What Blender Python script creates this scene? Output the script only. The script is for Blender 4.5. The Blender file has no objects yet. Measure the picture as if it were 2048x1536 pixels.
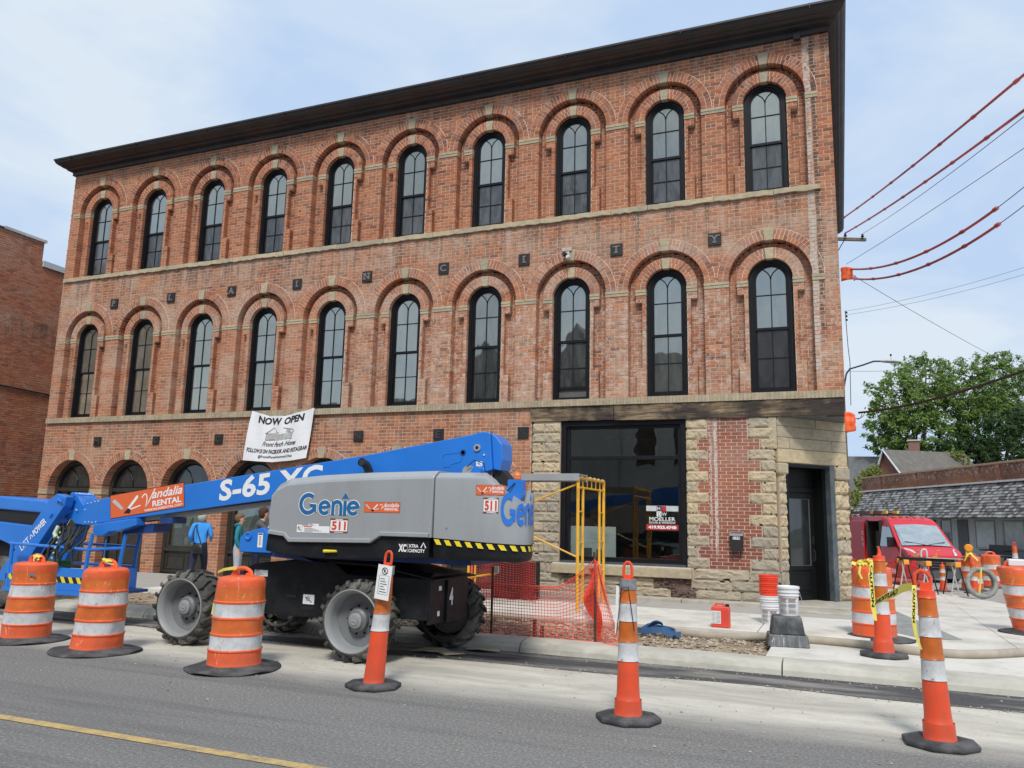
import bpy, bmesh, math, random
from mathutils import Vector, Matrix, noise
random.seed(7)
sc = bpy.context.scene
C = sc.collection
PI = math.pi
R = math.radians

# ---------------------------------------------------------------- camera, sky, sun, exposure
cam_d = bpy.data.cameras.new('camera')
cam = bpy.data.objects.new('camera', cam_d)
C.objects.link(cam)
sc.camera = cam
cam_d.sensor_fit = 'HORIZONTAL'
cam_d.sensor_width = 36.0
cam_d.lens = 36.0 * 1600.0 / 2048.0
cam_d.clip_start = 0.05
cam_d.clip_end = 3000
_rx, _ry, _rz = 1.73834855, 0.0228840135, 0.389038854
_M = Matrix.Rotation(_rz, 3, 'Z') @ Matrix.Rotation(_rx, 3, 'X') @ Matrix.Rotation(_ry, 3, 'Z')
cam.matrix_world = Matrix.Translation((16.3103, -15.0974, 1.6)) @ _M.to_4x4()

SUN_EL, SUN_AZ = 50.0, 162.0      # azimuth clockwise from +Y
world = bpy.data.worlds.new('World')
sc.world = world
world.use_nodes = True
wn = world.node_tree.nodes
wl = world.node_tree.links
wn.clear()
w_out = wn.new('ShaderNodeOutputWorld')
w_sky = wn.new('ShaderNodeTexSky')
w_sky.sky_type = 'NISHITA'
w_sky.sun_disc = False
w_sky.sun_elevation = R(SUN_EL)
w_sky.sun_rotation = R(SUN_AZ)
w_sky.dust_density = 2.5
w_bg = wn.new('ShaderNodeBackground')
w_bg.inputs['Strength'].default_value = 0.085
wl.new(w_sky.outputs[0], w_bg.inputs['Color'])
w_tc = wn.new('ShaderNodeTexCoord')
w_map = wn.new('ShaderNodeMapping')
w_map.inputs['Scale'].default_value = (1.0, 1.0, 2.6)
wl.new(w_tc.outputs['Generated'], w_map.inputs['Vector'])
w_n = wn.new('ShaderNodeTexNoise')
w_n.inputs['Scale'].default_value = 3.0
w_n.inputs['Detail'].default_value = 8.0
w_n.inputs['Roughness'].default_value = 0.55
w_n.inputs['Distortion'].default_value = 0.6
wl.new(w_map.outputs[0], w_n.inputs['Vector'])
w_cr = wn.new('ShaderNodeValToRGB')
w_cr.color_ramp.elements[0].position = 0.36
w_cr.color_ramp.elements[0].color = (0.50, 0.645, 0.87, 1)
w_cr.color_ramp.elements[1].position = 0.64
w_cr.color_ramp.elements[1].color = (0.70, 0.79, 0.885, 1)
wl.new(w_n.outputs['Fac'], w_cr.inputs['Fac'])
w_bg2 = wn.new('ShaderNodeBackground')
w_bg2.inputs['Strength'].default_value = 1.03
wl.new(w_cr.outputs['Color'], w_bg2.inputs['Color'])
w_mix = wn.new('ShaderNodeMixShader')
w_mix.inputs['Fac'].default_value = 0.95
wl.new(w_bg.outputs[0], w_mix.inputs[1])
wl.new(w_bg2.outputs[0], w_mix.inputs[2])
wl.new(w_mix.outputs[0], w_out.inputs['Surface'])

sun_d = bpy.data.lights.new('sun', 'SUN')
sun_d.energy = 2.8
sun_d.angle = R(12)
sun_d.color = (1.0, 0.96, 0.9)
sun = bpy.data.objects.new('sun', sun_d)
C.objects.link(sun)
_sd = Vector((math.sin(R(SUN_AZ)) * math.cos(R(SUN_EL)), math.cos(R(SUN_AZ)) * math.cos(R(SUN_EL)), math.sin(R(SUN_EL))))
sun.rotation_euler = _sd.to_track_quat('Z', 'Y').to_euler()

sc.view_settings.view_transform = 'Standard'
sc.view_settings.look = 'None'
sc.view_settings.gamma = 1.0
sc.view_settings.exposure = 0.06
sc.view_settings.use_curve_mapping = False

# ---------------------------------------------------------------- helpers
def origin(o):
    t = Vector((0, 0, 0))
    while o is not None:
        t += o.location; o = o.parent
    return t
class MB:
    def __init__(s):
        s.v = []; s.f = []; s.mi = []; s.M = None
    def add(s, vs, fs, mi=0):
        o = len(s.v)
        if s.M is not None:
            vs = [tuple(s.M @ Vector(v)) for v in vs]
        s.v += [tuple(v) for v in vs]
        s.f += [tuple(o + i for i in f) for f in fs]
        s.mi += [mi] * len(fs)
        return s
    def box(s, x0, x1, y0, y1, z0, z1, mi=0, back=True):
        v = [(x0,y0,z0),(x1,y0,z0),(x1,y1,z0),(x0,y1,z0),(x0,y0,z1),(x1,y0,z1),(x1,y1,z1),(x0,y1,z1)]
        f = [(0,1,5,4),(1,2,6,5),(3,0,4,7),(4,5,6,7),(3,2,1,0)]
        if back: f.append((2,3,7,6))
        return s.add(v, f, mi)
    def obox(s, c, size, rot=None, mi=0):
        a, b, d = size[0]/2, size[1]/2, size[2]/2
        v = [Vector(p) for p in ((-a,-b,-d),(a,-b,-d),(a,b,-d),(-a,b,-d),(-a,-b,d),(a,-b,d),(a,b,d),(-a,b,d))]
        if rot is not None: v = [rot @ p for p in v]
        c = Vector(c)
        return s.add([c + p for p in v], [(0,1,5,4),(1,2,6,5),(3,0,4,7),(4,5,6,7),(3,2,1,0),(2,3,7,6)], mi)
    def prism(s, poly, a, b, axis='y', mi=0):
        n = len(poly)
        def P(p, t):
            if axis == 'y': return (p[0], t, p[1])
            if axis == 'x': return (t, p[0], p[1])
            return (p[0], p[1], t)
        v = [P(p, a) for p in poly] + [P(p, b) for p in poly]
        f = [tuple(range(n)), tuple(reversed(range(n, 2*n)))]
        for i in range(n):
            j = (i+1) % n
            f.append((i, n+i, n+j, j))
        return s.add(v, f, mi)
    def loft(s, rings, cap=True, closed=True, mi=0):
        n = len(rings[0]); v = []; f = []
        for r in rings: v += list(r)
        for k in range(len(rings)-1):
            for i in range(n if closed else n-1):
                j = (i+1) % n
                f.append((k*n+i, k*n+j, (k+1)*n+j, (k+1)*n+i))
        if cap:
            f.append(tuple(reversed(range(n))))
            f.append(tuple(range((len(rings)-1)*n, len(rings)*n)))
        return s.add(v, f, mi)
    def tube(s, pts, r, n=6, cap=True, closed=False, mi=0):
        pts = [Vector(p) for p in pts]
        rs = r if isinstance(r, (list, tuple)) else [r]*len(pts)
        m = len(pts); rings = []; up = None
        for i, p in enumerate(pts):
            if closed: t = pts[(i+1) % m] - pts[i-1]
            elif i == 0: t = pts[1]-pts[0]
            elif i == m-1: t = pts[-1]-pts[-2]
            else: t = (pts[i+1]-pts[i]).normalized() + (pts[i]-pts[i-1]).normalized()
            if t.length < 1e-9: t = Vector((0,0,1))
            t.normalize()
            if up is None:
                up = Vector((0,0,1)) if abs(t.z) < .9 else Vector((1,0,0))
            a = t.cross(up)
            if a.length < 1e-6: a = t.orthogonal()
            a.normalize(); b = a.cross(t).normalized(); up = b
            rings.append([tuple(p + (a*math.cos(2*PI*k/n) + b*math.sin(2*PI*k/n))*rs[i]) for k in range(n)])
        if closed:
            rings.append(rings[0])
            return s.loft(rings, cap=False, mi=mi)
        return s.loft(rings, cap=cap, mi=mi)
    def lathe(s, prof, n=24, c=(0,0,0), axis='z', mi=0, cap=True):
        rings = []
        for (r, z) in prof:
            ring = []
            for k in range(n):
                a = 2*PI*k/n
                if axis == 'z': p = (c[0]+r*math.cos(a), c[1]+r*math.sin(a), c[2]+z)
                elif axis == 'y': p = (c[0]+r*math.cos(a), c[1]+z, c[2]+r*math.sin(a))
                else: p = (c[0]+z, c[1]+r*math.cos(a), c[2]+r*math.sin(a))
                ring.append(p)
            rings.append(ring)
        return s.loft(rings, cap=cap, mi=mi)
    def grid(s, fn, nu, nv, mi=0):
        v = [fn(i/nu, j/nv) for j in range(nv+1) for i in range(nu+1)]
        f = [(j*(nu+1)+i, j*(nu+1)+i+1, (j+1)*(nu+1)+i+1, (j+1)*(nu+1)+i) for j in range(nv) for i in range(nu)]
        return s.add(v, f, mi)
    def mesh(s, name):
        me = bpy.data.meshes.new(name)
        me.from_pydata(s.v, [], s.f)
        if any(s.mi): me.polygons.foreach_set('material_index', s.mi)
        me.update()
        return me
    def build(s, name, mats, parent=None, smooth=False, bevel=0, seg=2, local=False, recalc=True):
        me = s.mesh(name)
        if recalc:
            bm = bmesh.new(); bm.from_mesh(me)
            bmesh.ops.recalc_face_normals(bm, faces=bm.faces)
            bm.to_mesh(me); bm.free()
        for m in (mats if isinstance(mats, (list, tuple)) else [mats]): me.materials.append(m)
        if smooth:
            me.polygons.foreach_set('use_smooth', [True]*len(me.polygons))
            if smooth != 'all':
                me.set_sharp_from_angle(angle=R(35))
        o = bpy.data.objects.new(name, me)
        C.objects.link(o)
        if parent:
            o.parent = parent
            if not local: o.location = -origin(parent)
        if bevel:
            b = o.modifiers.new('bevel', 'BEVEL'); b.width = bevel; b.segments = seg; b.limit_method = 'ANGLE'; b.angle_limit = R(30)
        return o

def tag(o, label=None, cat=None, group=None, kind=None):
    if label: o['label'] = label
    if cat: o['category'] = cat
    if group: o['group'] = group
    if kind: o['kind'] = kind
    return o
def empty(name, loc, label, cat, group=None, rz=0):
    o = bpy.data.objects.new(name, None)
    C.objects.link(o); o.location = loc; o.rotation_euler.z = rz
    o.empty_display_size = .2
    return tag(o, label, cat, group)
def kids(o): return [c for c in bpy.data.objects if c.parent is o]
def copy_tree(o, parent=None):
    c = o.copy(); C.objects.link(c); c.parent = parent
    for ch in list(o.children): copy_tree(ch, c)
    return c

# ---------------------------------------------------------------- materials
def _n(nt, t, **kw):
    n = nt.nodes.new(t)
    for k, v in kw.items():
        if k in n.inputs: n.inputs[k].default_value = v
        else: setattr(n, k, v)
    return n
def rgb(c): return (c[0], c[1], c[2], 1.0)
def mixc(nt, fac, a, b, mode='MIX'):
    m = nt.nodes.new('ShaderNodeMix'); m.data_type = 'RGBA'; m.blend_type = mode
    for sock, val in ((0, fac), (6, a), (7, b)):
        if hasattr(val, 'is_output') or isinstance(val, bpy.types.NodeSocket): nt.links.new(val, m.inputs[sock])
        else: m.inputs[sock].default_value = val if sock == 0 else rgb(val)
    return m.outputs[2]
def math_(nt, op, a, b=0.0):
    m = nt.nodes.new('ShaderNodeMath'); m.operation = op
    for i, val in enumerate((a, b)):
        if isinstance(val, bpy.types.NodeSocket): nt.links.new(val, m.inputs[i])
        else: m.inputs[i].default_value = val
    return m.outputs[0]
def ramp(nt, fac, stops, const=False):
    r = nt.nodes.new('ShaderNodeValToRGB')
    if const: r.color_ramp.interpolation = 'CONSTANT'
    e = r.color_ramp.elements
    while len(e) < len(stops): e.new(0.5)
    for i, (p, c) in enumerate(stops):
        e[i].position = p
        e[i].color = rgb(c) if isinstance(c, (tuple, list)) else (c, c, c, 1)
    nt.links.new(fac, r.inputs['Fac'])
    return r.outputs['Color']
def noise_(nt, vec, scale, detail=4, rough=.55, dist=0, stretch=None):
    n = nt.nodes.new('ShaderNodeTexNoise')
    n.inputs['Scale'].default_value = scale; n.inputs['Detail'].default_value = detail
    n.inputs['Roughness'].default_value = rough; n.inputs['Distortion'].default_value = dist
    if stretch:
        mp = nt.nodes.new('ShaderNodeMapping'); mp.inputs['Scale'].default_value = stretch
        nt.links.new(vec, mp.inputs['Vector']); vec = mp.outputs[0]
    nt.links.new(vec, n.inputs['Vector'])
    return n.outputs['Fac']
def new_mat(name):
    m = bpy.data.materials.new(name); m.use_nodes = True
    nt = m.node_tree
    b = nt.nodes['Principled BSDF']
    tc = nt.nodes.new('ShaderNodeTexCoord')
    return m, nt, b, tc.outputs['Object']
def bump_(nt, b, h, strength=.3, dist=.01):
    bp = nt.nodes.new('ShaderNodeBump')
    bp.inputs['Strength'].default_value = strength; bp.inputs['Distance'].default_value = dist
    nt.links.new(h, bp.inputs['Height']); nt.links.new(bp.outputs[0], b.inputs['Normal'])
def pm(name, col, rough=.6, metal=0, var=.12, scale=6, bump=0, bscale=60, dirt=None, dirt_amt=.4, dscale=3, spec=.5, coat=0, scratch=None, stretch=None):
    m, nt, b, P = new_mat(name)
    n1 = noise_(nt, P, scale, 5)
    lo = tuple(c*(1-var) for c in col); hi = tuple(min(1, c*(1+var)) for c in col)
    c = ramp(nt, n1, [(.3, lo), (.7, hi)])
    if dirt:
        d = noise_(nt, P, dscale, 8, .68, stretch=stretch)
        f = ramp(nt, d, [(.46, 0.0), (.68, dirt_amt)])
        c = mixc(nt, f, c, dirt)
    if scratch:
        d = noise_(nt, P, 14, 6, .75, 1.2, stretch=(1, 1, .35))
        f = ramp(nt, d, [(.60, 0.0), (.64, .8)])
        c = mixc(nt, f, c, scratch)
    nt.links.new(c, b.inputs['Base Color'])
    b.inputs['Roughness'].default_value = rough
    b.inputs['Metallic'].default_value = metal
    b.inputs['Specular IOR Level'].default_value = spec
    if coat:
        b.inputs['Coat Weight'].default_value = coat; b.inputs['Coat Roughness'].default_value = .08
    rr = noise_(nt, P, scale*3, 4)
    nt.links.new(math_(nt, 'ADD', math_(nt, 'MULTIPLY', rr, .25), rough-.12), b.inputs['Roughness'])
    if bump:
        bump_(nt, b, noise_(nt, P, bscale, 6, .6), bump, .01)
    return m

def brick_mat(name, single, zones, pal, streak=None, res=(.55,.415,.32), dark=(.12,.07,.05), resid=1.0):
    """single=True: one object per brick (object random); else islands of one mesh. zones: stops of residue over height/12"""
    m, nt, b, P = new_mat(name)
    if single:
        oi = nt.nodes.new('ShaderNodeObjectInfo'); rnd = oi.outputs['Random']
        g = nt.nodes.new('ShaderNodeNewGeometry'); P = g.outputs['Position']
    else:
        g = nt.nodes.new('ShaderNodeNewGeometry'); rnd = g.outputs['Random Per Island']
    c = ramp(nt, rnd, [(i/(len(pal)-1), q) for i, q in enumerate(pal)])
    big = noise_(nt, P, .45, 4)
    c = mixc(nt, ramp(nt, big, [(.35, 0.0), (.7, .45)]), c, (.60, .235, .105))
    sx = nt.nodes.new('ShaderNodeSeparateXYZ'); nt.links.new(P, sx.inputs[0])
    z = math_(nt, 'DIVIDE', sx.outputs[2], 12.0)
    zf = ramp(nt, z, zones)
    rn = noise_(nt, P, .9, 8, .62, stretch=(1, 1, 1.5))
    rf = math_(nt, 'MULTIPLY', ramp(nt, rn, [(.42, .02), (.50, .35), (.62, .95)]), zf)
    fine = noise_(nt, P, 16, 6, .7)
    rf = math_(nt, 'MULTIPLY', rf, ramp(nt, fine, [(.3, .25), (.62, 1.25)]))
    rf = math_(nt, 'MULTIPLY', rf, resid)
    c = mixc(nt, rf, c, res)
    # run-off stains hanging below the two ledges and the cornice
    st = noise_(nt, P, 3.2, 6, .65, .4, stretch=(2.2, 1, .22))
    zst = ramp(nt, z, [(.20, 0.0), (.315, .8), (.322, 0.0), (.54, 0.0), (.645, 1.0), (.652, 0.0), (.80, 0.0), (.905, .8), (1.0, .8)])
    c = mixc(nt, math_(nt, 'MULTIPLY', ramp(nt, st, [(.48, 0.0), (.62, .85)]), zst), c, (.13,.085,.065))
    st2 = noise_(nt, P, 2.1, 6, .65, .4, stretch=(2.6, 1, .3))
    c = mixc(nt, math_(nt, 'MULTIPLY', ramp(nt, st2, [(.55, 0.0), (.66, .6)]), zst), c, (.60,.50,.42))
    # pale worn faces down the second floor piers
    sx3 = ramp(nt, math_(nt, 'DIVIDE', sx.outputs[0], 17.0), [(.2, 0.0), (.5, 1.0), (.93, .8)])
    zp = ramp(nt, z, [(.33, 0.0), (.345, 1.0), (.50, 1.0), (.515, 0.0)])
    wn_ = noise_(nt, P, 7, 7, .75)
    c = mixc(nt, math_(nt, 'MULTIPLY', math_(nt, 'MULTIPLY', ramp(nt, wn_, [(.5, 0.0), (.6, .8)]), zp), sx3), c, (.66,.52,.44))
    for (xc, wd, sc_, z0_, z1_) in (streak or []):
        dx = math_(nt, 'ABSOLUTE', math_(nt, 'SUBTRACT', math_(nt, 'ADD', sx.outputs[0], math_(nt, 'MULTIPLY', noise_(nt, P, 3, 3), .06)), xc+.03))
        k_ = math_(nt, 'LESS_THAN', dx, wd)
        n_ = ramp(nt, noise_(nt, P, 9, 5, .7), [(.38, 0.0), (.52, .85)])
        zt = ramp(nt, z, [(z0_, 0.0), (z0_+.03, 1.0), (z1_-.02, 1.0), (z1_, 0.0)])
        c = mixc(nt, math_(nt, 'MULTIPLY', math_(nt, 'MULTIPLY', k_, n_), zt), c, sc_)
    dn = noise_(nt, P, 2.2, 6, .7)
    c = mixc(nt, ramp(nt, dn, [(.56, 0.0), (.8, .55)]), c, dark)
    f2 = noise_(nt, P, 45, 4, .7)
    c = mixc(nt, ramp(nt, f2, [(.3, .3), (.6, 0.0)]), c, dark)
    nt.links.new(c, b.inputs['Base Color'])
    b.inputs['Roughness'].default_value = .88
    b.inputs['Specular IOR Level'].default_value = .25
    bump_(nt, b, f2, .35, .006)
    return m
PAL = [(.22,.075,.045), (.42,.13,.06), (.50,.17,.075), (.36,.105,.052), (.56,.225,.11), (.25,.08,.048), (.46,.15,.068), (.12,.05,.04), (.50,.19,.085), (.30,.12,.075), (.42,.175,.11), (.19,.085,.062)]
ZON = [(0, .3), (.17, .2), (.25, .45), (.32, .5), (.35, .8), (.48, .62), (.53, .75), (.64, .8), (.66, .05), (.9, .03), (1, .12)]
M = {}
EDGE = [(16.05, .06, (.58,.52,.46), .34, .92), (16.17, .045, (.07,.06,.055), .40, .92)]
M['brick'] = brick_mat('old_brick', False, ZON, PAL, streak=EDGE)
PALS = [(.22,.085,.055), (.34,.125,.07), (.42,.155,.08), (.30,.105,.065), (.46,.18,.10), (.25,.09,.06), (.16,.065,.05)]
M['brick_soot_shade'] = brick_mat('soot_shade_recess_brick', False, [(0, .2), (.5, .3), (.64, .3), (.66, .05), (1, .05)], PALS)  # darker palette: real grime plus the shade of the recess painted into the colour
M['brick1'] = brick_mat('old_brick_single', True, ZON, PAL, streak=EDGE)
PAL2 = [(.17,.045,.035), (.23,.062,.045), (.20,.052,.038), (.26,.072,.05), (.19,.05,.04)]
M['newbrick'] = brick_mat('smooth_red_brick', True, [(0, .1), (.2, .15), (.29, .85), (1, .9)], PAL2, res=(.50,.36,.32), resid=.8, streak=[(14.215, .030, (.62,.56,.52), .08, .31), (14.125, .012, (.62,.56,.52), .08, .28)])
PAL3 = [(.32,.10,.06), (.46,.15,.08), (.54,.20,.11), (.40,.125,.07), (.56,.25,.15), (.27,.09,.065)]
M['sidebrick'] = brick_mat('weathered_side_brick', False, [(0, .3), (1, .35)], PAL3)
M['mortar'] = pm('mortar', (.54,.42,.31), .95, var=.2, scale=3, bump=.3, dirt=(.25,.18,.13), dirt_amt=.5)
M['mortar_pale'] = pm('mortar_pale', (.66,.57,.48), .95, var=.2, scale=3, bump=.3)
def stone_mat(name, pal, single=True):
    m, nt, b, P = new_mat(name)
    g = nt.nodes.new('ShaderNodeNewGeometry')
    if single:
        oi = nt.nodes.new('ShaderNodeObjectInfo'); rnd = oi.outputs['Random']; P = g.outputs['Position']
    else: rnd = g.outputs['Random Per Island']
    c = ramp(nt, rnd, [(i/(len(pal)-1), q) for i, q in enumerate(pal)])
    n1 = noise_(nt, P, 9, 7, .65, stretch=(1, 1, 2.2))
    c = mixc(nt, ramp(nt, n1, [(.35, .40), (.58, 0.0)]), c, (.22,.16,.10))
    n2 = noise_(nt, P, 1.1, 6, .6)
    c = mixc(nt, ramp(nt, n2, [(.5, 0.0), (.75, .6)]), c, (.24,.22,.19))
    nt.links.new(c, b.inputs['Base Color']); b.inputs['Roughness'].default_value = .92
    b.inputs['Specular IOR Level'].default_value = .2
    bump_(nt, b, noise_(nt, P, 38, 7, .7), .6, .012)
    return m
M['stone'] = stone_mat('sandstone', [(.55,.45,.30), (.47,.40,.29), (.60,.48,.30), (.42,.375,.29), (.53,.43,.28)])
M['stone_dk'] = stone_mat('weathered_sandstone', [(.38,.33,.25), (.45,.385,.29), (.34,.305,.24), (.46,.39,.28)])
M['stone_trim'] = stone_mat('trim_sandstone', [(.45,.38,.255), (.51,.43,.29), (.37,.33,.245)], True)
M['stone_bits'] = stone_mat('trim_stone_pieces', [(.42,.37,.26), (.46,.40,.28), (.34,.32,.26), (.49,.42,.28), (.30,.31,.28)], False)
M['limestone'] = pm('grey_limestone_step', (.42,.39,.33), .9, var=.15, scale=4, bump=.3, dirt=(.25,.2,.14), dirt_amt=.5)
M['black'] = pm('black_window_paint', (.008,.008,.010), .45, var=.25, spec=.25)
M['black2'] = pm('black_door_paint', (.007,.008,.008), .42, var=.2, spec=.25)
M['bronze'] = pm('dark_olive_shopfront', (.035,.032,.027), .4, var=.2)
M['bluegrey'] = pm('slate_grey_jamb', (.075,.095,.11), .5, var=.2, dirt=(.2,.2,.18), dirt_amt=.5)
M['cornice'] = pm('weathered_black_cornice', (.022,.021,.022), .5, var=.4, scale=2, dirt=(.10,.035,.02), dirt_amt=.35, dscale=1.6, bump=.2)
M['iron'] = pm('black_iron', (.014,.014,.015), .55, var=.3, bump=.1)
M['ironletter'] = pm('worn_iron_letter', (.17,.14,.13), .6, var=.35, scale=20)
M['ironletter2'] = pm('dark_iron_letter', (.045,.036,.034), .5, var=.3)
def glass_mat(name, refl, tint=(.9,.95,.93), base=(.012,.014,.014), rough=.02, wav=.03, fres=.5):
    m, nt, b, P = new_mat(name)
    out = nt.nodes['Material Output']
    b.inputs['Base Color'].default_value = rgb(base); b.inputs['Roughness'].default_value = .3
    g = nt.nodes.new('ShaderNodeBsdfGlossy'); g.inputs['Color'].default_value = rgb(tint); g.inputs['Roughness'].default_value = rough
    bp = nt.nodes.new('ShaderNodeBump'); bp.inputs['Strength'].default_value = wav; bp.inputs['Distance'].default_value = .08
    nt.links.new(noise_(nt, P, 1.6, 2), bp.inputs['Height']); nt.links.new(bp.outputs[0], g.inputs['Normal'])
    mx = nt.nodes.new('ShaderNodeMixShader')
    fr = nt.nodes.new('ShaderNodeLayerWeight'); fr.inputs['Blend'].default_value = .25
    oi = nt.nodes.new('ShaderNodeObjectInfo')
    rv = math_(nt, 'MULTIPLY', math_(nt, 'SUBTRACT', oi.outputs['Random'], .5), refl*.45)
    nt.links.new(math_(nt, 'ADD', math_(nt, 'ADD', math_(nt, 'MULTIPLY', fr.outputs['Fresnel'], fres), refl), rv), mx.inputs['Fac'])
    lo_ = tuple(q*.55 for q in base); hi_ = tuple(q*1.9 for q in base)
    nt.links.new(ramp(nt, noise_(nt, P, 2.2, 5, .6, 1.2, stretch=(2.5, 1, .7)), [(.35, lo_), (.65, hi_)]), b.inputs['Base Color'])
    nt.links.new(b.outputs[0], mx.inputs[1]); nt.links.new(g.outputs[0], mx.inputs[2])
    nt.links.new(mx.outputs[0], out.inputs['Surface'])
    return m, nt, b, mx, g
M['glass_hi'] = glass_mat('coated_pane', .34, (.86,.88,.78), base=(.045,.046,.042))[0]
M['glass_scr'] = glass_mat('screened_pane', .035, (.8,.85,.85), base=(.05,.052,.054), rough=.15, fres=.12)[0]
M['glass_dark'] = glass_mat('unlit_screened_pane', .012, base=(.018,.015,.015), fres=.1)[0]
M['glass_lo'] = glass_mat('dark_pane', .07, (.85,.9,.88), fres=.3)[0]
def clear_glass(name, refl, tint=(.75,.8,.78)):
    m, nt, b, mx, g = glass_mat(name, refl)
    t = nt.nodes.new('ShaderNodeBsdfTransparent'); t.inputs['Color'].default_value = rgb(tint)
    nt.links.new(t.outputs[0], mx.inputs[1])
    return m
M['glass_clear'] = clear_glass('clear_shop_pane', .16)
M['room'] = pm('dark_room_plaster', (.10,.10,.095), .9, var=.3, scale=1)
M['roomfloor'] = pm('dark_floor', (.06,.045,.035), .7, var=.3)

# ---------------------------------------------------------------- text
_tc = {}
def text_geo(s, bold=0.0, shear=0.0, space=1.0):
    key = (s, bold, shear, space)
    if key in _tc: return _tc[key]
    cu = bpy.data.curves.new('t', 'FONT')
    cu.body = s; cu.size = 1.0; cu.offset = bold; cu.shear = shear; cu.space_character = space
    cu.extrude = 0; cu.resolution_u = 3
    o = bpy.data.objects.new('t', cu); C.objects.link(o)
    dg = bpy.context.evaluated_depsgraph_get(); dg.update()
    me = bpy.data.meshes.new_from_object(o.evaluated_get(dg))
    vs = [tuple(v.co) for v in me.vertices]; fs = [tuple(p.vertices) for p in me.polygons]
    bpy.data.objects.remove(o); bpy.data.meshes.remove(me); bpy.data.curves.remove(cu)
    if vs:
        x0 = min(v[0] for v in vs); x1 = max(v[0] for v in vs); y0 = min(v[1] for v in vs); y1 = max(v[1] for v in vs)
        vs = [(v[0]-x0, v[1]-y0) for v in vs]
    else: x0 = x1 = y0 = y1 = 0
    _tc[key] = (vs, fs, x1-x0, y1-y0)
    return _tc[key]
def put_text(mb, s, fn, w=None, h=None, bold=0, shear=0, space=1.0, depth=.003, mi=0, u0=0, v0=0):
    """flat lettering: glyph box (0..w, 0..h) at (u0, v0), mapped by fn(u, v, d)->point, d = distance out of the surface"""
    vs, fs, W, H = text_geo(s, bold, shear, space)
    if not vs: return
    if w is None: w = W*h/H
    if h is None: h = H*w/W
    P = [(u0 + v[0]/W*w, v0 + v[1]/H*h) for v in vs]
    n = len(P)
    top = [fn(u, v, depth) for u, v in P]
    mb.add(top, fs, mi)
    if depth > .004:
        ec = {}
        for f in fs:
            for i in range(len(f)):
                e = (f[i], f[(i+1) % len(f)]); k = tuple(sorted(e)); ec.setdefault(k, []).append(e)
        bot = [fn(u, v, 0) for u, v in P]
        sf = [(e[0][0], e[0][1], n+e[0][1], n+e[0][0]) for e in ec.values() if len(e) == 1]
        mb.add(top+bot, sf, mi)
def planeY(x0, z0, y, ang=0):
    ca, sa = math.cos(ang), math.sin(ang)
    return lambda u, v, d: (x0 + u*ca - v*sa, y - d, z0 + u*sa + v*ca)
def quad(mb, fn, u0, u1, v0, v1, d=.002, mi=0, nu=1):
    for k in range(nu):
        a = u0 + (u1-u0)*k/nu; b_ = u0 + (u1-u0)*(k+1)/nu
        mb.add([fn(a, v0, d), fn(b_, v0, d), fn(b_, v1, d), fn(a, v1, d)], [(0,1,2,3)], mi)
def poly2(mb, fn, pts, d=.002, mi=0):
    mb.add([fn(p[0], p[1], d) for p in pts], [tuple(range(len(pts)))], mi)
def stroke(mb, fn, pts, w, d=.003, mi=0, closed=False):
    """ribbon of width w along 2D points"""
    n = len(pts); L = []; Rr = []
    for i in range(n):
        if closed: a = pts[i-1]; b_ = pts[(i+1) % n]
        else: a = pts[max(i-1, 0)]; b_ = pts[min(i+1, n-1)]
        tx, ty = b_[0]-a[0], b_[1]-a[1]; l = math.hypot(tx, ty) or 1; nx, ny = -ty/l*w/2, tx/l*w/2
        L.append(fn(pts[i][0]+nx, pts[i][1]+ny, d)); Rr.append(fn(pts[i][0]-nx, pts[i][1]-ny, d))
    f = [(i, i+1, n+i+1, n+i) for i in range(n-1)]
    if closed: f.append((n-1, 0, n, 2*n-1))
    mb.add(L+Rr, f, mi)
def arc2(cx, cz, r, a0, a1, n=14, rz=None):
    rz = r if rz is None else rz
    return [(cx + r*math.cos(R(a0+(a1-a0)*k/n)), cz + rz*math.sin(R(a0+(a1-a0)*k/n))) for k in range(n+1)]
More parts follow.
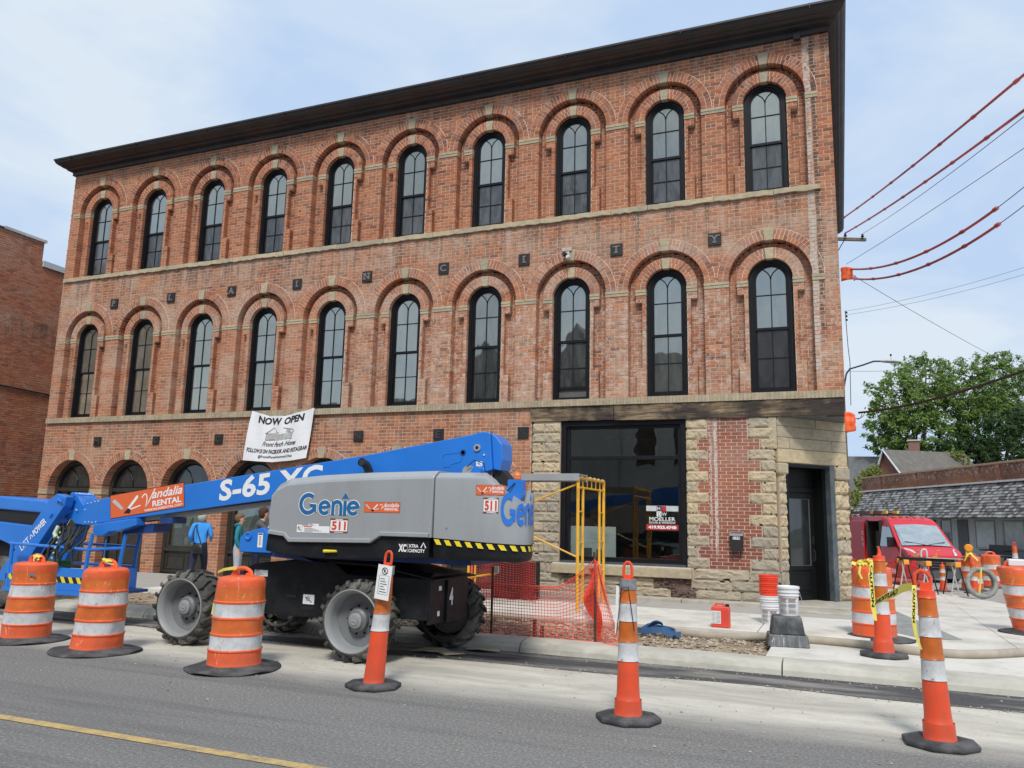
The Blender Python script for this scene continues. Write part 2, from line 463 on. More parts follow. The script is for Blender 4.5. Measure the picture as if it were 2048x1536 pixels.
# ================================================================ ground and road
rnd = random.Random(11)
g = MB(); g.box(-400, 400, -400, 400, -.3, -.03)
tag(g.build('ground', pm('far_ground', (.09,.10,.07), .95, var=.3, scale=.3)), kind='structure')
def road_material():
    m, nt, b, P = new_mat('road_surface')
    sx = nt.nodes.new('ShaderNodeSeparateXYZ'); nt.links.new(P, sx.inputs[0])
    wob = noise_(nt, P, .9, 8, .65, stretch=(.35, 1, 1))
    wob2 = noise_(nt, P, 5, 6, .7, stretch=(.3, 1, 1))
    y = math_(nt, 'ADD', sx.outputs[1], math_(nt, 'MULTIPLY', math_(nt, 'SUBTRACT', wob, .5), .55))
    y = math_(nt, 'ADD', y, math_(nt, 'MULTIPLY', math_(nt, 'SUBTRACT', wob2, .5), .4))
    sp = noise_(nt, P, 42, 6, .9)
    sp2 = noise_(nt, P, 7, 6, .6, stretch=(.3, 1, 1))
    asph = ramp(nt, sp, [(.34, (.055,.052,.049)), (.47, (.165,.158,.148)), (.56, (.24,.23,.215)), (.64, (.55,.53,.50))])
    asph = mixc(nt, ramp(nt, sp2, [(.4, 0.0), (.7, .35)]), asph, (.21,.205,.20))
    big = noise_(nt, P, .5, 5, .6, stretch=(.25, 1, 1))
    asph = mixc(nt, ramp(nt, big, [(.42, 0.0), (.7, .3)]), asph, (.10,.099,.098))
    con = ramp(nt, noise_(nt, P, 1.6, 8, .68, 1.0, stretch=(.35, 1, 1)), [(.3, (.38,.355,.30)), (.5, (.55,.515,.44)), (.68, (.66,.62,.53))])
    con = mixc(nt, ramp(nt, noise_(nt, P, 6, 8, .8, stretch=(.5, 1, 1)), [(.52, 0.0), (.72, .45)]), con, (.24,.215,.18))
    con = mixc(nt, ramp(nt, noise_(nt, P, 40, 6, .8), [(.5, 0.0), (.75, .5)]), con, (.24,.23,.21))
    f = ramp(nt, math_(nt, 'MULTIPLY', math_(nt, 'ADD', y, 10.0), .25), [(.40, 0.0), (.52, .55), (.60, 1.0)])
    tm = noise_(nt, P, 2.6, 5, .6, stretch=(.06, 1, 1))
    asph = mixc(nt, ramp(nt, tm, [(.52, 0.0), (.7, .5)]), asph, (.085,.083,.08))
    spot = noise_(nt, P, 3.3, 4, .8, .8)
    asph = mixc(nt, ramp(nt, spot, [(.66, 0.0), (.72, .6)]), asph, (.30,.29,.27))
    con = mixc(nt, ramp(nt, tm, [(.50, 0.0), (.66, .45)]), con, (.33,.31,.27))
    con = mixc(nt, ramp(nt, spot, [(.64, 0.0), (.70, .6)]), con, (.22,.19,.15))
    c = mixc(nt, f, asph, con)
    nt.links.new(c, b.inputs['Base Color'])
    b.inputs['Roughness'].default_value = .9; b.inputs['Specular IOR Level'].default_value = .3
    bump_(nt, b, sp, .5, .006)
    return m
g = MB(); g.add([(-120,-60,0),(120,-60,0),(120,-5.4,0),(-120,-5.4,0)], [(0,1,2,3)])
tag(g.build('road', road_material()), kind='structure')
asph2 = pm('fresh_asphalt_patch', (.062,.062,.064), .95, var=.3, scale=40, bump=.5, bscale=120, dirt=(.36,.335,.29), dirt_amt=.85, dscale=1.5, stretch=(.3, 1.6, 1))
# fresh patch beside the kerb with a wandering edge
def patch_y(x): return min(-5.7, -6.42+max(0, x-13)*.02) - .10*math.sin(x*.7) - .05*math.sin(x*2.3+1) + (-.02*(x-12) if x > 12 else 0)
g = MB(); xs = [-30+.5*i for i in range(160)]
g.add([(x, -5.5, .005) for x in xs] + [(x, patch_y(x), .005) for x in xs], [(i, i+1, 160+i+1, 160+i) for i in range(159)])
tag(g.build('asphalt_patch', asph2), kind='structure')
YL = -10.46
g = MB(); g.add([(-120,YL-.1,.005),(120,YL-.1,.005),(120,YL,.005),(-120,YL,.005)], [(0,1,2,3)])
tag(g.build('yellow_centre_line', pm('road_yellow', (.50,.35,.14), .85, var=.2, scale=20, dirt=(.2,.18,.14), dirt_amt=.9, dscale=7)), kind='structure')
conc = pm('kerb_concrete', (.47,.45,.385), .92, var=.14, scale=2.5, bump=.35, bscale=50, dirt=(.22,.20,.16), dirt_amt=.55, dscale=3.5, stretch=(.5,1,1))
walkm = pm('sidewalk_concrete', (.64,.615,.55), .92, var=.08, scale=1.3, bump=.2, bscale=80, dirt=(.38,.35,.29), dirt_amt=.7, dscale=1.6)
walkd = pm('dusty_grey_pavement', (.40,.38,.34), .92, var=.15, scale=2, bump=.3, dirt=(.27,.25,.21), dirt_amt=.6, dscale=2)
# kerb in cast lengths (each its own part)
kerb = empty('kerb', (0, -5.6, 0), None, None); kerb['kind'] = 'structure'
prof = [(-5.62, 0), (-5.605, .06), (-5.565, .105), (-5.50, .13), (-5.40, .138), (-5.24, .14), (-5.24, -.02), (-5.62, -.02)]
x = -24.0
while x < 24:
    L = 3.05
    m_ = MB(); m_.prism([(p[0] + rnd.uniform(-.002, .002), p[1]) for p in prof], x+.008, x+L-.008, 'x')
    m_.build('kerb_length', conc, kerb)
    x += L
# pavements
g = MB(); g.box(-24, 10.6, -3.05, -.0, -.02, .135)
tag(g.build('pavement', walkd), kind='structure')
# raised new slab of walk in front of the stone shopfront
slab = empty('sidewalk', (13, -2, 0), None, None); slab['kind'] = 'structure'
xs = [4.2, 6.4, 8.6, 10.8, 13.0, 15.2, 16.6]
for a, b_ in zip(xs[:-1], xs[1:]):
    m_ = MB(); m_.box(a+.006, b_-.006, -3.48, -1.25, -.02, .185); m_.build('slab', walkm, slab, bevel=.008)
for a, b_ in zip(xs[:-1], xs[1:]):
    m_ = MB(); m_.box(a+.006, b_-.006, -1.238, .3, -.02, .19); m_.build('slab', walkd, slab, bevel=.008)
# corner plaza slabs, cut by the bevelled edge of the side street
corner = empty('corner_pavement', (18, -2, 0), None, None); corner['kind'] = 'structure'
def cut(poly, p, n):
    out = []
    for i in range(len(poly)):
        a, b_ = poly[i], poly[(i+1) % len(poly)]
        da = (a[0]-p[0])*n[0] + (a[1]-p[1])*n[1]; db = (b_[0]-p[0])*n[0] + (b_[1]-p[1])*n[1]
        if da <= 0: out.append(a)
        if da*db < 0:
            t = da/(da-db); out.append((a[0]+(b_[0]-a[0])*t, a[1]+(b_[1]-a[1])*t))
    return out
ed = Vector((.36, -.933)); en = (.933, .36)
def shrink(p, e):
    cx = sum(q[0] for q in p)/len(p); cy = sum(q[1] for q in p)/len(p)
    return [(q[0]+(cx-q[0])*e, q[1]+(cy-q[1])*e) for q in p]
for (xa, xb) in ((15.45, 18.3), (18.3, 21.5), (21.5, 25.5)):
    for (ya, yb) in ((-5.23, -3.49), (-3.49, -.6), (-.6, 2.4), (2.4, 6.0), (6.0, 12.0)):
        if xa < 16 and ya >= -3.6: xa_ = 16.61
        else: xa_ = xa
        p = [(xa_, ya), (xb, ya), (xb, yb), (xa_, yb)]
        p = cut(p, (19.55, 3.45), en)
        if len(p) >= 3:
            m_ = MB(); m_.prism(shrink(p, .003), -.02, .145, 'z'); m_.build('slab', walkm, corner, bevel=.005)
# dark grey ramp insert
g = MB(); q = [(17.05, 1.6), (16.78, -1.9), (17.3, -2.75), (17.75, -2.55)]
tag(MB().prism(q, .140, .151, 'z').build('paver_panel', pm('grey_paver', (.28,.28,.27), .9, var=.2, scale=8, bump=.3, dirt=(.15,.15,.14), dirt_amt=.4)), kind='structure')
# side street surface and its kerb edge
g = MB(); g.add([(14, 4, .004), (60, -30, .004), (60, 80, .004), (-6, 80, .004), (14, 30, .004)], [(0,1,2,3,4)])
g2 = MB(); g2.add([(12, 12, .006), (17.1, 10.2, .006), (21.6, -1.5, .006), (26, -5.4, .006), (60, -5.4, .006), (60, 80, .006), (2, 80, .006), (12, 40, .006)], [tuple(range(8))])
tag(g2.build('side_street', pm('pale_street', (.36,.345,.31), .92, var=.15, scale=1.5, bump=.3, dirt=(.20,.19,.18), dirt_amt=.6, dscale=.8)), kind='structure')
g = MB(); g.prism([(19.62, 3.3), (19.9, 3.42), (22.4, -3.2), (22.1, -3.3)], -.01, .03, 'z')
# ground strip of dirt between kerb and walk
soilm = pm('dry_soil', (.27,.20,.13), .97, var=.4, scale=5, bump=.9, bscale=35, dirt=(.42,.34,.24), dirt_amt=.8, dscale=6)
def soil(u, v):
    x = -24 + (15.44+24)*u; y = -5.24 + (1.78 if x > 4.2 else 2.2)*v
    h = .10 + .06*noise.noise(Vector((x*1.3, y*1.3, 0))) + .035*noise.noise(Vector((x*5, y*5, 3)))
    e = min(1, v*6, (1-v)*5, (15.44-x)*3)
    return (x, y, .075 + h*.6*max(e, 0) if e > 0 else .07)
g = MB(); g.grid(soil, 520, 26)
tag(g.build('soil_strip', soilm, smooth='all'), kind='structure')
st = MB(); rr = random.Random(5)
for k in range(4200):
    x = rr.uniform(9.5, 15.4) if k % 3 else rr.uniform(-6, 15.4); y = rr.uniform(-5.15, -3.55)
    s_ = rr.choice((.010, .014, .02, .028, .04)) * rr.uniform(.6, 1.2)
    c = Vector((x, y, soil((x+24)/39.44, (y+5.24)/1.78)[2] + s_*.3))
    a = rr.uniform(0, PI)
    vs = []
    for (i, j, l) in ((1,0,0),(0,1,0),(-1,0,0),(0,-1,0),(0,0,.7),(0,0,-.6)):
        p = Vector((i*rr.uniform(.7, 1.4), j*rr.uniform(.5, 1), l)) * s_; p.rotate(Matrix.Rotation(a, 3, 'Z')); vs.append(c+p)
    st.add(vs, [(0,1,4),(1,2,4),(2,3,4),(3,0,4),(1,0,5),(2,1,5),(3,2,5),(0,3,5)])
def rubble_mat():
    m, nt, b, P = new_mat('rubble'); g_ = nt.nodes.new('ShaderNodeNewGeometry')
    nt.links.new(ramp(nt, g_.outputs['Random Per Island'], [(0, (.20,.15,.10)), (.4, (.38,.31,.22)), (.7, (.45,.40,.33)), (1, (.16,.11,.08))]), b.inputs['Base Color'])
    b.inputs['Roughness'].default_value = .95
    return m
tag(st.build('gravel', rubble_mat(), recalc=False), 'loose stones and clods scattered over the bare soil between kerb and walk', 'gravel', kind='stuff')

st = MB(); rr = random.Random(77)
for k in range(1500):
    if k % 3 == 0: x = rr.uniform(7, 18.5); y = patch_y(x)+rr.gauss(0, .07); z = .004
    elif k % 3 == 1: x = rr.uniform(6, 18.5); y = -5.66-abs(rr.gauss(0, .10)); z = .004
    else: x = rr.uniform(6, 18.5); y = rr.uniform(-9.5, -5.7); z = 0
    s_ = rr.choice((.004, .006, .009, .013))*rr.uniform(.6, 1.2); a = rr.uniform(0, PI); c = Vector((x, y, z+s_*.3)); vs = []
    for (i, j, l) in ((1,0,0),(0,1,0),(-1,0,0),(0,-1,0),(0,0,.7)):
        p = Vector((i*rr.uniform(.7, 1.6), j, l))*s_; p.rotate(Matrix.Rotation(a, 3, 'Z')); vs.append(c+p)
    st.add(vs, [(0,1,4),(1,2,4),(2,3,4),(3,0,4)])
tag(st.build('road_grit', bpy.data.materials['rubble'], recalc=False), 'grit and crumbs of asphalt scattered along the kerb and patch edge', 'grit', kind='stuff')

# ================================================================ main brick building
XL, XR = -3.39, 16.47
I1, I2 = 6.15, 9.74          # springing of the recessed arches, second and third floor
B1, B2 = 3.985, 7.87         # ledges
TOP = 10.92
BAY = [-2.283 + 1.95*k for k in range(10)]
WR = .745
bld = empty('brick_building', (6.5, 0, .14), 'three storey orange brick corner building with two rows of arched windows and a black cornice', 'building')
unit = MB(); unit.box(-.5, .5, -.5, .5, -.5, .5)
unit_brick = unit.mesh('brick')
def brick_obj(name, x0, x1, y0, y1, z0, z1, mat, parent, me=None, rot=None):
    me = me or unit_brick
    key = me.name + mat.name
    if key not in brick_obj.c:
        m2 = me.copy(); m2.materials.clear(); m2.materials.append(mat); brick_obj.c[key] = m2
    o = bpy.data.objects.new(name, brick_obj.c[key]); C.objects.link(o)
    o.parent = parent
    o.location = Vector(((x0+x1)/2, (y0+y1)/2, (z0+z1)/2)) - origin(parent)
    o.scale = (x1-x0, y1-y0, z1-z0)
    if rot: o.rotation_euler = rot
    return o
brick_obj.c = {}
CO = .0733
wall_bricks = []     # (dist, x0,x1,y0,y1,z0,z1)
soot_shade_bricks = []
mort = MB()
CAM = Vector((16.31, -15.1, 1.6))
def halfw(z, zc, r):
    """half width of an arched opening (straight below zc)"""
    if z <= zc: return r
    d = z - zc
    return math.sqrt(max(r*r-d*d, 0)) if d < r else 0
def subtract(iv, a, b_):
    out = []
    for (p, q) in iv:
        if b_ <= p or a >= q: out.append((p, q)); continue
        if a > p: out.append((p, a))
        if b_ < q: out.append((b_, q))
    return out
def lay(iv, z, h, y, depth, k, bl=.205, jit=.0022, mo=True, store=None, end=.010, mdep=None):
    store = wall_bricks if store is None else store
    for (p, q) in iv:
        if q-p < .02: continue
        if mo: mort.box(p+.004, q-.004, y+.005, y+depth, z, z+h, back=False)
        off = (k % 2)*.1025
        n0 = math.floor((p-off)/bl)
        xx = n0*bl+off
        header = (k % 7 == 3)
        step = bl/2 if header else bl
        while xx < q:
            a, b_ = max(xx, p), min(xx+step, q)
            if b_-a > .028:
                e = rnd.uniform(-jit, jit)*1.1
                a2, b2 = a + (.0075 if a > p else 0), b_ - (.0075 if b_ < q else 0)
                zz = rnd.uniform(-.0015, .0015)
                store.append((a2, b2, y+e, y+depth, z+.0085+zz, z+h-.0085+zz))
            xx += step
# main wall plane above the second-floor ledge
zlist = []
z = B1; k = 0
while z < TOP-.01:
    zc = z + CO/2
    iv = [(XL, XR)]
    if z < 7.75 and zc < I1+WR+.24:
        for c in BAY:
            w = WR if zc < I1 else halfw(zc, I1, WR+.19)
            if zc >= I1: w = max(w, halfw(zc, I1, WR))
            if w > 0: iv = subtract(iv, c-w, c+w)
    if z >= B2-.02:
        for c in BAY:
            w = WR if zc < I2 else halfw(zc, I2, WR+.19)
            if w > 0: iv = subtract(iv, c-w, c+w)
    lay(iv, z, CO, 0, .185, k)
    z += CO; k += 1
# ground floor brick, left part
GX1 = 10.58
GB = BAY[:7]
GR, GS = .76, 2.12
z = .10; k = 1
while z < 3.84:
    zc = z + CO/2; iv = [(XL, GX1)]
    for c in GB:
        w = GR if zc < GS else halfw(zc, GS, GR+.2)
        if w > 0: iv = subtract(iv, c-w, c+w)
    lay(iv, z, min(CO, 3.845-z), 0, .30, k); z += CO; k += 1
# recess panels, inner surrounds with corbels
def bay_recess(c, zb, zi):
    z = zb; k = 0
    while z < zi+WR:
        zc = z+CO/2
        wo = halfw(zc, zi, WR) if zc > zi else WR
        # back panel
        wi = .43 if zc < zi else halfw(zc, zi, .43)
        iv = [(c-wo, c+wo)]
        if wi: iv = subtract(iv, c-wi, c+wi)
        lay(iv, z, CO, .175, .1, k, store=soot_shade_bricks)
        # inner surround
        if zc < zb+.56: ws = .59
        elif zc < zi-.25: ws = .475
        elif zc < zi: ws = .60
        else: ws = 0
        if ws:
            lay([(c-ws, c-.40), (c+.40, c+ws)], z, CO, .055, .19, k+1)
        z += CO; k += 1
for c in BAY:
    bay_recess(c, B1, I1); bay_recess(c, B2, I2)
# arch rings
ring_b = MB(); ring_m = MB()
def ring(c, zi, r0, rows, y, dep, key=True, a0=0, a1=180, kw=.11, clipx=None, lip=.004):
    rr_ = r0
    for row in range(rows):
        r1 = rr_ + .108
        n = int(PI*(rr_+.05)/.0735)
        for i in range(n):
            t0 = PI*i/n; t1 = PI*(i+1)/n; tm = (t0+t1)/2
            if key and abs(math.cos(tm))*(rr_+.05) < kw*.62: continue
            if not (a0 <= math.degrees(tm) <= a1): continue
            if clipx and c + rr_*math.cos(tm) > clipx: continue
            g_ = .05/n
            ta, tb = t0+.006/rr_, t1-.006/rr_
            e = rnd.uniform(-.002, .002)
            P2 = [((rr_+.005)*math.cos(ta), (rr_+.005)*math.sin(ta)), ((r1-.005)*math.cos(ta), (r1-.005)*math.sin(ta)),
                  ((r1-.005)*math.cos(tb), (r1-.005)*math.sin(tb)), ((rr_+.005)*math.cos(tb), (rr_+.005)*math.sin(tb))]
            ring_b.prism([(c+p[0], zi+p[1]) for p in P2], y-.008+e, y+dep, 'y')
        rr_ = r1
    n = 36
    for i in range(n):
        t0 = PI*i/n; t1 = PI*(i+1)/n
        if not (a0 <= math.degrees((t0+t1)/2) <= a1): continue
        if clipx and c + r0*math.cos((t0+t1)/2) > clipx: continue
        P2 = [(r0+.011, t0), (rr_+lip, t0), (rr_+lip, t1), (r0+.011, t1)]
        ring_m.prism([(c+a*math.cos(t), zi+a*math.sin(t)) for a, t in P2], y-.0015, y+dep-.004, 'y')
keys = []
def keystone(c, zi, r0, y, h=.225, w0=.085, w1=.12):
    m_ = MB(); z0 = zi + math.sqrt(r0*r0-w0*w0*.3) - .012; z1 = zi+r0+h
    m_.prism([(c-w0/1.15, z0), (c+w0/1.15, z0), (c+w1/1.15, z1), (c-w1/1.15, z1)], y-.022, y+.15, 'y')
    m_.build('keystone', M['stone_trim'], bld, bevel=.006)
for c in BAY:
    for zi in (I1, I2):
        ring(c, zi, WR, 2, 0, .185); keystone(c, zi, WR, 0)
        ring(c, zi, .40, 2, .055, .19, lip=-.009); keystone(c, zi, .40, .055, .20, .075, .10)
for c in GB:
    ring(c, GS, GR, 2, 0, .30); keystone(c, GS, GR, 0, .235, .09, .125)
ring(BAY[7], GS, GR, 2, 0, .12, a0=90, a1=180, clipx=GX1-.06)
ring_b.build('arch_bricks', M['brick'], bld)['kind'] = 'stuff'
ring_m.build('arch_mortar', M['mortar_pale'], bld)['kind'] = 'stuff'
# impost bands: paired thin stone strips on piers and inner surrounds
class _Imp:
    def box(s, *a):
        m_ = MB(); m_.box(*a); m_.build('impost_strip', M['stone_trim'], bld)
imp = _Imp()
for zi in (I1, I2):
    edges = [XL+.12] + sum([[c-WR, c+WR] for c in BAY], []) + [XR-.24]
    for a, b_ in zip(edges[0::2], edges[1::2]):
        for (u, v, d) in ((-.115, -.062, .012), (-.056, -.002, .02)):
            imp.box(a-.004, b_+.004, -d, .12, zi+u, zi+v)
    for c in BAY:
        for s in (-1, 1):
            for (u, v, d) in ((-.115, -.062, .012), (-.056, -.002, .02)):
                a, b_ = sorted((c+s*.398, c+s*.606))
                imp.box(a, b_, .055-d, .2, zi+u, zi+v)
for i in range(7):
    a = (GB[i-1]+GR) if i else XL+.02; b_ = GB[i]-GR
    imp.box(a-.004, b_+.004, -.02, .2, GS-.13, GS-.055); imp.box(a-.004, b_+.004, -.012, .2, GS-.05, GS)
# third-floor stone ledge in rough lengths
x = XL+.06
while x < XR-.25:
    L = min(rnd.uniform(.7, 1.6), XR-.25-x)
    m_ = MB(); n = max(3, int(L/.09))
    top = [(x+.004+(L-.008)*i/n, B2-.002+rnd.uniform(-.008, .003)) for i in range(n+1)]
    bot = [(x+.004+(L-.008)*i/n, B2-.105+rnd.uniform(-.018, .008)) for i in range(n+1)]
    fr = [(p, -.055+rnd.uniform(-.012, .012)) for p in range(n+1)]
    v = [(t[0], fr[i][1]+.006, t[1]) for i, t in enumerate(top)] + [(t[0], fr[i][1], t[1]) for i, t in enumerate(bot)] + [(t[0], .1, t[1]) for t in top] + [(t[0], .1, t[1]) for t in bot]
    N = n+1; f = []
    for i in range(n): f += [(i, N+i, N+i+1, i+1), (i, i+1, 2*N+i+1, 2*N+i), (N+i, 3*N+i, 3*N+i+1, N+i+1)]
    f += [(0, 2*N, 3*N, N), (n, N+n, 3*N+n, 2*N+n)]
    m_.add(v, f); m_.build('ledge_stone', M['stone_trim'], bld)
    x += L
# second-floor ledge of upright tan bricks
x = XL+.05; i = 0
tanb = stone_mat('tan_header_brick', [(.42,.35,.24), (.47,.40,.28), (.36,.31,.22), (.44,.37,.26)])
mm = MB(); mm.box(XL+.05, XR-.02, -.055, .15, 3.862, 3.978); mm.build('ledge_mortar', M['mortar'], bld)
sp_ = (XR-.02-x)/290
for i in range(290):
    brick_obj('ledge_brick', x+.003, x+sp_-.003, -.066+rnd.uniform(-.002, .002), .15, 3.850, 3.984, tanb, bld); x += sp_
# single bricks nearest to the viewer, the rest joined
def pr_size(b_):
    c = Vector(((b_[0]+b_[1])/2, b_[2], (b_[4]+b_[5])/2)); d = (c-CAM)
    return (b_[1]-b_[0]) * (-d.y) / d.length_squared
PANEL = (14.06, 14.79)
panel_bricks = []
def lay2(iv, z, h, k):
    for (p, q) in iv:
        mort2.box(p+.001, q-.001, .005, .12, z, z+h, back=False)
        xx = math.floor((p-(k % 2)*.1)/.2)*.2 + (k % 2)*.1
        while xx < q:
            a, b_ = max(xx, p), min(xx+.2, q)
            if b_-a > .02: panel_bricks.append((a+.006, b_-.006, rnd.uniform(-.001, .001), .1, z+.0055, z+h-.0055))
            xx += .2
mort2 = MB()
QN, QZ0, QH = 14, .80, 2.74/14
for i in range(QN):
    z0 = QZ0+QH*i
    wide = (i % 2 == 1)
    if i == QN-1: wide = False
    a, b_ = (13.875, 15.0) if wide else (14.065, 14.79)
    for j in range(3): lay2([(a, b_)], z0+QH/3*j, QH/3, i*3+j)
for b_ in panel_bricks:
    brick_obj('brick', b_[0], b_[1], b_[2], b_[3], b_[4], b_[5], M['newbrick'], bld)
mort2.build('panel_mortar', M['mortar_pale'], bld)
nsing = max(0, 300-len(panel_bricks))
wall_bricks.sort(key=pr_size, reverse=True)
for b_ in wall_bricks[:nsing]:
    brick_obj('brick', *b_, M['brick1'], bld)
wb = MB()
for b_ in wall_bricks[nsing:]: wb.box(*b_, back=False)
wb.build('wall_bricks', M['brick'], bld, recalc=False)['kind'] = 'stuff'
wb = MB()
for b_ in soot_shade_bricks: wb.box(*b_, back=False)
wb.build('recess_bricks', M['brick_soot_shade'], bld, recalc=False)['kind'] = 'stuff'
mort.build('wall_mortar', M['mortar'], bld, recalc=False)['kind'] = 'stuff'
# dark core behind the masonry
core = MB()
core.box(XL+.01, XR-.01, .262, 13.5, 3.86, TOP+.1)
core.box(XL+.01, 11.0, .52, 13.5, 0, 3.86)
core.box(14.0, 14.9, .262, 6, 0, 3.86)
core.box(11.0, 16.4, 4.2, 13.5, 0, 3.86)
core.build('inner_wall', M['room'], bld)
# side wall to the side street and the left return (plain masonry slabs seen edge on)
sm = MB(); sb = MB()
def lay_side(xf, sgn, y0, y1, z0, z1):
    z = z0; k = 0
    sm.box(*(sorted((xf-sgn*.012, xf-sgn*.2))), y0+.02, y1, z0, z1)
    while z < z1:
        y = y0 - (k % 2)*.1
        while y < y1:
            a, b_ = max(y, y0), min(y+.205, y1)
            if b_-a > .03: sb.box(*(sorted((xf, xf-sgn*.1))), a+.005, b_-.005, z+.005, min(z+CO, z1)-.005)
            y += .205
        z += CO; k += 1
lay_side(XR, 1, .18, 6, 3.9, TOP); lay_side(XL, -1, .32, 4, .14, TOP)
sm.box(XR-.2, XR-.012, 6, 13.5, 0, TOP); sm.box(XL+.012, XL+.2, 4, 13.5, 0, TOP); sm.box(XR-.3, XR-.02, 1.45, 6, 0, 3.86)
sm.build('side_wall', M['sidebrick'], bld); sb.build('side_wall_bricks', M['sidebrick'], bld)['kind'] = 'stuff'
# cornice: moulded profile run along the front and returned on both ends
cp = [(0, 10.90), (-.07, 10.90), (-.075, 11.00), (-.20, 11.015), (-.215, 11.05), (-.30, 11.06), (-.36, 11.09), (-.40, 11.10), (-.47, 11.14), (-.50, 11.20), (-.52, 11.205), (-.52, 11.245), (0, 11.30)]
def cornice_ring(d0): return d0
cm = MB()
rings = []
for (px, py, dx, dy) in ((XL, 5, -1, 0), (XL, 0, -1, 1), (XR, 0, 1, 1), (XR, 12, 1, 0)):
    # offset direction: outwards
    ring_ = []
    for (o_, zz) in cp:
        o2 = -o_*.55 if dx == -1 else -o_*.62
        ring_.append((px + dx*o2, py + (o_ if dy else 0), zz))
    rings.append(ring_)
n = len(cp); vs = sum(rings, []); fs = []
for k in range(3):
    for i in range(n-1): fs.append((k*n+i, (k+1)*n+i, (k+1)*n+i+1, k*n+i+1))
fs.append(tuple(range(n))); fs.append(tuple(3*n+i for i in range(n)))
cm.add(vs, fs)
cor = cm.build('cornice', M['cornice'], bld)
br = MB()
for xx in [XL+.35+2.4*i for i in range(9)]:
    br.box(xx, xx+.012, -.525, -.49, 11.15, 11.25)
br.box(XR-.62, XR-.5, -.16, -.06, 10.8, 10.9)
br.build('cornice_joint', M['cornice'], bld)
rf = MB(); rf.box(XL+.02, XR-.02, 0, 13.5, 11.02, 11.2); rf.build('roof', M['cornice'], bld)

# ---------------------------------------------------------------- windows
def arch_pts(c, r, zb, zi, n=16):
    return [(c+r, zb)] + [(c+r*math.cos(PI*i/n), zi+r*math.sin(PI*i/n)) for i in range(n+1)] + [(c-r, zb)]
def frame_band(mb, c, zb, zi, r0, r1, y0, y1, bot=None, n=16):
    """arched casing between radius r0 and r1; bot = height of bottom rail"""
    o = arch_pts(c, r1, zb, zi, n); i_ = arch_pts(c, r0, zb+(bot or 0), zi, n)
    N = len(o)
    v = [(p[0], y0, p[1]) for p in o] + [(p[0], y0, p[1]) for p in i_] + [(p[0], y1, p[1]) for p in o] + [(p[0], y1, p[1]) for p in i_]
    f = []
    for k in range(N-1):
        f += [(k, k+1, N+k+1, N+k), (N+k, N+k+1, 3*N+k+1, 3*N+k), (k, 2*N+k, 2*N+k+1, k+1)]
    if bot:
        f += [(0, N, 2*N-1, N-1), (N, 3*N, 4*N-1, 2*N-1)]
    mb.add(v, f)
def win(c, zb, zi, rail, m1, m2, top_dark, open_=0, label=None, lower_scr=False):
    """double hung arched window: casing > outer_sash(frame), panes, muntins"""
    t = MB(); y = .145
    frame_band(t, c, zb+.002, zi, .335, .399, y, y+.10, bot=.05)
    frame_band(t, c, zb+.002, zi, .305, .336, y+.025, y+.12, bot=.075)
    w = t.build('window', M['black'], bld)
    g1 = .265
    s = MB()
    frame_band(s, c, rail-.045, zi, g1, .306, y+.05, y+.085, bot=.05)
    for sgn in (-1, 1):
        a = [(c+sgn*.0, zi+.02), (c+sgn*.012, zi+.09), (c+sgn*.05, zi+.155), (c+sgn*.115, zi+.215), (c+sgn*.16, zi+.235)]
        L = [(p[0], y+.055, p[1]) for p in a]
        s.tube(L, .0095, 4)
    s.box(c-.009, c+.009, y+.047, y+.065, rail, zi+.03)
    s.box(c-g1, c+g1, y+.048, y+.064, m1-.009, m1+.009)
    s.build('upper_sash', M['black'], w)
    p = MB(); pts = arch_pts(c, g1+.005, rail, zi)
    tl = rnd.uniform(-.0015, .0015)
    p.add([(q[0], y+.062+(q[0]-c)*tl, q[1]) for q in pts], [tuple(range(len(pts)))])
    p.build('pane', M[top_dark], w)
    s = MB(); zlo = zb+.08+open_
    s.box(c-.306, c-g1, y+.075, y+.1, zlo, rail+.0); s.box(c+g1, c+.306, y+.075, y+.1, zlo, rail)
    s.box(c-g1, c+g1, y+.075, y+.1, zlo, zlo+.05); s.box(c-g1, c+g1, y+.0745, y+.1, rail-.05, rail-.001)
    s.box(c-.008, c+.008, y+.07, y+.088, zlo+.05, rail-.05); s.box(c-g1, c+g1, y+.071, y+.087, m2-.008, m2+.008)
    s.build('lower_sash', M['black'], w)
    p = MB(); tl = rnd.uniform(-.0015, .0015)
    p.add([(c-g1, y+.085, zlo+.04), (c+g1, y+.085+tl, zlo+.04), (c+g1, y+.085+tl, rail-.03), (c-g1, y+.085, rail-.03)], [(0,1,2,3)])
    p.build('pane', M['glass_scr' if lower_scr == 1 else ('glass_dark' if lower_scr == 2 else top_dark)], w)
for i, c in enumerate(BAY):
    H1 = I1+.4-B1; H2 = I2+.4-B2
    win(c, B1, I1, B1+.49*H1, B1+.735*H1, B1+.265*H1, 'glass_hi', open_=(.17 if i == 7 else 0), lower_scr=(2 if i == 9 else 0))
    win(c, B2, I2, B2+.47*H2, B2+.715*H2, B2+.245*H2, 'glass_hi', lower_scr=1)
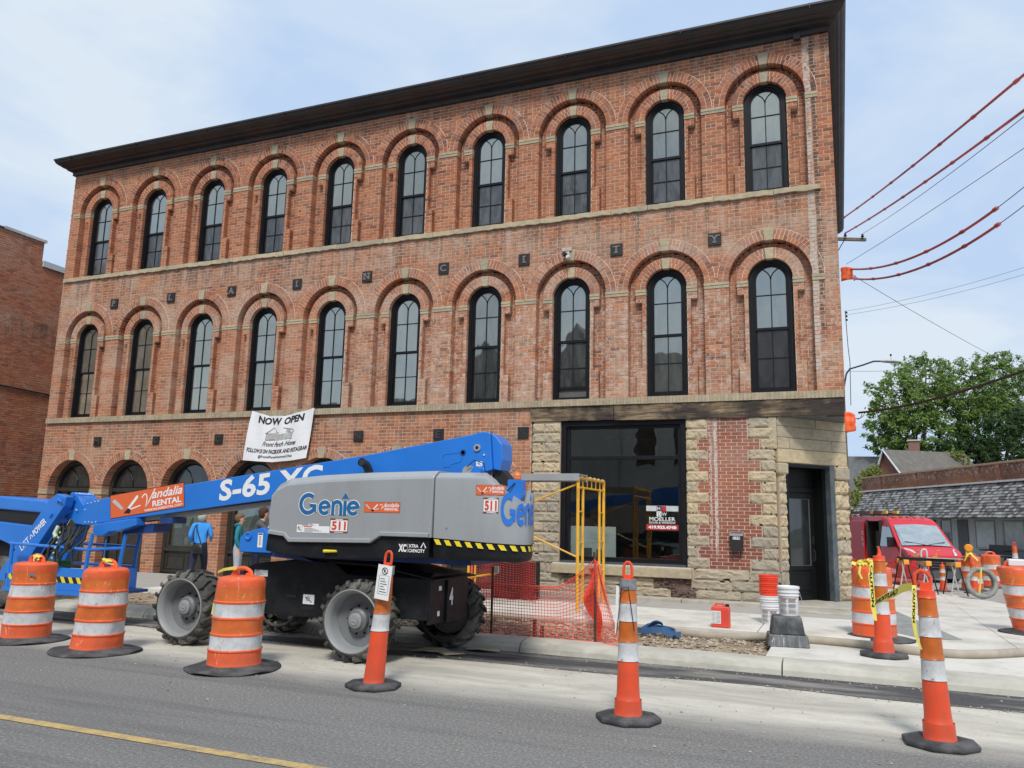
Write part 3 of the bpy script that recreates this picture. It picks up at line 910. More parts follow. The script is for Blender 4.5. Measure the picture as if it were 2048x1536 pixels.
# ---------------------------------------------------------------- ground floor shopfronts in the arches
for i, c in enumerate(GB):
    t = MB(); y = .22
    frame_band(t, c, .14, GS, .66, .755, y, y+.12, bot=.06, n=20)
    t.box(c-.66, c+.66, y+.01, y+.1, GS-.05, GS+.045)
    shopf = t.build('shopfront', M['bronze'], bld)
    tr = MB(); frame_band(tr, c, GS+.045, GS+.02, .60, .66, y+.03, y+.09, bot=.03, n=20)
    tr.tube([(c-.02, y+.05, GS+.06), (c-.03, y+.05, GS+.25), (c-.14, y+.05, GS+.45), (c-.32, y+.05, GS+.58)], .014, 4)
    tr.build('transom_frame', M['black'], shopf)
    p = MB(); pts = [(c+.63*math.cos(PI*k/20), GS+.04+.60*math.sin(PI*k/20)) for k in range(21)]
    p.add([(q[0], y+.06, q[1]) for q in pts], [tuple(range(len(pts)))]); p.build('pane', M['glass_lo'], shopf)
    isdoor = i in (0, 1)
    if isdoor:
        d = MB(); d.box(c-.62, c-.36, y+.06, y+.12, .16, GS-.05); d.box(c+.36, c+.62, y+.06, y+.12, .16, GS-.05)
        d.box(c-.36, c+.36, y+.10, y+.15, .16, .95); d.box(c-.36, c-.26, y+.10, y+.15, .95, GS-.05); d.box(c+.26, c+.36, y+.10, y+.15, .95, GS-.05)
        d.box(c-.26, c+.26, y+.10, y+.15, GS-.2, GS-.05); d.box(c-.24, c+.24, y+.088, y+.1, .3, .8)
        dd = d.build('door', M['bronze'], bld)
        p = MB(); p.box(c-.26, c+.26, y+.12, y+.13, .95, GS-.2); p.build('pane', M['glass_lo'], dd)
        h = MB(); h.tube([(c+.31, y+.06, 1.0), (c+.31, y+.05, 1.05), (c+.31, y+.05, 1.3), (c+.31, y+.06, 1.35)], .012, 5); h.build('handle', M['iron'], dd)
    else:
        d = MB(); d.box(c-.66, c+.66, y+.03, y+.12, .14, .66); d.box(c-.68, c+.68, y-.03, y+.1, .66, .73)
        d.box(c-.66, c+.66, y+.02, y+.1, GS-.14, GS-.05)
        for s in (-1, 1):
            a, b_ = sorted((c+s*.05, c+s*.60))
            d.box(a, b_, y+.012, y+.03, .24, .27); d.box(a, b_, y+.012, y+.03, .55, .58); d.box(a, a+.03, y+.012, y+.03, .27, .55); d.box(b_-.03, b_, y+.012, y+.03, .27, .55)
        d.box(c-.66, c-.58, y+.02, y+.1, .73, GS-.14); d.box(c+.58, c+.66, y+.02, y+.1, .73, GS-.14); d.box(c-.58, c+.58, y+.02, y+.1, .73, .79)
        d.build('bulkhead', M['bronze'], bld)
        p = MB(); p.box(c-.59, c+.59, y+.06, y+.07, .78, GS-.13); p.build('pane', M['glass_clear'], shopf)
# ---------------------------------------------------------------- stone corner shop
rocks = []
for q in range(8):
    m_ = MB(); rq = random.Random(100+q); nx, nz = 12, 6
    vs = []; idx = {}
    for j in range(nz+1):
        for i in range(nx+1):
            u, v = i/nx, j/nz; edge = min(u, 1-u)*2.4 + 0; ez = min(v, 1-v)*2.2
            e = min(1, edge*7, ez*5)
            d = e*(.45+.75*noise.noise(Vector((u*2.2+q*7, v*1.6, q)))+.55*noise.noise(Vector((u*7+q, v*6, 2*q)))) if e > 0 else 0
            vs.append((u-.5, -max(d, 0)-.0 if e > 0 else 0, v-.5))
    o_ = len(vs)
    f = [(j*(nx+1)+i, j*(nx+1)+i+1, (j+1)*(nx+1)+i+1, (j+1)*(nx+1)+i) for j in range(nz) for i in range(nx)]
    m_.add(vs, f)
    m_.box(-.5, .5, 0, 1, -.5, .5)
    rocks.append(m_.mesh('stone_block'))
def rock(x0, x1, z0, z1, y=0, dep=.024, mat='stone', g_=.006, rot=None, base=.12, parent=None):
    """rock-faced block: face bulges by dep out of plane y"""
    me = rnd.choice(rocks); key = me.name + mat
    if key not in brick_obj.c:
        m2 = me.copy(); m2.materials.clear(); m2.materials.append(M[mat]); brick_obj.c[key] = m2
    o = bpy.data.objects.new('stone_block', brick_obj.c[key]); C.objects.link(o); p_ = parent or bld; o.parent = p_
    cx, cz = (x0+x1)/2, (z0+z1)/2
    o.location = Vector((cx, y, cz)) - origin(p_)
    o.scale = (x1-x0-2*g_, dep*1.6, z1-z0-2*g_)
    if rot: o.rotation_euler.z = rot
    if rnd.random() < .5: o.scale.x *= -1; 
    return o
# left stone pier
PZ0, PH = .58, 2.94/15
for i in range(15):
    z0 = PZ0+PH*i; mt = 'stone' if i > 7 else 'stone_dk'
    if i % 2: rock(10.59, 11.19, z0, z0+PH, mat=mt)
    else:
        s_ = 10.88+rnd.uniform(-.05, .05); rock(10.59, s_, z0, z0+PH, mat=mt); rock(s_, 11.19, z0, z0+PH, mat=mt)
# quoins either side of the smooth red brick panel
for i in range(QN):
    z0 = QZ0+QH*i; wide = (i % 2 == 1) and i != QN-1
    mt = 'stone' if i > 3 else 'stone_dk'
    rock(13.67, 13.87 if wide else 14.06, z0, z0+QH, mat=mt)
    if wide: rock(15.005, 15.27, z0, z0+QH, mat=mt)
    else: rock(14.795, 15.27, z0, z0+QH, mat=mt)
# base courses and sill
def course(x0, x1, z0, z1, cuts, mt, skip=()):
    e = [x0]+cuts+[x1]
    for j in range(len(e)-1):
        if j in skip: continue
        rock(e[j], e[j+1], z0, z1, mat=mt, dep=.026)
course(13.78, 15.3, .60, .80, [14.75, 15.02], 'stone_dk')
m_ = MB(); m_.box(11.06, 13.76, -.10, .16, .605, .775); m_.build('window_sill', M['stone_trim'], bld, bevel=.012)
m_ = MB(); m_.box(11.08, 13.74, -.06, .16, .778, .80); m_.build('sill_cap', pm('pale_sill_cap', (.60,.57,.50), .8, var=.1), bld)
course(10.59, 15.3, .42, .60, [11.35, 12.4, 13.05, 13.75, 14.45], 'stone_dk', skip=(3,))
course(10.59, 15.3, .25, .42, [11.2, 11.9, 12.6, 13.35, 13.8, 14.6], 'stone_dk', skip=(4,))
m_ = MB(); m_.box(10.62, 11.19, .006, .2, .2, 3.55); m_.box(13.68, 15.25, .008, .2, .2, 3.55); m_.box(11.19, 13.68, .006, .2, .2, .77)
m_.build('stone_backing', M['mortar'], bld)
m_ = MB(); hr_ = random.Random(4)
for (a, b_, c_, d_) in ((13.05, 13.74, .425, .595), (13.36, 13.8, .255, .415), (11.2, 11.6, .43, .59)):
    m_.box(a, b_, .0, .06, c_, d_)
    for k in range(26):
        x = hr_.uniform(a, b_-.06); z = hr_.uniform(c_, d_-.03); m_.box(x, x+hr_.uniform(.04, .11), -.02-hr_.uniform(0, .02), .02, z, z+hr_.uniform(.02, .04))
m_.build('broken_backing', pm('rough_dark_rubble', (.13,.085,.065), .95, var=.5, scale=12, bump=.6), bld)['kind'] = 'stuff'
plinth = []
for a, b_ in ((10.62, 12.0), (12.0, 13.6), (13.6, 15.05), (15.05, 16.75)):
    m_ = MB(); m_.box(a+.005, b_-.005, -.28 if a < 15 else -.22, .3 if a < 15 else 1.5, .12, .262); m_.build('base_step', M['limestone'], bld, bevel=.015)
m_ = MB(); m_.box(15.1, 17.0, -.75, -.225, .12, .225); m_.build('door_step', M['limestone'], bld, bevel=.02)
# timber lintel
wood = None
def wood_mat():
    m, nt, b, P = new_mat('weathered_timber')
    n1 = noise_(nt, P, 3, 8, .7, 1.5, stretch=(.25, 1, 3))
    c = ramp(nt, n1, [(.3, (.03,.022,.018)), (.45, (.12,.085,.055)), (.6, (.30,.22,.13)), (.75, (.16,.12,.08))])
    n2 = noise_(nt, P, 1.2, 5, .6)
    c = mixc(nt, ramp(nt, n2, [(.40, 0.0), (.55, .92)]), c, (.035,.027,.024))
    n3 = noise_(nt, P, 4, 7, .7, stretch=(.4, 1, 2))
    c = mixc(nt, ramp(nt, n3, [(.66, 0.0), (.72, .8)]), c, (.55,.52,.48))
    nt.links.new(c, b.inputs['Base Color']); b.inputs['Roughness'].default_value = .9
    bump_(nt, b, n1, .9, .03); return m
wood = wood_mat()
def beam(x0, x1, y0, y1, z0, z1):
    m_ = MB(); n = int((x1-x0)/.06)
    rows = []
    for j in range(7):
        v = j/6
        rows.append([(x0+(x1-x0)*i/n, y0 + .016*noise.noise(Vector((i*.09, v*3, 9+x0))) + .012*noise.noise(Vector((i*.4, v*5, 2))), z0+(z1-z0)*v + (.012*noise.noise(Vector((i*.22, 0, x0))) if j == 0 else 0)) for i in range(n+1)])
    N = n+1; vs = sum(rows, []) + [(p[0], y1, z0) for p in rows[0]] + [(p[0], y1, z1) for p in rows[0]]
    f = [(j*N+i, j*N+i+1, (j+1)*N+i+1, (j+1)*N+i) for j in range(6) for i in range(n)]
    f += [(7*N+i, 7*N+i+1, i+1, i) for i in range(n)] + [(6*N+i, 6*N+i+1, 8*N+i+1, 8*N+i) for i in range(n)]
    f += [tuple([j*N for j in range(7)] + [8*N, 7*N]), tuple([j*N+n for j in reversed(range(7))] + [7*N+n, 8*N+n])]
    m_.add(vs, f); return m_.build('timber_lintel', wood, bld)
beam(10.56, 12.28, -.03, .26, 3.56, 3.845); beam(12.30, 16.44, -.045, .26, 3.545, 3.845)
m_ = MB(); m_.prism([(15.1, .0), (16.44, .0), (16.44, 1.7), (15.1, 1.7)], 3.545, 3.60, 'z'); m_.build('soffit_board', pm('slate_soffit', (.10,.115,.125), .6, var=.15), bld)
# big shop window
t = MB(); y = .04
x0, x1, z0, z1 = 11.20, 13.665, .80, 3.55
t.box(x0, x0+.10, y, y+.16, z0, z1); t.box(x1-.10, x1, y, y+.16, z0, z1); t.box(x0+.10, x1-.10, y, y+.16, z1-.10, z1); t.box(x0+.10, x1-.10, y, y+.16, z0, z0+.07)
t.box(x0+.10, x0+.16, y+.05, y+.14, z0+.07, z1-.1); t.box(x1-.16, x1-.10, y+.05, y+.14, z0+.07, z1-.1); t.box(x0+.16, x1-.16, y+.05, y+.14, z1-.155, z1-.1); t.box(x0+.16, x1-.16, y+.05, y+.14, z0+.07, z0+.13)
t.box(x0+.16, x1-.16, y+.04, y+.14, 2.79, 2.86)
sw = t.build('shop_window', M['black'], bld, bevel=.004)
for a, b_ in ((.93, 2.79), (2.86, z1-.155)):
    p = MB(); p.add([(x0+.155, y+.095, a-.005), (x1-.155, y+.095, a-.005), (x1-.155, y+.095, b_+.005), (x0+.155, y+.095, b_+.005)], [(0,1,2,3)]); p.build('pane', M['glass_clear'], sw)
t = MB(); t.box(x0+.02, x1-.02, -.02, .04, .80, .845); t.build('sill_trim', pm('dark_metal_trim', (.09,.10,.11), .4, metal=.3), sw)
# interior of the corner shop
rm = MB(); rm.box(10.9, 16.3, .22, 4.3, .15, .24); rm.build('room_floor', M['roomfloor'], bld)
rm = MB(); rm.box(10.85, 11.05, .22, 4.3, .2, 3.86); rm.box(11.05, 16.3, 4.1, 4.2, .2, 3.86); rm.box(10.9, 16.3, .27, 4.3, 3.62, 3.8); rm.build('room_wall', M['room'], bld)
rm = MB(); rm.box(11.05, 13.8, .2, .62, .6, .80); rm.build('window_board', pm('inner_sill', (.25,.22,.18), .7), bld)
# chamfered corner entrance: wall line from (15.30,0) to (16.45,.90)
CH0 = Vector((15.30, 0.0)); CHd = Vector((1.15, 1.30)); CHL = CHd.length; CHd.normalize(); CA = math.atan2(CHd.y, CHd.x)
def ch(u, d, z): # d: distance outwards (towards the viewer)
    nx, ny = CHd.y, -CHd.x
    return (CH0.x + CHd.x*u + nx*d, CH0.y + CHd.y*u + ny*d, z)
def chbox(mb, u0, u1, d0, d1, z0, z1):
    v = [ch(u0,d0,z0), ch(u1,d0,z0), ch(u1,d1,z0), ch(u0,d1,z0), ch(u0,d0,z1), ch(u1,d0,z1), ch(u1,d1,z1), ch(u0,d1,z1)]
    mb.add(v, [(0,1,5,4),(1,2,6,5),(2,3,7,6),(3,0,4,7),(4,5,6,7),(3,2,1,0)])
DU0, DU1, DZ1 = .19, 1.39, 2.71
entr = bld
def chrock(u0, u1, z0, z1, mt='stone', dep=.03):
    c = ch((u0+u1)/2, 0, (z0+z1)/2); me = rnd.choice(rocks); key = me.name+mt
    if key not in brick_obj.c:
        m2 = me.copy(); m2.materials.clear(); m2.materials.append(M[mt]); brick_obj.c[key] = m2
    o = bpy.data.objects.new('stone_block', brick_obj.c[key]); C.objects.link(o); o.parent = bld
    o.location = Vector(c) - origin(bld); o.scale = (u1-u0-.008, dep*1.6, z1-z0-.01); o.rotation_euler.z = CA
for i in range(QN):
    z0 = QZ0+QH*i-.0
    if z0+QH < DZ1+.02: chrock(.02, DU0-.005, z0, z0+QH)
for z0 in (.262+.135*k for k in range(4)): pass
chrock(.0, DU0-.005, .265, .53, 'stone_dk'); chrock(.0, DU0-.005, .53, .80, 'stone_dk')
for k in range(9): chrock(DU1+.005, CHL+.01, .265+.275*k, .265+.275*(k+1), 'stone', .05)
# plain dressed blocks above the door
zz = DZ1+.01
for k, (h, cuts) in enumerate(((.25, []), (.205, [.28, 1.35]), (.205, []), (.17, [.95]))):
    e = [.0]+cuts+[CHL]
    for a, b_ in zip(e[:-1], e[1:]):
        m_ = MB(); chbox(m_, a+.005, b_-.005, -.1, .015+rnd.uniform(0, .006), zz+.004, zz+h-.004); m_.build('lintel_stone', M['stone'], bld, bevel=.008)
    zz += h
m_ = MB(); chbox(m_, .02, CHL-.01, -.30, -.005, DZ1, 3.56); chbox(m_, 0.02, DU0-.01, -.30, -.008, .2, DZ1); chbox(m_, DU1+.01, CHL, -.30, -.008, .2, DZ1); m_.build('stone_backing', M['mortar'], bld)
# brackets under the head stones
m_ = MB(); chbox(m_, -.02, DU0+.02, -.05, .06, DZ1-.2, DZ1); m_.build('bracket_stone', M['stone_trim'], bld, bevel=.03)
m_ = MB(); chbox(m_, DU1-.0, CHL+.02, -.05, .06, DZ1-.25, DZ1-.03); m_.build('bracket_stone', M['stone_trim'], bld, bevel=.03)
# slim corner shafts of dressed stone beside the chamfer top
m_ = MB(); m_.box(15.16, 15.30, -.02, .1, DZ1+.25, 3.54); m_.build('corner_shaft', M['stone'], bld, bevel=.01)
# door set back in its reveal
t = MB(); chbox(t, DU0, DU0+.04, -.42, .01, .265, DZ1); chbox(t, DU0+.04, DU1-.12, -.42, .01, DZ1-.06, DZ1); t.build('door_frame', M['black2'], bld)
t = MB(); chbox(t, DU1-.12, DU1, -.34, .02, .265, DZ1+.001); t.build('door_jamb', M['bluegrey'], bld, bevel=.01)
t = MB(); chbox(t, DU1-.20, DU1-.12, -.42, -.10, .265, DZ1-.06); t.build('door_reveal', M['black2'], bld)
d = MB(); U0, U1 = DU0+.04, DU1-.2; yd = -.33
chbox(d, U0, U1, yd-.05, yd, 2.30, DZ1-.06); chbox(d, U0, U1, yd-.05, yd+.03, 2.22, 2.30)
chbox(d, U0, U0+.1, yd-.05, yd, .27, 2.22); chbox(d, U1-.1, U1, yd-.05, yd, .27, 2.22); chbox(d, U0+.1, U1-.1, yd-.05, yd, 2.10, 2.22); chbox(d, U0+.1, U1-.1, yd-.05, yd, .27, .36); chbox(d, U0+.1, U1-.1, yd-.05, yd, .80, .88)
chbox(d, U0+.1, U1-.1, yd-.05, yd-.02, .36, .80); chbox(d, U0+.15, U1-.15, yd-.03, yd-.005, .44, .72)
dr = d.build('entrance_door', M['black2'], bld, bevel=.004)
p = MB(); p.add([ch(U0+.09, yd-.02, .87), ch(U1-.09, yd-.02, .87), ch(U1-.09, yd-.02, 2.11), ch(U0+.09, yd-.02, 2.11)], [(0,1,2,3)]); p.build('pane', M['glass_lo'], dr)
p = MB()
for (a, b_, e, f_) in ((U0+.1, U1-.1, .875, .887), (U0+.1, U1-.1, 2.09, 2.1)): chbox(p, a, b_, yd-.02, yd-.008, e, f_)
chbox(p, U0+.1, U0+.112, yd-.02, yd-.008, .88, 2.1); chbox(p, U1-.112, U1-.1, yd-.02, yd-.008, .88, 2.1)
p.build('glazing_bead', pm('grey_bead', (.12,.12,.12), .5), dr)
p = MB(); p.add([ch(U0+.13, yd+.002-.018, 1.98), ch(U0+.22, yd-.016, 1.97), ch(U0+.22, yd-.016, 2.08), ch(U0+.13, yd-.016, 2.09)], [(0,1,2,3)]); p.build('pane_sticker', pm('white_sticker', (.7,.74,.72), .6), dr)
h = MB(); chbox(h, U1-.075, U1-.03, yd, yd+.012, 1.28, 1.42); chbox(h, U1-.075, U1-.03, yd, yd+.012, .94, 1.18); h.tube([ch(U1-.05, yd+.01, 1.16), ch(U1-.05, yd+.05, 1.13), ch(U1-.05, yd+.05, .98), ch(U1-.05, yd+.01, .95)], .01, 5)
h.build('door_handle', M['iron'], dr)
# ---------------------------------------------------------------- iron letter plaques, flat on the wall
def plaque(x, z, s, size=.25, mat='ironletter', rot=0, rows=None):
    m_ = MB(); a = size/2
    m_.box(x-a, x+a, -.035, .0, z-a, z+a)
    pl = m_.build('letter_plaque', M['iron'], bld, bevel=.006)
    if not s and not rows: return
    t = MB()
    if rows:
        for (ch_, dx, dz) in rows: put_text(t, ch_, planeY(x+dx, z+dz, -.035), h=.062, depth=.006, bold=.01)
    else:
        vs, fs, W, H = text_geo(s, .03)
        h_ = size*.62; w_ = min(size*.66, W*h_/H*1.1)
        put_text(t, s, planeY(x-w_/2, z-h_/2, -.035), w=w_, h=h_, bold=.03, depth=.012)
        f = planeY(x-w_/2, z-h_/2, -.035)
        if s not in 'C&c':
            se = .028
            for (u0_, v0_) in {'P': [(0,0)], 'L': [(0,0), (0,h_-se)], 'A': [(-.02,0), (w_-.05,0)], 'I': [(0,0), (0,h_-se)], 'N': [(0,0), (0,h_-se), (w_-.05,h_-se)], 'T': [(w_/2-.035,0)], 'Y': [(w_/2-.035,0), (-.015,h_-se), (w_-.05,h_-se)], 'M': [(-.01,0), (w_-.05,0)], 'E': [(0,0)], 'U': [(-.01,h_-se), (w_-.05,h_-se)]}.get(s, []):
                poly2(t, f, [(u0_-.01, v0_), (u0_+.07, v0_), (u0_+.07, v0_+se), (u0_-.01, v0_+se)], .0115)
    t.build('plaque_letter', M[mat], pl)
for s, x in zip('PLAINCITY', (-1.34, .62, 2.58, 4.54, 6.48, 8.44, 10.34, 12.34, 14.28)): plaque(x, 7.01, s)
for s, x in zip('McCUNE', (-1.41, .58, 2.56, 4.5, 6.48, 8.47)):
    plaque(x, 3.34, s, .24 if s != 'c' else .2, 'ironletter2')
plaque(10.40, 3.34, None, .235, 'ironletter2', rows=[('1', -.095, .035), ('8', -.058, .018), ('6', -.0, -.03), ('9', .045, -.07)])
# security floodlight over bay eight
f_ = empty('security_light', (11.3, -.05, 7.07), 'small white security floodlight with rust streaks above the eighth window of the middle floor', 'light')
m_ = MB(); m_.box(11.2, 11.4, -.06, -.022, 7.09, 7.16); m_.box(11.25, 11.35, -.05, -.022, 6.98, 7.09); m_.build('mount', pm('chalky_white', (.6,.58,.55), .8, dirt=(.3,.2,.12), dirt_amt=.8), f_)
m_ = MB(); m_.lathe([(.03, 0), (.045, .03), (.05, .1)], 10, (11.27, -.17, 7.0), 'y'); m_.build('lamp_head', M['iron'], f_)
m_ = MB(); m_.lathe([(.03, 0), (.045, .03), (.05, .1)], 10, (11.34, -.16, 6.93), 'y'); m_.build('lamp_head', pm('off_white', (.6,.6,.58), .6), f_)
# ================================================================ boom lift
blue = pm('lift_blue', (.020,.18,.62), .32, var=.06, scale=2, coat=.3)
blue_d = pm('lift_blue_inner', (.012,.05,.20), .45, var=.2)
greyp = pm('lift_grey_cover', (.31,.325,.335), .3, var=.04, scale=1.5, coat=.35, dirt=(.24,.235,.22), dirt_amt=.3, dscale=2.2, stretch=(2,1,.4))
blackp = pm('lift_black_steel', (.008,.009,.011), .5, var=.3, scale=3, dirt=(.05,.05,.055), dirt_amt=.3, dscale=4, spec=.25)
white = pm('white_decal', (.78,.78,.77), .5, var=.03)
yellow = pm('hazard_yellow', (.78,.62,.03), .5, var=.05)
orange_d = pm('orange_decal', (.72,.13,.035), .45, var=.04)
red_d = pm('red_decal', (.62,.06,.03), .5, var=.04)
blk_d = pm('black_decal', (.012,.012,.012), .5)
blue_d2 = pm('blue_decal', (.015,.13,.32), .4, var=.05)
blue_d3 = pm('bright_blue_decal', (.02,.17,.62), .4, var=.05)
lift = empty('boom_lift', (10.6, -6.5, 0), 'blue telescopic boom lift with grey engine cover parked at the kerb behind the barrels', 'boom lift')
tyre_m = pm('tyre_rubber', (.045,.043,.038), .88, var=.3, scale=8, bump=.3, dirt=(.20,.19,.165), dirt_amt=.9, dscale=3)
rim_m = pm('wheel_grey', (.27,.28,.285), .45, var=.06, dirt=(.22,.21,.18), dirt_amt=.5)
rim_d = pm('wheel_dish', (.14,.15,.158), .5, var=.1, dirt=(.22,.21,.18), dirt_amt=.3)
def wheel(cx, yo, s, rim=True, steer=0):
    """yo = outer face, s = -1 outer face toward the viewer"""
    w = .36; c = (cx, yo, .448); i = -s   # inward direction
    m_ = MB(); r = .415
    prof = [(.325, 0.012), (.335, 0), (.355, -.006), (.385, .010), (.408, .045), (.418, .10), (.418, w-.10), (.408, w-.045), (.385, w-.010), (.355, w+.006), (.335, w), (.325, w-.012)]
    m_.lathe([(p[0], p[1]*i) for p in prof], 44, c, 'y', cap=False)
    n = 18
    for k in range(n):
        for side in (0, 1):
            a0 = 2*PI*(k+.5*side)/n
            for (u0, u1, t0, t1) in ((.0, .5, 0, .13), (.5, 1.0, .13, .20)):
                # lug from the shoulder to past the centre line, swept
                ya = (-.004 + (w*.54)*u0) if side == 0 else (w+.004 - (w*.54)*u0)
                yb = (-.004 + (w*.54)*u1) if side == 0 else (w+.004 - (w*.54)*u1)
                aw = .055
                def P(rr, a, y): return (c[0]+rr*math.cos(a), c[1]+y*i, c[2]+rr*math.sin(a))
                ra = .40 if u0 == 0 else .41
                vs = []
                for (y_, t_) in ((ya, t0), (yb, t1)):
                    rb = .448 if not (y_ < .02 or y_ > w-.02) else .430
                    for (rr, da) in ((.385, -aw), (rb, -aw*.8), (rb, aw*.8), (.385, aw)):
                        vs.append(P(rr, a0+t_+da, y_))
                m_.add(vs, [(0,1,2,3), (4,7,6,5), (0,4,5,1), (1,5,6,2), (2,6,7,3)])
            ya = -.006 if side == 0 else w+.006
            vs = [P(.372, a0-.05, ya+(.006 if side == 0 else -.006)), P(.372, a0+.05, ya+(.006 if side == 0 else -.006)), P(.43, a0+.055, ya+(.012 if side == 0 else -.012)), P(.43, a0-.055, ya+(.012 if side == 0 else -.012)),
                  P(.380, a0-.04, ya-(.012 if side == 0 else -.012)), P(.380, a0+.04, ya-(.012 if side == 0 else -.012)), P(.41, a0+.045, ya-(.010 if side == 0 else -.010)), P(.41, a0-.045, ya-(.010 if side == 0 else -.010))]
            m_.add(vs, [(4,5,6,7), (0,1,5,4), (1,2,6,5), (2,3,7,6), (3,0,4,7)])
    wt = m_.build('wheel', tyre_m, lift, smooth=True)
    m_ = MB()
    m_.lathe([(.350, .0), (.342, -.012), (.330, -.006), (.320, .02), (.310, .03), (.300, .06), (.292, .15), (.282, .20)], 40, (c[0], c[1], c[2]), 'y', cap=False) if s == 1 else m_.lathe([(q, p*1) for q, p in ((.350, .0), (.342, -.012), (.330, -.006), (.320, .02), (.310, .03), (.300, .06), (.292, .15), (.282, .20))], 40, c, 'y', cap=False)
    if s == 1: m_.v = [(v[0], 2*c[1]-v[1], v[2]) for v in m_.v]
    m_.build('rim', rim_m, wt, smooth='all')
    m_ = MB()
    pr_ = [(.286, .17), (.18, .20), (.13, .17), (.125, .12), (.10, .10), (.001, .095)]
    m_.lathe([(q, p*i) for q, p in pr_], 36, c, 'y', cap=False); m_.build('wheel_disc', rim_d, wt, smooth=True)
    m_ = MB(); m_.lathe([(.085, .105*i), (.085, .075*i), (.07, .065*i), (.001, .062*i)], 28, c, 'y', cap=False)
    m_.lathe([(.05, .064*i), (.05, .055*i), (.001, .054*i)], 20, c, 'y', cap=False)
    m_.tube([(c[0]-.02, c[1]+.05*i, c[2]+.01), (c[0]+.02, c[1]+.05*i, c[2]-.01)], .006, 5); m_.build('hub', rim_m, wt, smooth=True)
    m_ = MB()
    for k in range(9):
        a = 2*PI*k/9+.3
        m_.lathe([(.011, .16*i), (.011, .13*i), (.001, .13*i)], 6, (c[0]+.155*math.cos(a), c[1]+.03*i, c[2]+.155*math.sin(a)), 'y', cap=False)
    m_.build('wheel_bolts', blackp, wt)['kind'] = 'stuff'
    # axle
    m_ = MB(); m_.lathe([(.12, .2*i), (.12, .45*i)], 16, c, 'y'); m_.build('axle_hub', blackp, lift)
    return wt
wheel(8.79, -7.28, -1); wheel(11.25, -7.28, -1); wheel(9.12, -5.47, 1); wheel(11.66, -5.47, 1)
# chassis
m_ = MB(); m_.prism([(9.42, .46), (9.55, .405), (10.75, .405), (11.05, .50), (11.05, .86), (10.75, 1.05), (10.24, 1.07), (9.6, 1.0), (9.42, .92)], -6.93, -5.86, 'y'); m_.build('chassis', blackp, lift, bevel=.012)
m_ = MB()
for (a, b_, z) in ((10.10, 10.24, .635), (10.62, 10.78, .63), (10.33, 10.5, .505), (10.30, 10.36, .76)):
    m_.box(a, b_, -6.936, -6.92, z-.018, z+.018)
m_.build('chassis_slot', blk_d, lift)['kind'] = 'stuff'
m_ = MB(); m_.prism([(-6.95, .47), (-6.95, .92), (-6.82, .985), (-6.0, .94), (-5.9, .84), (-5.9, .47), (-6.2, .40), (-6.65, .47)], 10.95, 12.02, 'x'); m_.build('axle_housing', blackp, lift, bevel=.012)
m_ = MB(); m_.box(12.0, 12.03, -6.93, -6.55, .42, .93); m_.box(12.02, 12.045, -6.50, -6.05, .40, .90); m_.box(12.0, 12.06, -6.54, -6.515, .40, .92); m_.build('end_plate', blackp, lift, bevel=.006)
t = MB(); fx = lambda u, v, d: (12.046+d, -6.78+u, .62+v)
t2 = MB()
fx4 = lambda u, v, d: (12.050+d, -6.48+u, .60+v)
put_text(t, '4', fx4, h=.20, w=.10, bold=.03); t.build('numeral', white, lift)
t = MB(); quad(t, lambda u, v, d: (12.033+d, -6.72+u, .78+v), 0, .07, 0, .05); quad(t, lambda u, v, d: (12.033+d, -6.74+u, .50+v), 0, .06, 0, .055); t.build('small_label', white, lift)
# sloped guard plate over the axle
m_ = MB(); m_.prism([(10.7, 1.07), (11.3, 1.055), (12.12, .92), (12.12, .905), (11.3, 1.03), (10.7, 1.045)], -6.98, -5.9, 'y'); m_.build('guard_plate', blackp, lift)
m_ = MB(); m_.lathe([(.52, 1.04), (.52, 1.10), (.46, 1.11), (.46, 1.18)], 28, (10.75, -6.4, 0)); m_.build('slewing_ring', blackp, lift)
# turntable frame (blue) under the covers
m_ = MB(); m_.box(9.95, 12.6, -7.1, -5.7, 1.10, 1.17); m_.prism([(9.5, 1.135), (10.3, 1.135), (10.6, 1.06), (9.95, 1.10)], -7.12, -6.95, 'y'); m_.build('turntable_deck', blue_d, lift)
m_ = MB(); m_.prism([(9.53, 1.14), (9.53, 1.30), (9.60, 1.37), (9.86, 1.435), (9.97, 1.34), (10.0, 1.14)], -7.16, -7.05, 'y'); m_.lathe([(.045, -.004), (.05, -.015), (.03, -.016), (.022, 0)], 14, (9.66, -7.165, 1.33), 'y'); m_.build('turntable_nose', blue, lift, bevel=.01)
# chassis / nose placards
def placard(parent, fn, w, h, style=0):
    t = MB(); quad(t, fn, 0, w, 0, h, .002)
    p = t.build('placard', white, parent)
    t = MB()
    if style == 0:
        quad(t, fn, w*.05, w*.35, h*.82, h*.95, .0035); p2 = t.build('placard_heading', red_d, p); t = MB()
        for k in range(5):
            quad(t, fn, w*.08, w*(.4+.1*((k*3) % 4)), h*(.1+.13*k), h*(.1+.13*k)+h*.035, .0035)
    elif style == 1:
        stroke(t, fn, [(w*.2, h*.7), (w*.5, h*.5), (w*.8, h*.2)], h*.09, .0035); stroke(t, fn, arc2(w*.45, h*.55, h*.2, 0, 300), h*.06, .0035)
    elif style == 2:
        quad(t, fn, w*.1, w*.9, h*.88, h*.97, .0035)
        for k in range(3): stroke(t, fn, arc2(w*.5, h*(.7-.22*k), h*.07, 20, 320, 8), h*.03, .0035)
    t.build('placard_print', blk_d, p)
    return p
placard(lift, planeY(9.60, .845, -6.931), .20, .075); placard(lift, planeY(10.34, .555, -6.931), .16, .11, 1)
placard(lift, planeY(9.80, 1.20, -7.162), .075, .17, 2)
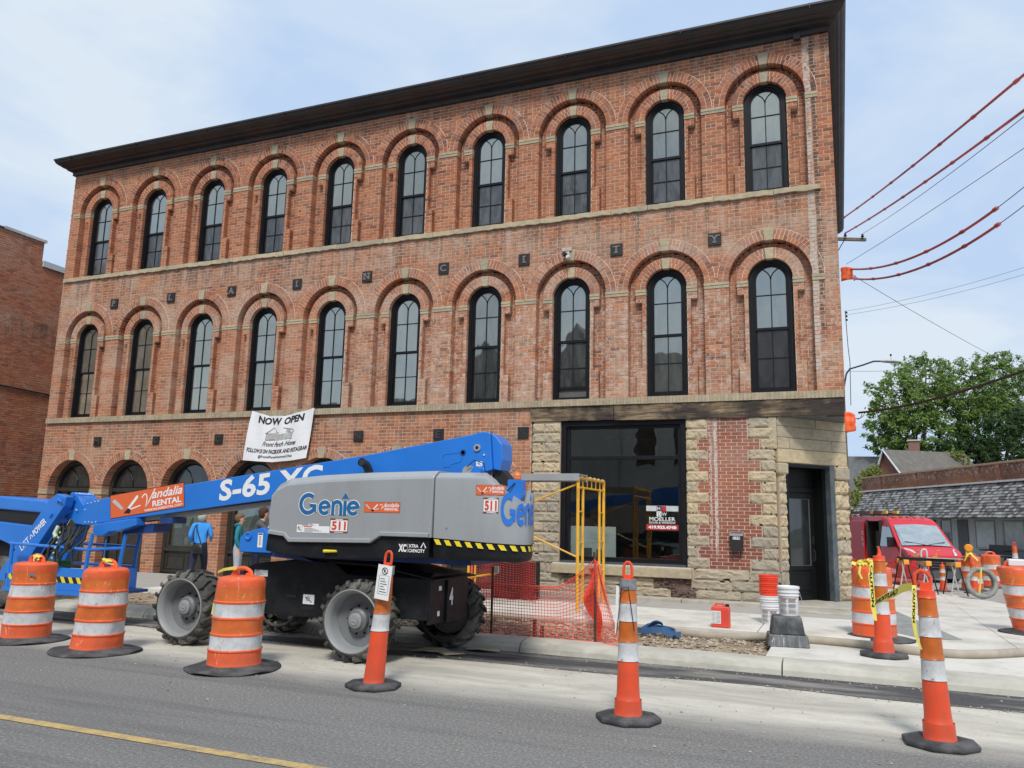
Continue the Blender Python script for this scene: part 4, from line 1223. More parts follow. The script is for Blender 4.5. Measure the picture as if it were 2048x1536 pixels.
# grey main cover : outline loft with a softened top shoulder
def lp(pts, y): return [(p[0], y, p[1]) for p in pts]
A = [(10.40, 1.285), (10.33, 1.345), (10.12, 1.37), (10.10, 1.55), (10.12, 1.80), (10.17, 1.89), (10.32, 1.955), (10.75, 1.995), (11.4, 2.025), (12.235, 2.045), (12.225, 1.385), (11.62, 1.385), (11.49, 1.305)]
cxm, czm = 11.2, 1.6
def infl(p, dx, dz):
    return (p[0] + (dx if p[0] > 12.2 else (-dx if p[0] < 10.2 else 0)), p[1] + (dz if p[1] > 1.75 else 0))
r0 = lp([(p[0], p[1]-(.03 if p[1] > 1.85 else 0)) for p in A], -7.352)
rA = lp([(p[0]+(.012 if p[0] > 12.2 else 0)-( .02 if p[0] < 10.15 else 0), p[1]+(.0 if p[1] > 1.85 else .01 if p[1] > 1.75 else 0)) for p in A], -7.338)
rB = lp([(p[0]+(.018 if p[0] > 12.2 else 0)-(.06 if p[0] < 10.15 else .02 if p[0] < 10.4 and p[1] > 1.8 else 0), p[1]+(.062 if p[1] > 1.85 else .02 if p[1] > 1.75 else 0)) for p in A], -7.245)
rC = lp([(p[0]+(.018 if p[0] > 12.2 else 0)-(.06 if p[0] < 10.15 else .02 if p[0] < 10.4 and p[1] > 1.8 else 0), p[1]+(.062 if p[1] > 1.85 else .02 if p[1] > 1.75 else 0)) for p in A], -6.72)
m_ = MB(); m_.loft([r0, rA, rB, rC]); cover = m_.build('engine_cover', greyp, lift, bevel=.006)
# pressed lower flange of the cover
m_ = MB(); fl = [(10.40, 1.285), (10.33, 1.345), (10.12, 1.37)]
Lp = [(10.11, 1.385), (10.335, 1.362), (10.405, 1.30), (11.487, 1.322), (11.615, 1.402), (12.22, 1.402)]
Up = [(p[0], p[1]+.035) for p in Lp]
m_.loft([[(p[0], -7.351, p[1]) for p in Up], [(p[0], -7.375, p[1]-.012) for p in Up], [(p[0], -7.375, p[1]-.01) for p in Lp], [(p[0], -7.351, p[1]-.016) for p in Lp]], cap=False, closed=False)
m_.build('cover_flange', greyp, cover)
# far side cover
m_ = MB(); m_.loft([lp(A, -6.1), lp(A, -5.42)]); m_.build('engine_cover', greyp, lift, bevel=.01)
# black skirt under the cover
m_ = MB(); m_.prism([(10.06, 1.175), (10.08, 1.38), (10.33, 1.36), (10.40, 1.30), (11.49, 1.32), (11.62, 1.395), (12.215, 1.395), (12.205, 1.165), (11.0, 1.115), (10.4, 1.13)], -7.335, -6.75, 'y'); m_.build('skirt', blackp, lift, bevel=.012)
# counterweight: plan curve with a rounded end
def cwp(k):
    """plan polyline, k in 0..1 -> (x, y, nx, ny)"""
    return k
plan = [(12.262, -7.34), (12.45, -7.347), (12.65, -7.348), (12.85, -7.343)] + [(12.97,-7.325),(13.06,-7.29),(13.13,-7.245),(13.18,-7.19),(13.212,-7.13),(13.23,-7.06),(13.232,-6.98),(13.215,-6.88)] + [(13.14, -6.65), (13.0, -6.25), (12.85, -5.85), (12.7, -5.5), (12.262, -5.45)]
def ztop(x, y):
    if y > -6.9: return 1.93
    if x < 12.9: return 2.085
    if x < 13.07: return 2.085-(x-12.9)*1.1
    return max(1.78, 1.898-(x-13.07)*1.1)
cw_rings = []
for (f, ins) in ((0, 0.0), (.04, .0), (.88, 0.0), (.92, .008), (1.0, .10)):
    ring_ = []
    for (x, y) in plan:
        cx, cy = 12.6, -6.4; dx, dy = x-cx, y-cy; l = math.hypot(dx, dy)
        z0 = 1.385-.05*max(0, (x-12.3)); zt = ztop(x, y)
        xx = x - (dx/l*ins if x > 12.27 else 0); yy = y - dy/l*ins
        ring_.append((xx, yy, z0+(zt-z0)*f))
    cw_rings.append(ring_)
m_ = MB(); m_.loft(cw_rings); cw = m_.build('counterweight_cover', greyp, lift, smooth=True)
m_ = MB()
rs = []
for (zf, ins) in ((0, .03), (.2, .0), (1, .0)):
    rs.append([(x - (.012 + ins)*(x-12.6)/.7 if x > 12.27 else x, y + (.012+ins)*(1 if y < -6.4 else -1), 1.165+(1.388-.05*max(0, x-12.3)-1.165)*zf) for (x, y) in plan])
m_.loft(rs); cws = m_.build('counterweight', blackp, lift, smooth=True)
# arc-length parameterisation of the counterweight front for decals
pl = [Vector(p) for p in plan[:12]]
cum = [0]
for a, b_ in zip(pl[:-1], pl[1:]): cum.append(cum[-1]+(b_-a).length)
def cwf(u0, v0, off=.0):
    def f(u, v, d):
        s = u0+u; k = 0
        while k < len(cum)-2 and cum[k+1] < s: k += 1
        t = (s-cum[k])/(cum[k+1]-cum[k]); p = pl[k].lerp(pl[k+1], t)
        dr = (pl[k+1]-pl[k]).normalized(); nx, ny = dr.y, -dr.x
        return (p.x+nx*(d+off), p.y+ny*(d+off), v0+v)
    return f
t = MB()
for k in range(11):
    s0 = .01 + .122*k; f = cwf(0, 0, .004)
    sk = .07
    zt_ = 1.36 - .05*max(0, s0-.05); 
    def dz(s): return 1.372-.05*max(0, min(s, 1.05)-.05)
    poly2(t, f, [(s0, dz(s0)), (s0+.035, dz(s0)-.055), (s0+.035+.062, dz(s0+.09)-.055), (s0+.062, dz(s0+.06))], .003)
t.build('hazard_stripes', yellow, cws)
m_ = MB(); m_.lathe([(.025, 0), (.025, .01)], 12, (13.16, -7.19, 1.22), 'y'); m_.build('tow_hole', blk_d, cws)
# beacons and brackets
for (x, y, z, dk) in ((12.55, -6.35, 2.12, 1), (13.06, -6.95, 2.03, 0)):
    m_ = MB()
    if dk: m_.box(x-.09, x+.10, y-.05, y+.1, 1.9, z-.04); m_.box(x-.12, x+.13, y-.06, y+.11, z-.04, z-.03)
    else: m_.prism([(x-.09, 1.80), (x+.06, 1.80), (x+.08, 1.86), (x+.08, z-.005), (x-.09, z-.005)], y-.06, y+.06, 'y')
    m_.build('beacon_bracket', blue_d if dk else blue, lift, bevel=.005)
    m_ = MB(); m_.lathe([(.045, -.03), (.045, 0), (.001, 0)], 16, (x, y, z)); b0 = m_.build('beacon', blackp, lift)
    m_ = MB(); m_.lathe([(.042, 0), (.044, .02), (.040, .024), (.042, .045), (.038, .05), (.036, .07), (.02, .08), (.001, .082)], 18, (x, y, z), cap=False); m_.build('lens', pm('amber_lens', (.75,.17,.03), .2, coat=.5), b0, smooth=True)
m_ = MB(); m_.tube([(13.06, -7.02, 1.99), (13.01, -7.04, 1.93), (12.94, -7.05, 1.86), (12.90, -7.03, 1.80)], .007, 5); m_.tube([(12.35, -6.75, 2.18), (12.45, -6.76, 2.26), (12.56, -6.74, 2.22), (12.58, -6.72, 2.1)], .006, 5); m_.build('cable', blk_d, lift)
m_ = MB(); m_.lathe([(.07, 0), (.07, .1)], 14, (12.35, -6.72, 2.13), 'y'); m_.build('motor', pm('cast_grey', (.30,.30,.29), .6), lift)
m_ = MB(); m_.lathe([(.06, 0), (.06, .12), (.03, .14)], 14, (12.46, -6.74, 2.13), 'y'); m_.build('motor', blue, lift)
# boom
m_ = MB(); m_.prism([(6.48, 1.41), (6.48, 1.755), (8.97, 2.085), (10.92, 2.345), (12.30, 2.565), (12.47, 2.605), (12.56, 2.59), (12.60, 2.16), (12.30, 2.08), (12.0, 1.97), (9.7, 1.805), (9.0, 1.725)], -6.60, -6.20, 'y'); boom = m_.build('boom', blue, lift, bevel=.008)
m_ = MB(); m_.prism([(12.60, 2.17), (12.56, 2.592), (12.62, 2.555), (12.70, 2.46), (12.71, 2.28), (12.68, 2.15)], -6.56, -6.24, 'y'); m_.build('boom_end_cap', blue, lift, bevel=.012)
m_ = MB(); m_.prism([(12.60, 2.16), (12.68, 2.16), (12.85, 1.98), (12.58, 1.98)], -6.5, -6.3, 'y'); m_.build('hose_guard', blk_d, lift)
# pressed slot outline, pins and hole in the boom side
m_ = MB(); f = planeY(12.02, 2.28, -6.60, .1)
def tline(pts, r=.006): m_.tube([f(p[0], p[1], 0) for p in pts], r, 5)
tline([(-.06, -.04), (-.06, .04), (-.03, .065), (.15, .07), (.19, .05), (.20, .0), (.17, -.045), (.05, -.06), (.03, -.085), (-.05, -.085), (-.06, -.04)])
m_.build('slot_rim', blue, boom)
m_ = MB(); m_.lathe([(.036, 0), (.036, -.006), (.022, -.006), (.02, .01)], 20, (12.225, -6.60, 2.36), 'y'); m_.build('pin_hole', blue_d, boom)
m_ = MB(); m_.lathe([(.042, 0), (.042, -.02), (.022, -.02), (.02, 0)], 20, (12.41, -6.60, 2.415), 'y'); pn = m_.build('boom_pin', pm('zinc_ring', (.55,.56,.56), .35, metal=.6), boom)
m_ = MB(); m_.lathe([(.02, -.021), (.001, -.0215)], 12, (12.41, -6.60, 2.415), 'y', cap=False); m_.build('pin_core', blk_d, pn)
for (x, z) in ((12.50, 2.33), (12.49, 2.17)):
    m_ = MB(); m_.lathe([(.012, 0), (.012, -.012), (.001, -.014)], 8, (x, -6.6, z), 'y', cap=False); m_.build('bolt', pm('zinc', (.5,.55,.6), .3), boom)
placard(lift, planeY(12.40, 2.20, -6.602), .08, .055, 1)
m_ = MB(); m_.tube([(10.965, -6.60, 2.0), (10.965, -6.62, 2.14), (10.955, -6.68, 2.22), (10.95, -6.78, 2.245)], [.052, .052, .052, .052], 14, cap=False)
m_.lathe([(.05, 0), (.001, .001)], 14, (10.95, -6.76, 2.243), 'y', cap=False); m_.build('exhaust_pipe', pm('sooty_pipe', (.03,.03,.032), .5), lift, smooth=True)
# grey wear track and sensors beneath the boom
m_ = MB(); m_.prism([(7.0, 1.48), (9.9, 1.82), (9.9, 1.77), (9.3, 1.715), (8.9, 1.66), (7.15, 1.445)], -6.50, -6.28, 'y'); m_.build('inner_track', pm('pale_grey_track', (.42,.42,.40), .6, dirt=(.25,.24,.22), dirt_amt=.5), lift)
m_ = MB(); m_.box(7.62, 7.84, -6.56, -6.3, 1.44, 1.52); m_.build('sensor_bracket', blue_d, lift)
m_ = MB(); m_.prism([(9.6, 1.76), (10.3, 1.83), (10.3, 1.55), (9.95, 1.62)], -6.6, -6.3, 'y'); m_.build('sensor_bracket', blue_d, lift)
# boom head, stepped plate with rivets
m_ = MB(); m_.prism([(5.70, 1.60), (5.78, 1.80), (6.00, 1.80), (6.06, 1.72), (6.14, 1.66), (6.20, 1.70), (6.40, 1.735), (6.50, 1.75), (6.50, 1.40), (6.22, 1.375), (6.00, 1.40), (5.92, 1.46), (5.76, 1.46)], -6.56, -6.24, 'y'); head = m_.build('boom_head', blue, lift, bevel=.008)
m_ = MB(); m_.box(6.20, 6.50, -6.575, -6.56, 1.39, 1.725); m_.build('splice_plate', blue, head)
for (x, z) in ((6.24, 1.69), (6.31, 1.70), (6.38, 1.715), (6.45, 1.72), (6.23, 1.42), (6.30, 1.425), (6.37, 1.42), (6.44, 1.43), (6.02, 1.60), (6.04, 1.585), (6.2, 1.6)):
    m_ = MB(); m_.lathe([(.011, 0), (.011, -.008), (.001, -.01)], 7, (x, -6.576, z), 'y', cap=False); m_.build('rivet', pm('rivet_zinc', (.5,.58,.68), .35) if not bpy.data.materials.get('rivet_zinc') else bpy.data.materials['rivet_zinc'], head)
for (x, z, r) in ((5.86, 1.57, .035), (5.80, 1.44, .032)):
    m_ = MB(); m_.lathe([(r+.02, .0), (r+.02, -.05), (r, -.055)], 16, (x, -6.56, z), 'y'); m_.lathe([(r, -.055), (r*.6, -.05)], 16, (x, -6.561, z), 'y'); p_ = m_.build('boom_pin', blue, head)
    m_ = MB(); m_.lathe([(r*.95, -.058), (r*.5, -.058)], 16, (x, -6.56, z), 'y', cap=False); m_.build('pin_ring', pn.data.materials[0], p_)
m_ = MB(); m_.lathe([(.05, 0), (.05, .32)], 14, (5.90, -6.56, 1.80), 'y'); m_.build('knuckle', blue, head)
# jib arm down to the platform (front bar), piston and rear bar
m_ = MB(); m_.prism([(5.65, 1.73), (5.80, 1.82), (6.0, 1.78), (5.97, 1.64), (5.78, 1.40), (5.50, 1.04), (5.24, .68), (5.15, .55), (4.80, .55), (4.82, .70), (5.07, 1.0), (5.35, 1.34)], -6.74, -6.60, 'y'); jib = m_.build('jib_arm', blue, lift, bevel=.012)
m_ = MB(); m_.lathe([(.03, 0), (.03, -.03)], 12, (5.86, -6.74, 1.73), 'y'); m_.tube([(5.88, -6.78, 1.74), (5.97, -6.78, 1.70)], .014, 6); m_.lathe([(.028, 0), (.028, -.03)], 12, (5.74, -6.74, 1.52), 'y'); m_.build('jib_pin', blue, jib)
m_ = MB(); m_.tube([(5.80, -6.48, 1.50), (5.40, -6.48, .92)], .03, 8); m_.build('piston_rod', pm('chrome_rod', (.6,.6,.6), .2, metal=.9), lift)
m_ = MB(); m_.tube([(5.52, -6.48, 1.10), (5.08, -6.48, .50)], .055, 10); m_.build('jib_cylinder', blackp, lift)
m_ = MB(); m_.prism([(5.86, 1.45), (6.02, 1.42), (5.80, 1.05), (5.55, .62), (5.35, .62), (5.62, 1.08)], -6.40, -6.26, 'y'); m_.build('jib_link', blue, lift, bevel=.01)
m_ = MB()
for k in range(5):
    o_ = .03*k
    m_.tube([(5.74+o_, -6.52, 1.42-o_), (5.62+o_*.5, -6.54+o_*.3, 1.25), (5.46, -6.52+o_*.4, 1.02-o_*.3), (5.25-o_*.3, -6.5, .78), (5.05-o_, -6.5, .62+o_)], .011, 5)
m_.build('hydraulic_hoses', pm('rubber_hose', (.05,.035,.03), .6), lift)
m_ = MB(); m_.tube([(5.52, -6.55, 1.22), (5.64, -6.56, 1.40)], .009, 5); m_.build('hose_clip', yellow, lift)
# bracket and platform
m_ = MB(); m_.prism([(6.50, 1.40), (7.28, 1.50), (7.30, 1.40), (7.0, 1.32), (6.80, 1.30), (6.70, 1.24), (6.55, 1.24), (6.48, 1.30)], -6.66, -6.50, 'y'); m_.build('platform_bracket', blue, lift, bevel=.012)
m_ = MB(); m_.prism([(6.85, 1.38), (7.45, 1.43), (7.45, 1.31), (6.9, 1.27)], -6.5, -6.2, 'y'); m_.build('rotator', blue_d, lift)
plat = empty('work_platform', (6.2, -6.4, .45), 'blue lift basket with hazard striped toe board behind the two left barrels', 'work platform')
bx0, bx1, by0, by1 = 5.2, 7.05, -6.92, -6.1
m_ = MB(); m_.box(bx0, bx1, by0, by1, .46, .50); m_.build('floor', blue_d, plat)
m_ = MB(); m_.box(bx0, bx1-.25, by0-.012, by0+.01, .50, .80); m_.box(bx1-.26, bx1-.235, by0, by1, .5, .78); m_.build('toe_board', blue, plat, bevel=.004)
t = MB(); f = planeY(bx0, .0, by0-.012)
quad(t, f, 0, bx1-.25-bx0, .60, .68, .002); hz = t.build('hazard_band', blk_d, plat); t = MB()
for k in range(12):
    u = .04+.15*k
    if u+.12 > bx1-.25-bx0: break
    poly2(t, f, [(u, .68), (u+.05, .60), (u+.12, .60), (u+.07, .68)], .0035)
t.build('hazard_stripes', yellow, hz)
m_ = MB(); r_ = .022
m_.box(bx0, bx1-.2, by0-.03, by0+.02, .44, .50)
m_.build('bottom_beam', blue, plat)
for (x, y, zt) in ((6.75, by0, 1.28), (6.98, by0+.35, 1.28), (6.75, by1, 1.28), (bx0+.05, by0, 1.1), (bx0+.05, by1, 1.1)):
    m_ = MB(); m_.tube([(x, y, .48), (x, y, zt)] if x < 6.7 else [(x-.03, y, .48), (x, y, .95), (x+.05, y, zt)], r_+.004, 8); m_.build('post', blue, plat, smooth=True)
for (pts) in ([(bx0, by0, 1.10), (6.78, by0, 1.06), (6.98, by0+.35, 1.08)], [(bx0, by1, 1.10), (6.78, by1, 1.08)], [(bx0, by0, .92), (6.0, by0, .92)][:0] or [(bx0, by1, .80), (6.78, by1, .80)]):
    m_ = MB(); m_.tube(pts, r_, 8); m_.build('rail', blue, plat, smooth=True)
m_ = MB(); m_.tube([(6.93, by0+.1, .6), (6.95, by0+.1, 1.2)], .008, 5); m_.build('rail', blue, plat)
# decals on the boom and covers
ang = math.atan2(2.085-1.755, 8.97-6.48)
f = planeY(8.66, 1.745, -6.601, ang)
t = MB(); put_text(t, 'S-65 XC', f, w=1.66, h=.285, bold=.035, shear=.12, space=1.05); t.build('boom_lettering', white, lift)
def hire_sign(f, w, h, big, parent):
    t = MB(); quad(t, f, 0, w, 0, h, .002, nu=4); s = t.build('hire_sign', blk_d, parent)
    t = MB(); e = h*.025; quad(t, f, e, w-e, e, h-e, .0032, nu=4); s2 = t.build('sign_field', orange_d, s)
    t = MB()
    put_text(t, 'andalia', f, w=w*.40, h=h*.36, shear=.35, bold=.015, u0=w*.575, v0=h*.55, depth=.0045)
    stroke(t, f, [(w*.44, h*.66), (w*.455, h*.74), (w*.48, h*.80), (w*.505, h*.76), (w*.51, h*.60), (w*.49, h*.22), (w*.53, h*.45), (w*.62, h*.95)], h*.055, .0046)
    put_text(t, 'RENTAL', f, w=w*.38, h=h*.24, bold=.03, u0=w*.58, v0=h*.22, depth=.0045)
    if big: put_text(t, 'VANDALIARENTAL.COM', f, w=w*.50, h=h*.095, bold=.02, u0=w*.47, v0=h*.07, depth=.0045)
    t.build('sign_lettering', white, s)
    # plain crossed tools
    t = MB(); poly2(t, f, [(w*.03, h*.70), (w*.05, h*.78), (w*.08, h*.77), (w*.19, h*.36), (w*.16, h*.30)], .0045)
    t.build('sign_bat', pm('pale_grey_decal', (.5,.5,.5), .5) if not bpy.data.materials.get('pale_grey_decal') else bpy.data.materials['pale_grey_decal'], s)
    t = MB(); poly2(t, f, [(w*.24, h*.34), (w*.265, h*.28), (w*.39, h*.70), (w*.385, h*.80), (w*.365, h*.80), (w*.345, h*.72)], .0045)
    poly2(t, f, [(w*.28, h*.30), (w*.28, h*.24), (w*.42, h*.34), (w*.42, h*.39)], .0045); t.build('sign_saw', white, s)
    t = MB(); poly2(t, f, [(w*.185, h*.15), (w*.25, h*.34), (w*.29, h*.22), (w*.27, h*.10)], .0045); t.build('sign_grip', blk_d, s)
hire_sign(planeY(6.74, 1.475, -6.601, ang+.012), 1.35, .335, True, lift)
hire_sign(planeY(11.39, 1.64, -7.352), .455, .115, False, lift)
hire_sign(cwf(.49, 1.845, .002), .315, .105, False, lift)
def plate511(f, w, h):
    t = MB(); quad(t, f, 0, w, 0, h, .002); p = t.build('fleet_number_plate', pm('brown_border', (.16,.05,.03), .5) if not bpy.data.materials.get('brown_border') else bpy.data.materials['brown_border'], lift)
    t = MB(); quad(t, f, w*.03, w*.97, h*.12, h*.88, .0032); t.build('number_field', white, p)
    t = MB(); put_text(t, '511', f, w=w*.78, h=h*.62, bold=.04, u0=w*.11, v0=h*.19, depth=.0045); t.build('number', red_d, p)
    t = MB(); quad(t, f, w*.3, w*.7, h*.915, h*.965, .0035); quad(t, f, w*.25, w*.75, h*.03, h*.07, .0035); t.build('plate_print', white, p)
plate511(planeY(10.95, 1.405, -7.352), .24, .16); plate511(cwf(.575, 1.655, .002), .165, .165)
def brandtext(f, w, h, mat, outline):
    """the maker's lettering: heavy rounded strokes"""
    x = h  # cap height
    sw = h*.195
    def draw(t, sw, d):
        cnt = [0]
        def stroke(t_, f_, p_, w_, d_):
            cnt[0] += 1; globals()['stroke'](t_, f_, p_, w_, d_+.00035*cnt[0])
        stroke(t, f, arc2(h*.50, h*.50, h*.41, 52, 335, 22), sw, d)
        stroke(t, f, [(h*.88, h*.14), (h*.90, h*.42), (h*.60, h*.42)], sw, d)
        for e in (0, 1):
            cx = h*(1.36 if e == 0 else 2.84)*w/(3.1*h)*1.0
            stroke(t, f, arc2(cx, h*.34, h*.26, 10, 318, 18), sw*.9, d)
            stroke(t, f, [(cx-h*.2, h*.34), (cx+h*.28, h*.38)], sw*.75, d)
        cx = h*1.80*w/(3.1*h)
        stroke(t, f, [(cx, h*.02), (cx, h*.64)], sw*.9, d)
        stroke(t, f, arc2(cx+h*.22, h*.40, h*.22, 180, 0, 12) + [(cx+h*.44, h*.02)], sw*.9, d)
        cx = h*2.42*w/(3.1*h)
        stroke(t, f, [(cx, h*.02), (cx, h*.66)], sw*.95, d)
        poly2(t, f, [(cx-h*.17-sw*.1, h*.78), (cx+h*.17+sw*.1, h*.78), (cx, h*1.02+sw*.2)], d)
    if outline:
        t = MB(); draw(t, sw*1.42, .0028); o = t.build('brand_outline', white, lift)
    t = MB(); draw(t, sw, .005); t.build('brand_lettering', mat, lift)
brandtext(planeY(10.515, 1.60, -7.352), .80, .245, blue_d2, True)
_cw = cwf(.765, 1.535, .004)
brandtext(lambda u, v, d: _cw(u*.47, v, d), 1.08, .34, blue_d3, False)
t = MB(); fxc = planeY(11.84, 1.225, -7.336, .0)
put_text(t, 'XC', fxc, w=.10, h=.085, bold=.05); quad(t, fxc, .112, .115, -.005, .09, .003)
put_text(t, 'XTRA', fxc, w=.12, h=.036, bold=.03, u0=.125, v0=.05); put_text(t, 'CAPACITY', fxc, w=.20, h=.036, bold=.03, u0=.125, v0=0)
stroke(t, fxc, [(.275, .05), (.305, .105), (.335, .05)], .014); t.build('capacity_lettering', white, lift)
t = MB(); f = planeY(5.24, 1.00, -6.741, math.atan2(.42, .44))
put_text(t, 'LIFT', f, w=.215, h=.095, bold=.02, shear=.1, space=1.1, u0=-.03, v0=0); stroke(t, f, [(.205, .02), (.24, .075), (.265, .02)], .018)
put_text(t, 'POWER', f, w=.30, h=.095, bold=.035, shear=.1, u0=.285, v0=0); t.build('jib_lettering', white, lift)
# placards on the cover
f = planeY(10.50, 1.40, -7.352); placard(lift, f, .07, .085, 1); placard(lift, planeY(10.575, 1.40, -7.352), .38, .075, 0); placard(lift, planeY(10.66, 1.475, -7.352), .14, .025, 0)
m_ = MB(); m_.tube([(10.90, -7.37, 1.20), (11.07, -7.37, 1.205)], [.018, .012], 8); m_.build('tie_down_handle', yellow, lift)
m_ = MB(); m_.lathe([(.01, 0), (.01, -.006)], 8, (12.42, -7.35, 1.50), 'y'); m_.build('latch', greyp, cw)
# things hung and stored in the basket
harn = empty('safety_harness', (6.3, -6.75, 1.1), 'black and green safety harness straps dangling over the basket rail under the boom', 'harness')
m_ = MB(); hr = random.Random(3)
for k in range(9):
    x = 6.02+.06*k+hr.uniform(-.02, .02); z1 = 1.36; z2 = hr.uniform(.72, 1.05)
    m_.tube([(x, -6.78, z1), (x+hr.uniform(-.06, .06), -6.82, (z1+z2)/2+.08), (x+hr.uniform(-.12, .12), -6.96, (z1+z2)/2-.08), (x+hr.uniform(-.1, .1), -6.96, z2)], [.016, .022, .022, .014], 5)
m_.build('strap', pm('black_webbing', (.022,.024,.018), .8), harn)
m_ = MB()
for k in range(7):
    x = 6.26-.02*k; m_.lathe([(.014, 0), (.014, -.01)], 8, (x, -6.985, 1.28-.07*k), 'y')
m_.tube([(5.98, -6.8, 1.36), (5.97, -6.84, 1.26), (6.03, -6.86, 1.2)], .03, 6); m_.build('buckle', pm('pale_lime_webbing', (.45,.55,.38), .7), harn)['kind'] = 'stuff'
m_ = MB(); m_.prism([(5.72, .62), (5.70, .88), (6.02, .88), (6.0, .62)], -6.8, -6.55, 'y')
cr = empty('green_crate', (5.86, -6.7, .62), 'small green plastic crate standing in the lift basket', 'crate')
m_.build('crate_body', pm('green_plastic', (.03,.16,.07), .5), cr)
m_ = MB()
for k in range(4): m_.box(5.69, 6.03, -6.81, -6.54, .66+.065*k, .675+.065*k)
m_.build('crate_rib', bpy.data.materials['green_plastic'], cr)
# second blue machine standing beyond, cut off by the frame
mc = empty('blue_machine', (3.0, -6.0, 0), 'blue machine with a black recessed band at the left edge, behind the first barrel', 'machine')
m_ = MB(); m_.prism([(1.5, 1.58), (1.5, 1.74), (3.6, 1.79), (4.66, 1.73), (4.74, 1.66), (4.62, 1.53), (3.6, 1.575)], -6.02, -5.5, 'y')
m_.build('hood', blue, mc, bevel=.03)
m_ = MB(); m_.prism([(1.5, 1.3), (1.5, 1.6), (4.62, 1.54), (4.5, 1.30)], -5.97, -5.5, 'y'); m_.build('recess', blk_d, mc)
m_ = MB(); m_.prism([(1.5, .9), (1.5, 1.40), (3.7, 1.375), (4.55, 1.325), (4.50, .70), (4.42, .66), (4.25, .85), (4.0, 1.02), (3.7, 1.10), (3.3, 1.0), (3.0, .9)], -6.03, -5.5, 'y'); m_.build('side_panel', blue, mc, bevel=.015)
m_ = MB(); m_.box(1.2, 4.5, -5.9, -5.55, .35, 1.1); m_.build('underframe', blackp, mc)
for x in (2.2, 3.7):
    m_ = MB(); m_.lathe([(.2, 0), (.3, -.01), (.40, .03), (.42, .1), (.42, .3)], 28, (x, -5.98, .42), 'y'); w_ = m_.build('wheel', tyre_m, mc, smooth=True)
    m_ = MB(); m_.lathe([(.2, -.005), (.001, .05)], 20, (x, -5.98, .42), 'y', cap=False); m_.build('rim', rim_m, w_)
# ================================================================ barrels
orng = pm('orange_plastic', (.80,.115,.030), .42, var=.06, scale=3, dirt=(.38,.12,.07), dirt_amt=.6, dscale=4, scratch=(.78,.42,.30))
orng_sheet = pm('orange_reflective_sheet', (.66,.145,.030), .38, var=.12, scale=9, dirt=(.40,.12,.05), dirt_amt=.4, dscale=6, scratch=(.75,.32,.12))
wht_sheet = pm('white_reflective_sheet', (.62,.63,.64), .45, var=.08, scale=6, dirt=(.36,.34,.31), dirt_amt=.8, dscale=4, scratch=(.22,.16,.13))
rub = pm('black_rubber_base', (.045,.046,.048), .8, var=.25, scale=8, bump=.3, dirt=(.16,.16,.155), dirt_amt=.6, dscale=4)
tape_m = pm('yellow_caution_tape', (.80,.70,.12), .45, var=.06)
RS = 1.0
def dented(prof, n, seed, amt):
    m_ = MB(); rings = []
    for (r, z) in prof:
        ring_ = []
        for k in range(n):
            a = 2*PI*k/n
            d = noise.noise(Vector((math.cos(a)*1.3+seed*5, math.sin(a)*1.3, z*3.2+seed)))*amt + noise.noise(Vector((math.cos(a)*3+seed, math.sin(a)*3, z*9)))*amt*.35
            ring_.append(((r+d)*math.cos(a)*RS, (r+d)*math.sin(a)*RS, z))
        rings.append(ring_)
    m_.loft(rings, cap=False)
    return m_
